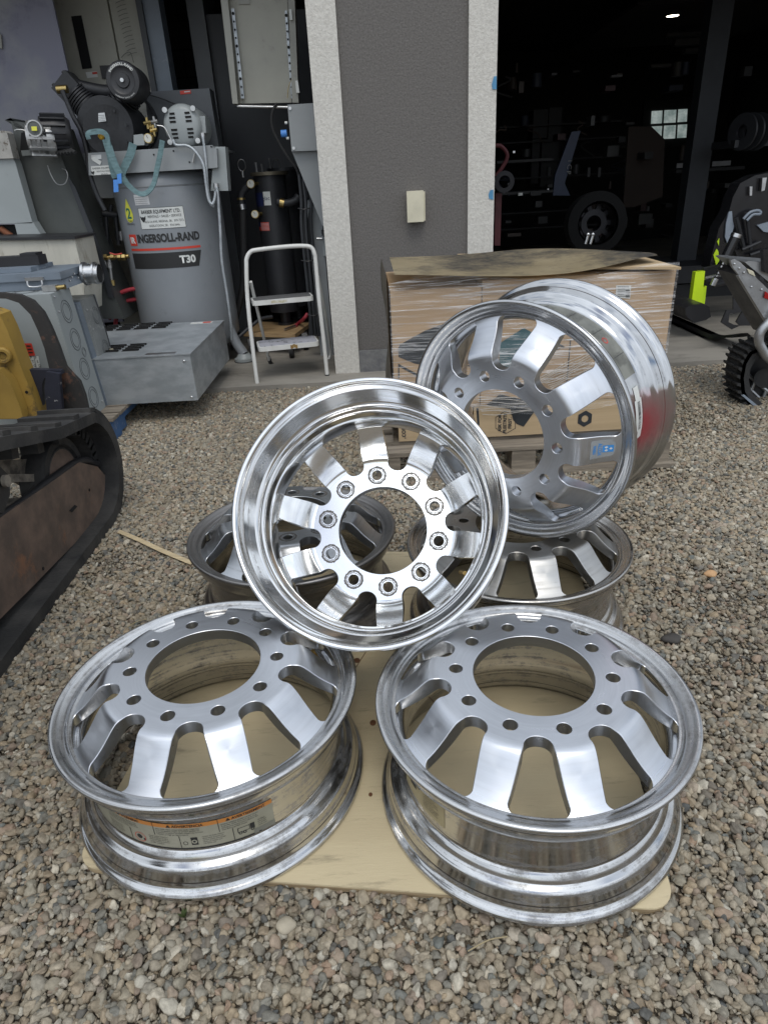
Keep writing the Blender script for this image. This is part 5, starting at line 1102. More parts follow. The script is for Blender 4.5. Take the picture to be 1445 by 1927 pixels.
# belt centre line in (y, z)
def track_path():
    P = [(.0, .95), (.5, .87), (.9, .77), (1.4, .655), (1.8, .555), (2.10, .475)]
    for k in range(15):
        a = math.radians(66-156*k/14); P.append((2.285+.240*math.cos(a), .228+.227*math.sin(a)))
    return P+[(1.6, .002), (.9, .002), (.0, .002)]
PT_ = track_path()
def path_points(P, step):
    out = []
    for (a, b) in zip(P, P[1:]):
        n = max(1, int(math.hypot(b[0]-a[0], b[1]-a[1])/step))
        out += [(a[0]+(b[0]-a[0])*i/n, a[1]+(b[1]-a[1])*i/n) for i in range(n)]
    return out+[P[-1]]
PP = path_points(PT_, .02)
cy0, cz0 = 1.9, .25; TXf = -1.105
bm = nb(); rows = []
for i, (y, z) in enumerate(PP):
    a = PP[max(i-1, 0)]; b = PP[min(i+1, len(PP)-1)]; t = V((0, b[0]-a[0], b[1]-a[1])).normalized(); n_ = V((0, t.z, -t.y))   # inward normal
    if n_.dot(V((0, cy0-y, cz0-z))) < 0: n_ = -n_
    o_ = V((0, y, z)); th = .042
    xs_ = [(TXo+.0, 0.004), (TXo-.012, 0), (TXo-TW+.012, 0), (TXo-TW, .004), (TXo-TW, th), (TXo-.0, th)]
    rows.append([bm.verts.new(V((x, o_.y, o_.z))+n_*d_) for x, d_ in xs_])
for A_, B_ in zip(rows, rows[1:]):
    for i in range(6): bm.faces.new((A_[i], A_[(i+1) % 6], B_[(i+1) % 6], B_[i]))
bm.faces.new(rows[0]); bm.faces.new(rows[-1][::-1]); tr = obj('rubber_track', bm, M_track, ex_, smooth=50)
QQ = path_points(PT_, .105)
for i, (y, z) in enumerate(QQ[1:-1], 1):
    a, b = QQ[i-1], QQ[i+1]; t = V((0, b[0]-a[0], b[1]-a[1])).normalized(); n_ = V((0, t.z, -t.y))
    if n_.dot(V((0, cy0-y, cz0-z))) < 0: n_ = -n_
    if z < .02: continue
    M_ = Matrix(((1, 0, 0, TXo-TW/2), (0, t.y, -n_.y, y), (0, t.z, -n_.z, z), (0, 0, 0, 1)))
    bm = nb(); box(bm, (-TW/2+.01, -.022, -.002), (TW/2-.004, .022, .012), M_); obj('track_lug', bm, M_track, tr, bevel=.003)
    bm = nb(); box(bm, (-.03, -.02, -.085), (.03, .02, -.029), M_); obj('guide_lug', bm, M_track, tr, bevel=.004)
idc = V((TXf-.075, 2.235, .225))
bm = nb(); lathe(bm, [(.001, -.03), (.12, -.03), (.126, -.02), (.132, -.035), (.158, -.035), (.164, -.02), (.164, .05), (.001, .05)], 48, axisM(idc, (-1, 0, 0))); idl = obj('idler_wheel', bm, M_track, ex_)
bm = nb(); lathe(bm, [(.001, .045), (.08, .045), (.115, .03), (.001, .03)], 32, axisM(idc, (1, 0, 0))); obj('idler_hub', bm, M_rust, idl)
bm = nb(); pX(bm, [(-160, 1320), (-160, 1010), (0, 976), (80, 920), (150, 870), (184, 878), (197, 893), (216, 900), (220, 945), (208, 956), (130, 1034), (60, 1106), (0, 1166)], TXf, -.022); sf = obj('side_frame', bm, M_rust, ex_, bevel=.004)
bm = nb(); tube(bm, [AX(u, v, TXf-.018) for u, v in [(-160, 1006), (0, 972), (80, 916), (150, 868), (182, 874)]], .016, 10, 4); obj('frame_lip', bm, M_black, sf)
bm = nb(); pX(bm, [(131, 961), (141, 950), (146, 953), (136, 964)], TXf+.0015, .001); obj('frame_slot', bm, M_shadowbox, sf)
for u, v in ((82, 1070), (169, 922)): bm = nb(); p = AX(u, v, TXf+.0015); cyl(bm, p, p+V((.001, 0, 0)), .006, 10); obj('frame_hole', bm, M_shadowbox, sf)
bm = nb(); box(bm, (TXf-.16, .3, .10), (TXf-.023, 2.0, .27)); obj('inner_beam', bm, M_mud, ex_, bevel=.01)
bm = nb(); pX(bm, [(-60, 870), (80, 862), (108, 868), (118, 880), (116, 900), (100, 918), (80, 905), (-60, 905)], TXo-.16, -.10); obj('tensioner_block', bm, M_mud, ex_, bevel=.012)
bm = nb(); pX(bm, [(0, 892), (86, 892), (70, 906), (0, 908)], TXo-.13, -.02); obj('tensioner_plate', bm, M_mud, ex_, bevel=.004)
bm = nb(); pX(bm, [(-80, 860), (-5, 872), (18, 895), (20, 930), (8, 965), (-80, 975)], TXo-.06, -.06); obj('mount_plate', bm, M_castblack, ex_, bevel=.01)
bm = nb(); p = AX(8, 905, TXo-.055); cyl(bm, p, p+V((.012, 0, 0)), .018, 16); obj('plate_bolt', bm, M_mud, ex_)
for y in (1.15, 1.5, 1.85):
    bm = nb(); cyl(bm, (TXf-.03, y, .085), (TXf-.16, y, .085), .07, 24); obj('bottom_roller', bm, M_track, ex_)
bm = nb(); box(bm, (TXo-2.2, .6, .66), (TXo-.32, 2.3, .86)); obj('deck_frame', bm, M_castblack, ex_, bevel=.02)
# clump of dry grass on the frame
for k in range(26):
    p = V((TXf-.04-random.uniform(0, .12), 1.62+random.uniform(-.12, .14), .315)); q = p+V((random.uniform(-.04, .05), random.uniform(-.06, .06), random.uniform(.0, .035)))
    bm = nb(); tube(bm, [p, (p+q)/2+V((0, 0, .012)), q], .0011, 4, 2); obj('dry_grass', bm, bpy.data.materials.get('straw') or pm('straw', (.33, .27, .16), .9), ex_)
# boom, black guard
BY = 2.95
bm = nb(); pY(bm, [(-90, 560), (0, 592), (14, 620), (40, 690), (62, 745), (76, 788), (-90, 790)], BY, .10); yb = obj('yellow_boom', bm, M_yellow, ex_, bevel=.012)
bm = nb(); pY(bm, [(-90, 690), (0, 695), (20, 720), (40, 770), (44, 788), (-90, 788)], BY-.06, .058); obj('boom_rib', bm, M_yellow, ex_, bevel=.01)
bm = nb(); a = AY(7, 668, BY-.002); lathe(bm, [(.016, -.01), (.034, -.01), (.036, .02), (.030, .028), (.020, .028), (.016, .02)], 24, axisM(a, (.3, -1, 0))); cyl(bm, a+V((0, -.004, 0)), a+V((.003, -.014, 0)), .018, 16); obj('boom_boss', bm, M_yellow, yb)
bm = nb(); a = AY(51, 738, BY-.001); cyl(bm, a, a+V((0, -.0015, 0)), .007, 12); obj('boom_hole', bm, M_shadowbox, yb)
gpts = [(-90, 548), (0, 551), (38, 555), (62, 566), (82, 588), (96, 616), (110, 650), (124, 690), (138, 706), (150, 718), (160, 745), (172, 800), (112, 800), (105, 745), (96, 705), (84, 655), (72, 622), (58, 592), (36, 570), (12, 562), (-90, 560)]
bm = nb(); pY(bm, gpts, BY+.10, .025); obj('boom_guard', bm, pm('scuffed_black', (.03, .028, .027), .6, scale=10, dirt=(.16, .08, .05), dscale=9, dlo=.56, dhi=.66, bump=.4), ex_, bevel=.006)
bm = nb(); pY(bm, [(50, 695), (115, 697), (118, 704), (84, 712), (80, 722), (82, 790), (68, 790)], BY+.06, .03); obj('guard_plate', bm, pm('scuffed_navy', (.02, .022, .035), .5, scale=12, dirt=(.35, .35, .35), dscale=14, dlo=.62, dhi=.66), ex_, bevel=.003)
bm = nb(); pY(bm, [(88, 700), (112, 704), (120, 800), (92, 800), (84, 730)], BY+.03, .025); obj('guard_plate', bm, bpy.data.materials['scuffed_navy'], ex_, bevel=.003)
bm = nb(); box(bm, (-2.9, BY+.2, .45), (-1.75, BY+.26, .62)); obj('rear_crossbar', bm, M_castblack, ex_)

# packing strap and litter on the gravel
sb = nb(); P = [AZ(224, 1000, .012), AZ(262, 1016, .016), AZ(300, 1034, .015), AZ(335, 1049, .012), AZ(362, 1060, .01)]
P = smooth_path(P, 5); w_ = V((.25, 1, 0)).normalized()*.011
rows = [[sb.verts.new(p-w_), sb.verts.new(p+w_), sb.verts.new(p+w_+V((0, 0, .0015))), sb.verts.new(p-w_+V((0, 0, .0015)))] for p in P]
for A_, B_ in zip(rows, rows[1:]):
    for i in range(4): sb.faces.new((A_[i], A_[(i+1) % 4], B_[(i+1) % 4], B_[i]))
tag(obj('wood_strip', sb, pm('pale_wood_strip', (.55, .44, .27), .7, scale=4, stretch=(1, 12, 1))), 'thin pale wooden strip lying on gravel between track and dark rim', 'wood strip')
M_straw = bpy.data.materials['straw']
for k, (u, v, lb) in enumerate(((150, 1120, 'dry straw blade nearest the middle of the rubber track'), (165, 1128, 'dry straw blade just right of its neighbours beside the track'), (140, 1135, 'dry straw blade lying furthest towards the camera beside the track'), (240, 1180, 'dry straw blade between the front left rim and the track'), (1370, 890, 'lone pale straw blade on gravel right of the box pallet'), (880, 1790, 'pale straw blade on gravel just below the board edge'))):
    p = AZ(u, v, .006); a = random.uniform(-.6, .9); L_ = random.uniform(.03, .08); q = p+V((math.cos(a)*L_, math.sin(a)*L_, .006))
    bm = nb(); tube(bm, [p, (p+q)/2+V((.003, .004, .004)), q], .0013, 5, 3); tag(obj('straw_blade', bm, M_straw), lb or 'dry straw blade lying on the gravel close beside the track', 'straw', 'straw blades on the gravel')

M_weed = pm('weed_green', (.06, .085, .025), .7)
wp = AZ(349, 1730, .0); wd_ = thing('weed_sprout', 'tiny green weed sprout between stones below the front left rim', 'weed', wp)
for k in range(9):
    a = k*2.4; L_ = random.uniform(.005, .011); d = V((math.cos(a)*L_, math.sin(a)*L_, random.uniform(.012, .022))); s_ = V((-math.sin(a), math.cos(a), 0))*.0028
    b0 = wp+V((0, 0, .004)); bm = nb(); v_ = [bm.verts.new(p) for p in (b0, b0+d*.5+s_, b0+d, b0+d*.5-s_)]; bm.faces.new(v_); obj('leaf', bm, M_weed, wd_)
# ------------------------------------------------------------------ cardboard boxes on a pallet
M_card = pm('cardboard', (.44, .305, .18), .75, col2=(.38, .26, .15), scale=2, stretch=(1, 1, 14), bump=.15, bscale=60, dirt=(.28, .19, .11), dscale=3, dlo=.6, dhi=.8)
M_card2 = pm('pale_cardboard', (.47, .35, .21), .75, col2=(.42, .31, .18), scale=2, stretch=(1, 1, 16), bump=.12, bscale=60)
M_cardedge = pm('cardboard_edge', (.46, .34, .20), .9, col2=(.25, .17, .09), scale=4, stretch=(40, 1, 1))
M_cardwet = pm('stained_cardboard', (.46, .38, .24), .85, col2=(.37, .30, .18), scale=2.4, bump=.35, bscale=25, dirt=(.085, .078, .07), dscale=2.0, dlo=.44, dhi=.60)
M_print = flat('box_ink', (.022, .026, .03), .7); M_teal_print = flat('teal_ink', (.02, .085, .10), .7)
FY = 2.70                          # front face of the stack
pc = thing('box_pallet', 'weathered wooden pallet under the wrapped cardboard boxes', 'pallet', (.62, 3.0, 0))
bx_l, bx_r = .035, 1.215
PZ = .125
for k, y in enumerate((2.62, 2.76, 2.92, 3.08, 3.24, 3.38)):
    bm = nb(); box(bm, (.0, y-.045, PZ-.019), (1.20+.012*(k % 2), y+.045, PZ-.001)); obj('deck_board', bm, M_wood, pc, bevel=.002)
for x in (.03, .60, 1.165):
    for y in (2.64, 3.0, 3.36):
        bm = nb(); box(bm, (x-.05, y-.06, .020), (x+.05, y+.06, PZ-.0195)); obj('block', bm, M_wood, pc, bevel=.004)
for k, y in enumerate((2.60, 3.0, 3.38)):
    bm = nb(); box(bm, (-.02+.03*k, y-.05, .001), (1.235-.02*k, y+.05, .0195)); obj('bottom_board', bm, M_wood, pc, bevel=.002)
zTop = .5*(AY(740, 528, FY).z+AY(1256, 513, FY).z); zMid = .5*(AY(760, 768, FY).z+AY(1050, 760, FY).z)
xl, xr = .5*(AY(738, 530, FY).x+AY(742, 865, FY).x), .5*(AY(1257, 515, FY).x+AY(1238, 862, FY).x)
xs = AY(905, 650, FY).x
GB = 'cardboard boxes stacked on the pallet'
def cbox(name, label, x0, x1, z0, z1, mat, d=.62, dy=0):
    t = thing(name, label, 'cardboard box', ((x0+x1)/2, FY+d/2, z0), GB)
    bm = nb(); box(bm, (x0+.002, FY+dy, z0+.001), (x1-.002, FY+d, z1-.001)); obj('carton', bm, mat, t, bevel=.004); return t
xs2, xs3 = AY(1060, 740, FY).x, AY(890, 830, FY).x
c1 = cbox('carton_box', 'wrapped upper left cardboard box with black printed arrow shape', xl, xs, zMid, zTop-.025, M_card)
c2 = cbox('carton_box', 'wrapped upper right cardboard box behind the upright rim', xs, xr, zMid, zTop-.005, M_card, dy=.004)
c3 = cbox('carton_box', 'unwrapped lower left cardboard box glimpsed behind the polished rim', xl+.01, xs3, PZ, zMid, M_card2, dy=.006)
c4 = cbox('carton_box', 'lower middle cardboard box with hexagon print reading ask first', xs3, xs2, PZ, zMid, M_card2, dy=.003)
c5 = cbox('carton_box', 'lower right cardboard box with black hexagon ring logo', xs2, xr-.012, PZ, zMid, M_card2, dy=.007)
def ink(pts, parent, mat=None, Y=None, name='print'):
    bm = nb(); vs = [bm.verts.new(AY(x, y, Y or FY-.0012)) for x, y in pts]; bm.faces.new(vs); return obj(name, bm, mat or M_print, parent, smooth=0)
ink([(749, 655), (753, 648), (800, 622), (850, 604), (880, 610), (880, 640), (868, 660), (840, 675), (810, 690), (780, 684), (750, 672)], c1)
ink([(749, 684), (782, 702), (812, 718), (812, 721), (780, 706), (751, 690), (752, 712), (749, 712)], c1)
for y0 in range(536, 566, 9): ink([(903, y0), (907, y0), (907, y0+6), (903, y0+6)], c2, Y=FY+.001)
for y0 in range(657, 690, 5): ink([(877, y0), (886, y0), (886, y0+2.5), (877, y0+2.5)], c1)
ink([(940, 646), (985, 617), (1012, 632), (1013, 665), (985, 696), (960, 696), (939, 688)], c2, M_teal_print, FY+.001)
ink([(1040, 640), (1062, 652), (1060, 655), (1038, 643)], c2, Y=FY+.001)
for seam in ([(1072, 640), (1074, 640), (1066, 730), (1064, 730)],): ink(seam, c2, Y=FY+.001)
ink([(915, 762), (940, 742), (985, 752), (1000, 740), (1012, 764), (1000, 782), (985, 803), (972, 798), (965, 790), (960, 770)], c4, Y=FY+.0015)
ink([(896, 768), (900, 768), (902, 800), (898, 800)], c4, Y=FY+.0015)
def outline(pts, w, parent, Y):
    P = [AY(x, y, Y) for x, y in pts]; c_ = sum(P, V())/len(P); bm = nb()
    a = [bm.verts.new(p) for p in P]; b = [bm.verts.new(c_+(p-c_)*(1-w)) for p in P]
    for i in range(len(P)): bm.faces.new((a[i], a[(i+1) % len(P)], b[(i+1) % len(P)], b[i]))
    return obj('print', bm, M_print, parent, smooth=0)
outline([(932, 785), (950, 773), (969, 783), (970, 806), (951, 817), (932, 806)], .05, c4, FY+.0015)
def vtext(body, u, v, size, parent, Y, bold=.0006):   # lettering running up the box
    q = AY(u, v, Y-.0008); return textmesh(body, size, lambda x, y: (q.x-y, q.y, q.z+x), M_print, parent, bold=bold)
for i, b in enumerate(('ASK FOR', 'FLEETRITE', 'FIRST.')): vtext(b, 943+i*9.5, 796, .0195, c4, FY+.0015)
vtext('.com', 763, 812, .034, c3, FY+.006, .0008).rotation_euler = (0, 0, 0)
vtext('www.', 1053, 640, .034, c2, FY+.003, .0008)
# hexagon ring mark: two interlocking halves
def hexmark(u, v, r, parent, Y):
    q = AY(u, v, Y-.001); H = [(math.cos(math.radians(90+60*k)), math.sin(math.radians(90+60*k))) for k in range(6)]
    for s in (1, -1):
        pts = [(0, 1), (-.87, .5), (-.87, .02), (-.42, .22), (-.30, .35), (-.05, .45), (.30, .30), (.12, .12), (.5, .55)] if 0 else [(.12, .98), (.87, .5), (.87, -.38), (.40, .12), (.30, .28), (0, .42), (-.30, .28), (-.42, .05), (-.42, -.18), (-.87, .10), (-.87, .5), (0, 1)]
        bm = nb(); bm.faces.new([bm.verts.new((q.x+s*x*r, q.y, q.z+s*y*r+s*.002)) for x, y in pts]); obj('hexagon_mark', bm, M_print, parent, smooth=0)
hexmark(1100, 788, .034, c5, FY+.0065)
ink([(1159, 537), (1187, 537), (1185, 562), (1158, 560)], c2, M_whitelab, FY+.0025, 'shipping_label')
for k in range(7): ink([(1161, 539+k*3), (1176 if k % 2 else 1183, 539+k*3), (1176 if k % 2 else 1183, 540+k*3), (1161, 540+k*3)], c2, M_print, FY+.0015, 'label_print')
for k in range(9): ink([(1177+k*.9, 545), (1177.5+k*.9, 545), (1177+k*.9, 560), (1176.5+k*.9, 560)], c2, M_print, FY+.0015, 'label_bar')
# top sheets
ts = thing('cardboard_sheet', 'warped stained cardboard sheet lying on top of the box stack', 'cardboard sheet', (.6, 2.9, zTop))
def sheet_fn(u, v, dz=0):      # u across, v front->back
    xL, xR = AY(741, 500, FY-.03).x, AY(1262, 475, FY-.02).x
    x = xL+(xR-xL)*u
    f = AY(741+521*u, 500, FY-.03)
    z = zTop+.034-.030*math.sin(PI*min(1, u*1.1))*(1-v)+.004*v+.005*math.sin(u*7+v*3)-.012*max(0, u-.7)
    y = FY-.05+.60*v*(1-.55*max(0, u-.55)**1.5*3)+(.30*max(0, u-.6)**1.6*2.2*(1-v))
    return (x, y, z+dz)
bm = nb(); grid(bm, lambda u, v: sheet_fn(u, v, .007), 40, 14); bmesh.ops.solidify(bm, geom=bm.faces[:], thickness=.006); obj('sheet', bm, M_cardwet, ts, smooth=50)
t2 = thing('cardboard_sheet', 'flat clean plywood-thin sheet sticking out right under the stained sheet', 'cardboard sheet', (.7, 2.9, zTop))
p = [AZ(905, 503, zTop+.012), AZ(1281, 503, zTop+.012), AZ(1190, 478, zTop+.012), AZ(860, 478, zTop+.012)]
bm = nb(); prism(bm, [V((q.x, q.y, zTop+.004)) for q in p], (0, 0, .009)); obj('sheet', bm, M_card2, t2, bevel=.001)
sf_ = thing('side_flap', 'grey creased cardboard flap standing up the left side of the boxes', 'cardboard', (xl, FY, .3))
bm = nb(); grid(bm, lambda u, v: (xl-.012-.012*math.sin(v*9)*u, FY-.01+.6*u, PZ+(zTop+.04-PZ)*v), 10, 14); bmesh.ops.solidify(bm, geom=bm.faces[:], thickness=.006); obj('flap', bm, pm('grey_card', (.24, .21, .165), .85, scale=6, col2=(.17, .15, .12), stretch=(1, 1, .3), bump=.3), sf_, smooth=50)
# stretch film
def filmmat():
    m, n, l, b = newmat('stretch_film'); b.inputs['Base Color'].default_value = (.9, .9, .9, 1); b.inputs['Roughness'].default_value = .16; b.inputs['Specular IOR Level'].default_value = .9
    t = n.new('ShaderNodeTexCoord'); mp = n.new('ShaderNodeMapping'); mp.inputs['Scale'].default_value = (1.0, 1.0, 26); mp.inputs['Rotation'].default_value = (0, math.radians(-3), 0)
    l.new(t.outputs['Object'], mp.inputs['Vector']); q = n.new('ShaderNodeTexNoise'); q.inputs['Scale'].default_value = 4.5; q.inputs['Detail'].default_value = 8; q.inputs['Roughness'].default_value = .62; q.inputs['Distortion'].default_value = .7
    l.new(mp.outputs[0], q.inputs['Vector'])
    q2 = n.new('ShaderNodeTexNoise'); q2.inputs['Scale'].default_value = 3.0; q2.inputs['Detail'].default_value = 4; l.new(t.outputs['Object'], q2.inputs['Vector'])
    r = n.new('ShaderNodeMapRange'); r.inputs['From Min'].default_value = .50; r.inputs['From Max'].default_value = .68; r.inputs['To Min'].default_value = .08; r.inputs['To Max'].default_value = .85; l.new(q.outputs['Fac'], r.inputs['Value'])
    r2 = n.new('ShaderNodeMapRange'); r2.inputs['From Min'].default_value = .35; r2.inputs['From Max'].default_value = .65; r2.inputs['To Min'].default_value = .55; r2.inputs['To Max'].default_value = 1.25; l.new(q2.outputs['Fac'], r2.inputs['Value'])
    mm = n.new('ShaderNodeMath'); mm.operation = 'MULTIPLY'; mm.use_clamp = True; l.new(r.outputs[0], mm.inputs[0]); l.new(r2.outputs[0], mm.inputs[1]); l.new(mm.outputs[0], b.inputs['Alpha'])
    bp = n.new('ShaderNodeBump'); bp.inputs['Strength'].default_value = .7; bp.inputs['Distance'].default_value = .006; l.new(q.outputs['Fac'], bp.inputs['Height']); l.new(bp.outputs[0], b.inputs['Normal']); return m
M_film = filmmat()
sw = thing('stretch_wrap', 'clear wrinkled stretch film wound round the upper boxes', 'plastic wrap', ((xl+xr)/2, FY, zMid))
zl0 = zMid-.03
def film(u, v):
    x = xl-.004+(xr-xl+.008)*u; z = zl0+.02*math.sin(u*8)+(zTop+.004-zl0)*v
    return (x, FY-.008-.003*math.sin(z*170+u*6)-.004*math.sin(u*11), z)
bm = nb(); grid(bm, film, 50, 60); obj('film_front', bm, M_film, sw, smooth=180)
bm = nb(); grid(bm, lambda u, v: (xr+.004+.002*math.sin(v*90), FY-.004+.6*u, zl0+(zTop-zl0)*v), 20, 60); obj('film_side', bm, M_film, sw, smooth=180)
bm = nb(); grid(bm, lambda u, v: (xl+.06+(xr-xl-.1)*u, FY-.008+.25*v, zTop-.004+.018*max(0, math.sin(u*9))*(1-v)), 40, 8); obj('film_top', bm, M_film, sw, smooth=180)
M_filmrope = pm('gathered_film', (.52, .50, .46), .22, scale=40, spec=.9)
for k in range(9):
    a, b_ = (1012+k*3, 712+k*2.2), (1120-k*2, 655+k*6.5)
    bm = nb(); P = [AY(a[0]+(b_[0]-a[0])*t, a[1]+(b_[1]-a[1])*t+math.sin(t*9+k)*1.6, FY-.014-.002*(k % 3)) for t in (0, .25, .5, .75, 1)]
    tube(bm, P, .0014, 5, 4); obj('film_strand', bm, M_filmrope, sw)
for k in range(7):
    a, b_ = (895+k*2, 745+k*6), (1020, 752+k*3.5)
    bm = nb(); P = [AY(a[0]+(b_[0]-a[0])*t, a[1]+(b_[1]-a[1])*t+math.sin(t*7+k*2)*2, FY-.013-.002*(k % 3)) for t in (0, .25, .5, .75, 1)]
    tube(bm, P, .0013, 5, 4); obj('film_strand', bm, M_filmrope, sw)

# ------------------------------------------------------------------ right bay interior
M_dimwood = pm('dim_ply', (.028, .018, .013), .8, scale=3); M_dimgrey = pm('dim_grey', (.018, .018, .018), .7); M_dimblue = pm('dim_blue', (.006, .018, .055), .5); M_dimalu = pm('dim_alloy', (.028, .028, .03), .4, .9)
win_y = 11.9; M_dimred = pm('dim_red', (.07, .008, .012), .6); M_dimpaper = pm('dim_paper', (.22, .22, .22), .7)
wd = thing('back_window', 'six-pane window glowing with daylight in the dark back of the garage', 'window', AY(1258, 260, win_y))
M_pane = pm('daylit_pane', (.2, .22, .22), .4, scale=4, emit=((.34, .40, .39), .8)); 
_mn = M_pane.node_tree.nodes; _l = M_pane.node_tree.links; _rp = [q for q in _mn if q.type == 'VALTORGB'][0]; _nz = [q for q in _mn if q.type == 'TEX_NOISE'][0]; _nz.inputs['Scale'].default_value = 7; _nz.inputs['Detail'].default_value = 8
_rp.color_ramp.elements[0].color = (.20, .26, .25, 1); _rp.color_ramp.elements[1].color = (.46, .52, .50, 1); _rp.color_ramp.elements[0].position = .38; _rp.color_ramp.elements[1].position = .66; _l.new(_rp.outputs['Color'], _mn['Principled BSDF'].inputs['Emission Color'])
cs = [(1226, 209), (1248, 207), (1274, 205), (1295, 204)]; rsx = [(209, 233), (238, 263)]
for r0, (ya, yb) in enumerate(rsx):
    for c_ in range(3):
        xa, xb = cs[c_][0]+(2 if c_ else 0), cs[c_+1][0]-2; dy = -(c_*1.6)
        bm = nb(); pY(bm, [(xa-r0*.8, ya+dy), (xb-r0*.8, ya+dy-1), (xb-1.5-r0, yb+dy-1), (xa-1.5-r0, yb+dy)], win_y, .01); obj('pane', bm, M_pane, wd)
bm = nb(); pY(bm, [(1212, 190), (1306, 184), (1300, 276), (1204, 280)], win_y+.02, .05); obj('door_leaf', bm, M_dimgrey, wd)
lp = thing('ceiling_lamp', 'round recessed lamp lit warm white in the dark garage ceiling', 'ceiling lamp', AY(1265, 30, 8.0))
lc = AY(1265, 30, 8.0); bm = nb(); cyl(bm, lc, lc+V((0, 0, .02)), .058, 24); obj('lamp_lens', bm, flat('lamp_glow', (1, .9, .75), .5, emit=((1, .88, .68), 9)), lp)
bm = nb(); lathe(bm, [(.06, .0), (.08, .002), (.08, .03), (.06, .03)], 24, Matrix.Translation(lc), close=True); obj('lamp_trim', bm, M_dimgrey, lp)
bm = nb(); box(bm, (lc.x-.5, lc.y-.4, lc.z+.031), (lc.x+1.4, lc.y+2, lc.z+.06)); obj('soffit', bm, M_dark_in, lp)
def dim(name, label, cat, pts, Y, d, mat, group=None):
    t = thing(name, label, cat, AY(*pts[-1], Y), group); bm = nb(); pY(bm, pts, Y, d); obj('panel', bm, mat, t); return t
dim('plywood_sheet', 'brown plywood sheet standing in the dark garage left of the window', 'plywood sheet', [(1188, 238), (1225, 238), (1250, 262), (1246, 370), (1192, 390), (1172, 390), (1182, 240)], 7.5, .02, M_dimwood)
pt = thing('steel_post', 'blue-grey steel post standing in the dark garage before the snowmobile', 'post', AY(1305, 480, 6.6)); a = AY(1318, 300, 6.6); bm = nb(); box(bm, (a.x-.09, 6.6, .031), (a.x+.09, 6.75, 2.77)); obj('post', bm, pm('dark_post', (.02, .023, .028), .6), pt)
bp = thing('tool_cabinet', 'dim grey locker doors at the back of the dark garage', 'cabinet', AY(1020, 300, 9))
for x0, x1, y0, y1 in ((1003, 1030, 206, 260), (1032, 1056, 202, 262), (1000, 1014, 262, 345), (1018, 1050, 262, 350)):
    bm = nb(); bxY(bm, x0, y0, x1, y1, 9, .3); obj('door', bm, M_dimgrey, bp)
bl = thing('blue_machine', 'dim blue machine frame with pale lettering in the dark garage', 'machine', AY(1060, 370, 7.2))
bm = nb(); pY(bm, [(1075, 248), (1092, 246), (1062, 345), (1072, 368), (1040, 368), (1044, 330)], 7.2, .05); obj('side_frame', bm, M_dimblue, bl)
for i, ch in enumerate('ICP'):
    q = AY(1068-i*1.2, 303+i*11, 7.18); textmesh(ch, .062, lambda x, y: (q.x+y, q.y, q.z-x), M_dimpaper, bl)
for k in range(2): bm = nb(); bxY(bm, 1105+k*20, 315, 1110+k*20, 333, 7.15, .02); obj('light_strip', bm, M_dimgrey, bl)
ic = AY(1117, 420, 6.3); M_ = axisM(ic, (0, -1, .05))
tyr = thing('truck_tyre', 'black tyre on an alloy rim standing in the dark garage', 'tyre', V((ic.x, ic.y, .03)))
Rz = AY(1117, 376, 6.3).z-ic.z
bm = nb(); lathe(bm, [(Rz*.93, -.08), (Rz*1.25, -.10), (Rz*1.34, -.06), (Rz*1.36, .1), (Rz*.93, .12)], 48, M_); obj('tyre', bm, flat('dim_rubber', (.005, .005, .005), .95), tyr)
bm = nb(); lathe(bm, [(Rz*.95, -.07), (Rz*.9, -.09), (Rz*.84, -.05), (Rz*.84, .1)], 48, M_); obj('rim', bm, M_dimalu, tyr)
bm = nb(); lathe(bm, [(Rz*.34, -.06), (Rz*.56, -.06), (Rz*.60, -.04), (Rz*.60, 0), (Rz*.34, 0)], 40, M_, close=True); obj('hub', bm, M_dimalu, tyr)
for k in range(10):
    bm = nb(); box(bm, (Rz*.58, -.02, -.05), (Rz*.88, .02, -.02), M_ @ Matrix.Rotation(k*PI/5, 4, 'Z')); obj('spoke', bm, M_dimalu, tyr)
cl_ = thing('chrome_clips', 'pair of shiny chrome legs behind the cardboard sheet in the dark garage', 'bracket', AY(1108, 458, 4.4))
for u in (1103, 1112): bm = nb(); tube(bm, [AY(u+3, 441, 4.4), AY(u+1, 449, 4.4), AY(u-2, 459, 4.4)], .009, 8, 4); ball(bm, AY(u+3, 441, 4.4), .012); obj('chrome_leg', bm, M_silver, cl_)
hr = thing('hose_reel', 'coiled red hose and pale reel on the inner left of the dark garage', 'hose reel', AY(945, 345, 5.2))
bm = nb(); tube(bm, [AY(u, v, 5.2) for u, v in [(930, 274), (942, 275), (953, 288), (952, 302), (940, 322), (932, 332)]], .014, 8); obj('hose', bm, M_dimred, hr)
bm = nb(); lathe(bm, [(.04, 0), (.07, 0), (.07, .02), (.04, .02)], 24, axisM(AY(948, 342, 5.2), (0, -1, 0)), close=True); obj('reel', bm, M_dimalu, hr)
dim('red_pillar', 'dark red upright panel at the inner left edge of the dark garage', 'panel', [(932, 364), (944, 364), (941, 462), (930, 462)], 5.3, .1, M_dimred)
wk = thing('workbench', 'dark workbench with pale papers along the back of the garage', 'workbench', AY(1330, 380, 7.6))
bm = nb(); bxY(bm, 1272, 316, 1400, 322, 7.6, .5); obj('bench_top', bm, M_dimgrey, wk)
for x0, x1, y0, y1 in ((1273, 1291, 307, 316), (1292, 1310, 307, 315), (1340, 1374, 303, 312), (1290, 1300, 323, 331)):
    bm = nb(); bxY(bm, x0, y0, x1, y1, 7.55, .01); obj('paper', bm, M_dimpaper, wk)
sh = thing('wall_shelf', 'dark shelving with scattered parts on the left wall of the garage', 'shelf', AY(970, 360, 7.0))
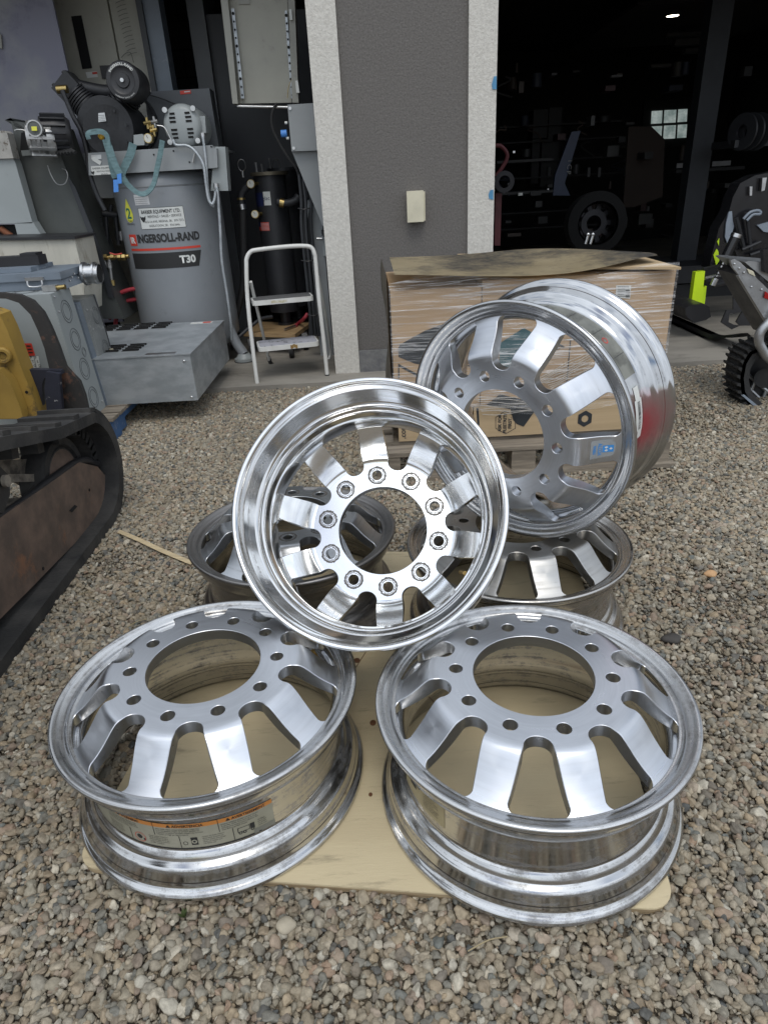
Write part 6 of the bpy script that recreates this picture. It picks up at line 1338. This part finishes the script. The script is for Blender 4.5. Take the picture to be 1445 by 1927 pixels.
for v in (300, 360): bm = nb(); bxY(bm, 935, v, 1040, v+5, 7.0, .3); obj('shelf_board', bm, M_dimgrey, sh)
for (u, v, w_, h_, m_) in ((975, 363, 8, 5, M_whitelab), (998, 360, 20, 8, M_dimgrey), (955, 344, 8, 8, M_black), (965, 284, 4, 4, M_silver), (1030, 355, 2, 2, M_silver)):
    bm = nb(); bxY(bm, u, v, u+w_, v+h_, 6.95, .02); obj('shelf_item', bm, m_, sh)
q = AY(977, 245, 6.9); textmesh('Gregoire', .05, lambda x, y: (q.x+x, q.y, q.z+y), M_dimgrey, sh) if False else None
jn = thing('overhead_rack', 'dark overhead rack with hanging junk near the ceiling lamp', 'rack', AY(1300, 80, 8.5))
for (u0, v0, u1, v1) in ((1255, 60, 1340, 66), (1270, 72, 1330, 84), (1290, 90, 1340, 98), (1225, 120, 1262, 126)):
    bm = nb(); bxY(bm, u0, v0, u1, v1, 8.5, .1); obj('rack_item', bm, M_dimgrey, jn)
rc = random.Random(11)
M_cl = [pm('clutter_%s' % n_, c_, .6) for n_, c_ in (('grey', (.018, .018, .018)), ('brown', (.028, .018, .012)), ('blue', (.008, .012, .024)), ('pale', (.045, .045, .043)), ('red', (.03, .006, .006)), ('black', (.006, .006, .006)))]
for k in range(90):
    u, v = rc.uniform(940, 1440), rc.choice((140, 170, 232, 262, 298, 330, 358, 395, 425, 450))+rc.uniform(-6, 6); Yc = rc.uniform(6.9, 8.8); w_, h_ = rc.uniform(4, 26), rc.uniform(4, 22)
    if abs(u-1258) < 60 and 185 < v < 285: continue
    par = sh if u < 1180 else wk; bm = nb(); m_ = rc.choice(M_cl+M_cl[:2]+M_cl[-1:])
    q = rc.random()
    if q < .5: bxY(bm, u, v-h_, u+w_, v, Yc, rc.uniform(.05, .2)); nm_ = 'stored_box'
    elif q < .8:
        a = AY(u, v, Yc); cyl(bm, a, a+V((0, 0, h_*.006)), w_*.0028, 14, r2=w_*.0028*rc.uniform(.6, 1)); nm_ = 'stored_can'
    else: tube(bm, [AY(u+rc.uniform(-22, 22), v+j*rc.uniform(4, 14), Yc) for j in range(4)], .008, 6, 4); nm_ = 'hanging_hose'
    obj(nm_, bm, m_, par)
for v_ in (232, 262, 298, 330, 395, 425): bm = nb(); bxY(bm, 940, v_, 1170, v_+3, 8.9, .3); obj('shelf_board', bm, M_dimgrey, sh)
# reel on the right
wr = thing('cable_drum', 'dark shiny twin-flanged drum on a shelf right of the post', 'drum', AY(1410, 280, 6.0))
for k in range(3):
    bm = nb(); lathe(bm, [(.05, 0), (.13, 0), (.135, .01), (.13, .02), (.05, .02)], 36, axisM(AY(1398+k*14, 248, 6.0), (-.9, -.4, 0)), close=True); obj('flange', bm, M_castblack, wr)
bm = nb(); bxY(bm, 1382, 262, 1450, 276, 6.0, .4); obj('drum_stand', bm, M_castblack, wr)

# ------------------------------------------------------------------ snowmobile A: lime spindle and ski, nose towards the yard
M_lime = pm('lime_plastic', (.58, .80, .02), .3, scale=6, col2=(.50, .72, .02))
M_gloss = pm('gloss_black', (.016, .016, .018), .18, scale=4, rvar=.05)
M_greyp = pm('silver_blue_panel', (.24, .28, .33), .35, scale=4)
SY = 4.95
sa = thing('snowmobile', 'black snowmobile with lime green spindle, ski and silver shock in the garage doorway', 'snowmobile', AY(1400, 600, SY))
bm = nb(); pY(bm, [(1308, 512), (1326, 510), (1322, 545), (1318, 578), (1299, 580), (1303, 550)], SY, .05); obj('spindle', bm, M_lime, sa, bevel=.006)
bm = nb(); pY(bm, [(1322, 540), (1329, 538), (1326, 566), (1325, 572), (1318, 570)], SY+.02, .06); obj('spindle_web', bm, M_lime, sa, bevel=.005)
bm = nb(); pY(bm, [(1289, 580), (1300, 574), (1322, 571), (1334, 578), (1337, 596), (1328, 602), (1306, 608), (1290, 594)], SY-.25, .75); obj('ski_boot', bm, M_black, sa, bevel=.02)
sp0 = AY(1312, 606, SY)
bm = nb(); grid(bm, lambda u, v: (sp0.x-.075+.15*u, SY-.65+1.25*v, .037+.13*max(0, .28-v)**1.2*3+(.02 if .3 < u < .7 else 0)), 6, 16); bmesh.ops.solidify(bm, geom=bm.faces[:], thickness=.008); obj('ski', bm, M_black, sa)
for (u0, v0, u1, v1, r_, m_) in ((1325, 524, 1378, 512, .012, M_alu), (1326, 530, 1385, 527, .012, M_black), (1322, 506, 1375, 495, .010, M_black), (1342, 536, 1390, 527, .018, M_black)):
    bm = nb(); cyl(bm, AY(u0, v0, SY+.02), AY(u1, v1, SY+.14), r_, 10); obj('control_arm', bm, m_, sa)
bm = nb(); a, b_ = AY(1342, 532, SY-.02), AY(1386, 440, SY-.02); d = (b_-a).normalized(); L_ = (b_-a).length
cyl(bm, a, a+d*L_*.5, .008, 12); obj('shock_rod', bm, M_silver, sa)
bm = nb(); cyl(bm, a+d*L_*.52, a+d*L_*.95, .034, 20); obj('shock_body', bm, M_gloss, sa)
bm = nb(); cyl(bm, a+d*L_*.93, a+d*L_*1.0, .038, 20); cyl(bm, a+d*L_*.48, a+d*L_*.52, .045, 20); obj('shock_collar', bm, M_silver, sa)
bm = nb(); cyl(bm, a-d*.02, a+d*.03, .022, 14); obj('shock_eye', bm, M_silver, sa)
for k in range(6):
    bm = nb(); c_ = a+d*L_*(.1+.065*k); lathe(bm, [(.016, 0), (.022, .004), (.016, .008)], 14, axisM(c_, d)); obj('spring_coil', bm, M_black, sa)
hp = [(1372, 395), (1378, 372), (1392, 345), (1420, 330), (1500, 315), (1500, 500), (1420, 505), (1392, 500), (1378, 460), (1362, 470), (1355, 500), (1334, 505), (1340, 475), (1352, 430)]
bm = nb(); pY(bm, hp, SY+.16, .14); obj('hood', bm, M_gloss, sa, bevel=.03)
bm = nb(); pY(bm, [(1369, 399), (1375, 397), (1376, 412), (1379, 426), (1372, 448), (1366, 457), (1362, 445), (1364, 420)], SY+.155, -.012); obj('side_panel', bm, M_greyp, sa, bevel=.003)
bm = nb(); tube(bm, [AY(u, v, SY+.10) for u, v in [(1398, 412), (1410, 400), (1424, 396), (1430, 399), (1428, 403), (1416, 404), (1404, 415)]], .010, 10); obj('hand_guard', bm, M_greyp, sa)
for pts in ([(1341, 480), (1347, 468), (1350, 472), (1352, 490), (1346, 500), (1344, 490)], [(1355, 485), (1360, 478), (1362, 488), (1358, 495)], [(1348, 455), (1352, 448), (1351, 462)]):
    bm = nb(); pY(bm, pts, SY+.155, -.006); obj('lime_decal', bm, M_lime, sa)
bm = nb(); pY(bm, [(1434, 335), (1442, 334), (1438, 358), (1432, 360)], SY+.12, .03); pY(bm, [(1410, 351), (1415, 351), (1414, 368), (1410, 368)], SY+.13, .03); obj('chrome_trim', bm, M_silver, sa)
bm = nb(); pY(bm, [(1424, 424), (1460, 414), (1460, 440), (1436, 436)], SY+.14, .05); obj('nose_panel', bm, M_greyp, sa, bevel=.004)
for k, (u0, v0, u1, v1) in enumerate(((1385, 410, 1400, 470), (1404, 400, 1412, 470), (1395, 470, 1430, 455), (1410, 480, 1440, 470))):
    bm = nb(); cyl(bm, AY(u0, v0, SY+.12), AY(u1, v1, SY+.13), .012, 8); obj('frame_tube', bm, M_castblack, sa)
# black sled behind the ski (low black deck)
dk2 = thing('black_trailer', 'long black rubber-edged platform behind the lime ski', 'platform', AY(1290, 560, 6.4))
bm = nb(); bxY(bm, 1225, 498, 1460, 530, 6.2, .8); obj('platform_top', bm, M_castblack, dk2, bevel=.01)
bm = nb(); bxY(bm, 1235, 532, 1460, 560, 6.3, .6); obj('platform_base', bm, M_black, dk2)
# black plate with triangular cut-outs
bkp = thing('steel_plate', 'black cut-out plate resting on the slab beside the snowmobile track', 'plate', AY(1385, 620, 4.35))
bm = nb(); pY(bm, [(1361, 596), (1356, 607), (1376, 620), (1391, 613), (1380, 611), (1370, 606), (1372, 590), (1379, 583), (1366, 584)], 4.35, .012); obj('plate', bm, M_black, bkp)
bm = nb(); pY(bm, [(1381, 590), (1396, 586), (1384, 606), (1391, 613), (1460, 612), (1460, 540), (1390, 520), (1384, 530), (1379, 560), (1379, 583)], 4.355, .012); obj('plate', bm, M_black, bkp)
bm = nb(); pY(bm, [(1361, 596), (1366, 584), (1379, 583), (1381, 590), (1372, 590)], 4.352, .010); obj('plate_rib', bm, M_black, bkp)

# ------------------------------------------------------------------ snowmobile B: tunnel and track at the right edge
TYb = 3.3
sbm = thing('snowmobile', 'rear of a snowmobile with bare aluminium tunnel and lugged track at the right edge', 'snowmobile', AY(1440, 800, TYb))
M_tun = pm('scuffed_aluminium', (.42, .43, .44), .38, .85, scale=12, rvar=.1, dirt=(.12, .12, .12), dscale=14, dlo=.55, dhi=.75)
bm = nb(); pY(bm, [(1374, 490), (1380, 487), (1392, 493), (1445, 545), (1520, 620), (1520, 700), (1445, 600), (1400, 530), (1378, 503)], TYb, .02); tu = obj('tunnel_side', bm, M_tun, sbm, bevel=.004)
bm = nb(); pY(bm, [(1400, 493), (1408, 491), (1440, 494), (1520, 500), (1520, 560), (1445, 530)], TYb+.05, .30); obj('tunnel_top', bm, M_tun, sbm, bevel=.006)
bm = nb(); pY(bm, [(1389, 520), (1393, 518), (1450, 603), (1520, 700), (1520, 712), (1445, 612)], TYb-.02, .03); obj('snow_flap_edge', bm, M_tun, sbm)
bm = nb(); pY(bm, [(1428, 518), (1436, 524), (1434, 530), (1427, 525)], TYb-.005, -.006); obj('black_latch', bm, M_black, tu)
bm = nb(); pY(bm, [(1438, 548), (1450, 556), (1450, 566), (1436, 560)], TYb-.005, -.006); obj('tail_light', bm, flat('red_lens', (.30, .01, .01), .2), tu)
bm = nb(); pY(bm, [(1404, 505), (1416, 510), (1420, 520), (1408, 514)], TYb-.005, -.003); obj('worn_decal', bm, M_cream, tu)
for u, v in ((1381, 497), (1390, 505), (1399, 513), (1413, 540), (1432, 545)): bm = nb(); ball(bm, AY(u, v, TYb-.004), .006, (1, .5, 1), 1); obj('rivet', bm, M_silver, tu)
bm = nb(); pY(bm, [(1435, 470), (1460, 465), (1460, 520), (1438, 512)], TYb+.02, .03); obj('black_panel', bm, M_gloss, sbm, bevel=.004)
bm = nb(); tube(bm, [AY(u, v, TYb-.05) for u, v in [(1470, 590), (1445, 608), (1430, 625), (1427, 642), (1432, 655), (1446, 675), (1480, 700)]], .022, 14, 5); obj('rear_bumper', bm, M_tun, sbm)
# lugged track loop, seen end-on
def trk(pts, X0, X1, th):
    pass
outer = [(1520, 636), (1475, 640), (1440, 650), (1410, 662), (1398, 682), (1392, 710), (1394, 738), (1404, 758), (1424, 774), (1450, 795), (1480, 818), (1530, 852)]
inner = [(1530, 828), (1480, 795), (1452, 774), (1430, 756), (1414, 740), (1408, 716), (1411, 694), (1420, 678), (1445, 670), (1480, 662), (1520, 656)]
TB = 3.28
bm = nb(); pY(bm, outer+inner, TB, .04); pY(bm, outer+inner, TB+.12, .04); tk = obj('track_belt_edge', bm, M_blackr, sbm)
P = [AY(u, v, TB) for u, v in outer]; bm = nb(); rows = []
c0 = AY(1470, 730, TB)
for p in P: q = p+(c0-p).normalized()*.02; rows.append([bm.verts.new(p), bm.verts.new(p+V((0, .16, 0))), bm.verts.new(q+V((0, .16, 0))), bm.verts.new(q)])
for A_, B_ in zip(rows, rows[1:]):
    for i in range(4): bm.faces.new((A_[i], A_[(i+1) % 4], B_[(i+1) % 4], B_[i]))
obj('track_belt', bm, M_blackr, sbm)
SPp = smooth_path(P, 4)
for i in range(2, len(SPp)-2, 2):
    p = SPp[i]; d = (p-c0).normalized(); t = (SPp[i+1]-SPp[i-1]).normalized()
    for k, (ya, yb) in enumerate(((0, .05), (.06, .11), (.12, .16))):
        o_ = p-d*.003; bm = nb(); prism(bm, [o_-t*.010+V((0, ya, 0)), o_+t*.010+V((0, ya, 0)), o_+t*.005+d*.020+V((0, ya, 0)), o_-t*.005+d*.020+V((0, ya, 0))], (0, yb-ya, 0)); obj('track_lug', bm, M_blackr, tk)
bm = nb(); pY(bm, inner, TB+.13, .01); obj('skid_fill', bm, M_black, sbm)  # flat black sheet filling the inside of the track loop
for (u0, v0, u1, v1) in ((1400, 700, 1470, 760), (1402, 725, 1470, 790), (1420, 715, 1412, 735), (1440, 735, 1434, 752)):
    bm = nb(); cyl(bm, AY(u0, v0, TB+.12), AY(u1, v1, TB+.12), .010, 8); obj('skid_rail', bm, M_tun, sbm)
bm = nb(); pY(bm, [(1396, 745), (1400, 743), (1470, 800), (1470, 810)], TB-.01, .02); obj('slide_strip', bm, M_greyp, sbm)
bm = nb(); cyl(bm, AY(1438, 712, TB+.05), AY(1438, 712, TB+.10), .05, 20); obj('idler_wheel', bm, M_blackr, sbm)
bm = nb(); pY(bm, [(1372, 640), (1386, 634), (1387, 650), (1400, 648), (1400, 636), (1440, 640), (1460, 660), (1460, 690), (1384, 690), (1376, 680)], TB+.05, .25); 
bm.free()
# back edge of the tub-like rear flap
bm = nb(); pY(bm, [(1400, 520), (1440, 590), (1470, 640), (1470, 560), (1420, 510)], TYb+.06, .28); obj('tunnel_inside', bm, M_black, sbm)

# small stones of note and a loose bottle-cap-dark stone keep the yard from being even
for k, (u, v, r_, c_, lb) in enumerate(((1262, 1205, .020, (.05, .045, .04), 'dark round stone lying on bare soil right of the front right rim'), (1335, 1083, .017, (.50, .30, .15), 'orange-tan stone on the gravel at the right'), (540, 1745, .015, (.42, .37, .28), 'long pale stone on the gravel just below the board'))):
    p = AZ(u, v, .004); bm = nb(); bmesh.ops.create_icosphere(bm, subdivisions=3, radius=r_)
    for w_ in bm.verts: w_.co = V((w_.co.x*1.25, w_.co.y, w_.co.z*.6))*(1+.12*math.sin(w_.co.x*190+k)+.08*math.cos(w_.co.y*230))+p+V((0, 0, .006))
    tag(obj('stone', bm, pm('stone_%s' % 'abc'[k], c_, .75, scale=40, bump=.3)), lb, 'stone')
# ------------------------------------------------------------------ labels on the rims (local to each wheel)
M_lab = pm('aged_label', (.31, .30, .24), .35, scale=8, col2=(.26, .25, .19)); M_orange = flat('label_orange', (.50, .20, .05), .4); M_lab_t = pm('tan_label', (.36, .30, .17), .35, scale=8)
M_clearlab = pm('faded_label', (.20, .20, .17), .3, .2, scale=14, col2=(.12, .12, .10))
def wpatch(wh, a0, a1, z0, z1, mat, name, parent=None, lift=.0006, r=.2535, n=None, rfun=None):
    """curved label on the barrel; angles in degrees in world-like un-phased frame"""
    ph = wh['ph']; n = n or max(2, int(abs(a1-a0)/3))
    bm = nb(); grid(bm, lambda u, v: ((r+lift)*math.cos(math.radians(a0-ph+(a1-a0)*u)), (r+lift)*math.sin(math.radians(a0-ph+(a1-a0)*u)), z0+(z1-z0)*v), n, 1)
    me = tomesh(name, bm, 60); me.materials.append(mat); o = bpy.data.objects.new(name, me); C.objects.link(o); o.parent = parent or wh; return o
def wtext(wh, body, size, a, z, mat, parent, r=.2535, lift=.0016, xs=1., align='CENTER', name='lettering', up=1, bold=0.):
    ph = wh['ph']
    def fn(x, y):
        t = math.radians(a-ph)+up*x/r; return ((r+lift)*math.cos(t), (r+lift)*math.sin(t), z+up*y)
    o = textmesh(body, size, fn, mat, None, name, xs=xs, align=align, bold=bold); o.parent = parent; return o
w_fl['ph'] = 4.3; w_fr['ph'] = 26.0; w_ln['ph'] = PHL
LA, LB, z0, z1 = -150., -56., .084, .1475
lab = wpatch(w_fl, LA, LB, z0, z1, M_lab, 'warning_label')
wpatch(w_fl, LA+22, LB, z1-.0095, z1, M_orange, 'orange_header', lab, .0010)
for a in (-104, -78): wpatch(w_fl, a-.12, a+.12, z0+.033, z1, M_ink, 'label_rule', lab, .0013)
for a in (-116, -94, -73): wpatch(w_fl, a-.12, a+.12, z0+.003, z0+.034, M_ink, 'label_rule', lab, .0013)
wpatch(w_fl, LA, LB-3, z0+.0002, z0+.0028, M_ink, 'label_rule', lab, .0013)
wpatch(w_fl, LB-9, LB, z0, z0+.012, M_clearlab, 'peeled_corner', lab, .0013)
wtext(w_fl, '\u25B2 WARNING', .0082, -116, z1-.0078, M_ink, lab, bold=.0002); wtext(w_fl, '\u25B2 ADVERTENCIA', .0082, -91, z1-.0078, M_ink, lab, bold=.0002); wtext(w_fl, '\u25B2 AVERTISSEMENT', .0082, -67, z1-.0078, M_ink, lab, bold=.0002)
_rows = random.Random(3)
WORDS = 'never mount tires wheel inflation pressure always check studs torque before use failure may cause serious injury no monte nunca verifique la presion llanta ne jamais gonfler le pneu vis serrage rueda peligro'.split()
def para(a0, a1, zt_, rows, step, sz):
    for i in range(rows):
        s = ''
        while len(s)*sz*.50 < math.radians(a1-a0)*.2535*(.97 if i < rows-1 else .6): s += _rows.choice(WORDS)+' '
        wtext(w_fl, s.strip()[:max(3, int(math.radians(a1-a0)*.2535/(sz*.54)))], sz, a0, zt_-step*i, M_ink, lab, align='LEFT', name='fine_print')
para(-128, -105, z1-.0145, 4, .0045, .0042); para(-103, -79, z1-.0145, 4, .0045, .0042); para(-77, -57, z1-.0145, 4, .0045, .0042)
para(-107, -95, z0+.028, 5, .0045, .0040); para(-85, -74, z0+.028, 5, .0045, .0040); para(-63, -58, z0+.030, 4, .0045, .0040); para(-128, -117, z0+.028, 5, .0045, .0040)
# pictograms: crossed circle, gauge, truck
def disc_on(wh, a, z, r0, r1, mat, parent, nm, r=.2547):
    ph = wh['ph']; bm = nb(); N_ = 20; A_, B_ = [], []
    for k in range(N_):
        t = 2*PI*k/N_
        for L_, rr in ((A_, r0), (B_, r1)): th = math.radians(a-ph)+rr*math.cos(t)/r; L_.append(bm.verts.new((r*math.cos(th), r*math.sin(th), z+rr*math.sin(t))))
    for k in range(N_): bm.faces.new((A_[k], A_[(k+1) % N_], B_[(k+1) % N_], B_[k]))
    me = tomesh(nm, bm, 0); me.materials.append(mat); o = bpy.data.objects.new(nm, me); C.objects.link(o); o.parent = parent
disc_on(w_fl, -111.5, z0+.017, .0105, .0116, M_red, lab, 'pictogram'); disc_on(w_fl, -111.8, z0+.018, .0002, .0055, M_ink, lab, 'pictogram'); disc_on(w_fl, -109.6, z0+.013, .0002, .0028, M_ink, lab, 'pictogram')
wpatch(w_fl, -89.6, -87.0, z0+.010, z0+.029, M_ink, 'pictogram', lab, .0013); disc_on(w_fl, -88.3, z0+.019, .0025, .0050, M_lab, lab, 'pictogram', .2553); disc_on(w_fl, -92.0, z0+.015, .0035, .0045, M_ink, lab, 'pictogram')
for (a0, a1, y0, y1) in ((-71.3, -66.6, .0175, .0185), (-71.3, -66.6, .0275, .0285), (-71.3, -71.0, .0175, .0285), (-66.6, -66.4, .0175, .0285), (-66.2, -64.4, .0165, .0300)): wpatch(w_fl, a0, a1, z0+y0, z0+y1, M_ink, 'pictogram', lab, .0013)
for a in (-70.3, -68.6, -65.4): disc_on(w_fl, a, z0+.0150, .0018, .0034, M_ink, lab, 'pictogram')
# small tan label on the front right rim
l2 = wpatch(w_fr, -166, -137, .098, .155, M_lab_t, 'warning_label')
for i in range(8): wtext(w_fr, ' '.join(_rows.choice(WORDS) for _ in range(3))[:20], .0050, -149.5, .146-.0052*i, M_ink, l2, align='LEFT', name='fine_print')
disc_on(w_fr, -153, .140, .004, .0065, M_ink, l2, 'pictogram'); wpatch(w_fr, -160, -155, .122, .134, M_ink, 'pictogram', l2, .0012)
# upright rim: long faded label on the barrel top, barcode sticker, blue maker sticker
l3 = wpatch(w_ln, -152, -72, .082, .140, M_clearlab, 'faded_label')
for a in (-92, -108, -124, -140): wpatch(w_ln, a-.12, a+.12, .088, .137, M_ink, 'label_rule', l3, .0013)
for i in range(7):
    for a in (-147, -131, -115, -99, -84):
        wtext(w_ln, ' '.join(_rows.choice(WORDS) for _ in range(3))[:19], .0048, a+5, .131-.0058*i, M_ink, l3, name='fine_print', xs=.9)
disc_on(w_ln, -130, .118, .006, .0085, M_red, l3, 'pictogram')
def cornerpatch(a0, a1, z0, z1, nm, mat, par=None, lift=.001): return wpatch(w_ln, a0, a1, z0, z1, mat, nm, par, lift)
bc_ = cornerpatch(-165.5, -158, .096, .120, 'barcode_sticker', M_whitelab); b2 = cornerpatch(-181.5, -164.5, .092, .128, 'barcode_sticker', M_whitelab, lift=.0014); b3 = cornerpatch(-186, -181.6, .092, .114, 'barcode_sticker', M_whitelab)
a = -180.5
while a < -166: wd_ = _rows.choice((.12, .2, .35)); wpatch(w_ln, a, a+wd_, .102, .115, M_ink, 'barcode_bar', b2, .0022, n=1); a += wd_+_rows.choice((.15, .25, .4))
wtext(w_ln, '5 0310847 26193', .0062, -173, .0945, M_ink, b2, lift=.0022, up=-1)
# maker sticker on the spoke nearest the right
ks = None
best = None
def projpx(p): d = p-CC; z = d.dot(CF); return (PW/2+F*d.dot(CR)/z, PH/2-F*d.dot(CU)/z)
for k in range(10):
    p = Mlw @ V((.232*math.cos(2*SEC*k), .232*math.sin(2*SEC*k), top_z(.232))); u, v = projpx(p); d_ = math.hypot(u-1135, v-848)
    if best is None or d_ < best[0]: best = (d_, k)
ks = best[1]; Rk = Matrix.Rotation(2*SEC*ks, 4, 'Z')
def on_spoke(r, s, lift=.0007): return Rk @ V((r, s, top_z(math.hypot(r, s))+lift))
def spokepatch(pts, mat, nm, lift, parent):
    """outline given as (r, s); split across r so that it follows the spoke's slope"""
    rs = sorted(set([p[0] for p in pts])); bm = nb(); n = 14
    r0, r1 = rs[0], rs[-1]
    def width(r):
        xs_ = []
        for (ra, sa_), (rb, sb_) in zip(pts, pts[1:]+pts[:1]):
            if (ra-r)*(rb-r) <= 0 and ra != rb: xs_.append(sa_+(sb_-sa_)*(r-ra)/(rb-ra))
        return min(xs_), max(xs_)
    def fn(u, v): r = r0+(r1-r0)*min(.9999, max(.0001, u)); a, b = width(r); return on_spoke(r, a+(b-a)*v, lift)
    grid(bm, fn, n, 2); me = tomesh(nm, bm, 60); me.materials.append(mat); o = bpy.data.objects.new(nm, me); C.objects.link(o); o.parent = parent; return o
M_stk = pm('sticker_silver', (.42, .45, .47), .35, .5); M_sblue = flat('sticker_blue', (.05, .25, .60), .4)
st_ = spokepatch([(.212, -.020), (.212, .024), (.243, .024), (.252, .012), (.252, -.004), (.248, -.016)], M_stk, 'maker_sticker', .0008, w_ln)
spokepatch([(.2305, -.006), (.2305, .010), (.2485, .010), (.2485, -.006)], M_sblue, 'sticker_square', .0013, st_)
# which way is up in the photo: text baseline runs along +/- s
def stext(body, r, s, size, mat, flip): 
    def fn(x, y): return on_spoke(r+flip*y, s-flip*x, .0015)
    o = textmesh(body, size, fn, mat, None, 'lettering', bold=.0002); o.parent = st_
u1 = projpx(Mlw @ on_spoke(.23, .01)); u0 = projpx(Mlw @ on_spoke(.23, -.01)); fl_ = 1
stext('ALCOA', .2235, .002, .0085, M_sblue, fl_); stext('WHEELS', .2165, .002, .0055, M_sblue, fl_)
for (dr, ds) in ((.0045, 0), (-.003, .0035), (-.003, -.0035)):
    spokepatch([(.2395+dr-.003, ds+.002-.0001), (.2395+dr, ds+.002+.003), (.2395+dr+.003, ds+.002+.0001), (.2395+dr, ds+.002-.003)], M_whitelab, 'sticker_diamond', .0018, st_)
# stamped characters around the mirror rim's inner band
M_stamp = flat('stamped_mark', (.75, .75, .75), .5, 1)
def bandtext(body, size, aC, zc, parent):
    def fn(x, y):
        t = math.radians(aC)+x/.27; z = zc+y; r = .2765-(z-.0225)*(.2765-.2655)/(.064-.0225)-.0006
        return (r*math.cos(t), r*math.sin(t), z)
    o = textmesh(body, size, fn, M_stamp, None, 'stamped_lettering'); o.parent = parent
w_c['ph'] = 10.3
best = None
for a in range(0, 360, 2):
    t = math.radians(a); u, v = projpx(w_c.matrix_basis @ V((.272*math.cos(t), .272*math.sin(t), .04))); d_ = math.hypot(u-478, v-975)
    if best is None or d_ < best[0]: best = (d_, a)
bandtext('22.5 x 8.25  DOT  MAX LOAD 7400 LBS  120 PSI   FORGED   08 14 07', .0105, best[1], .036, w_c)
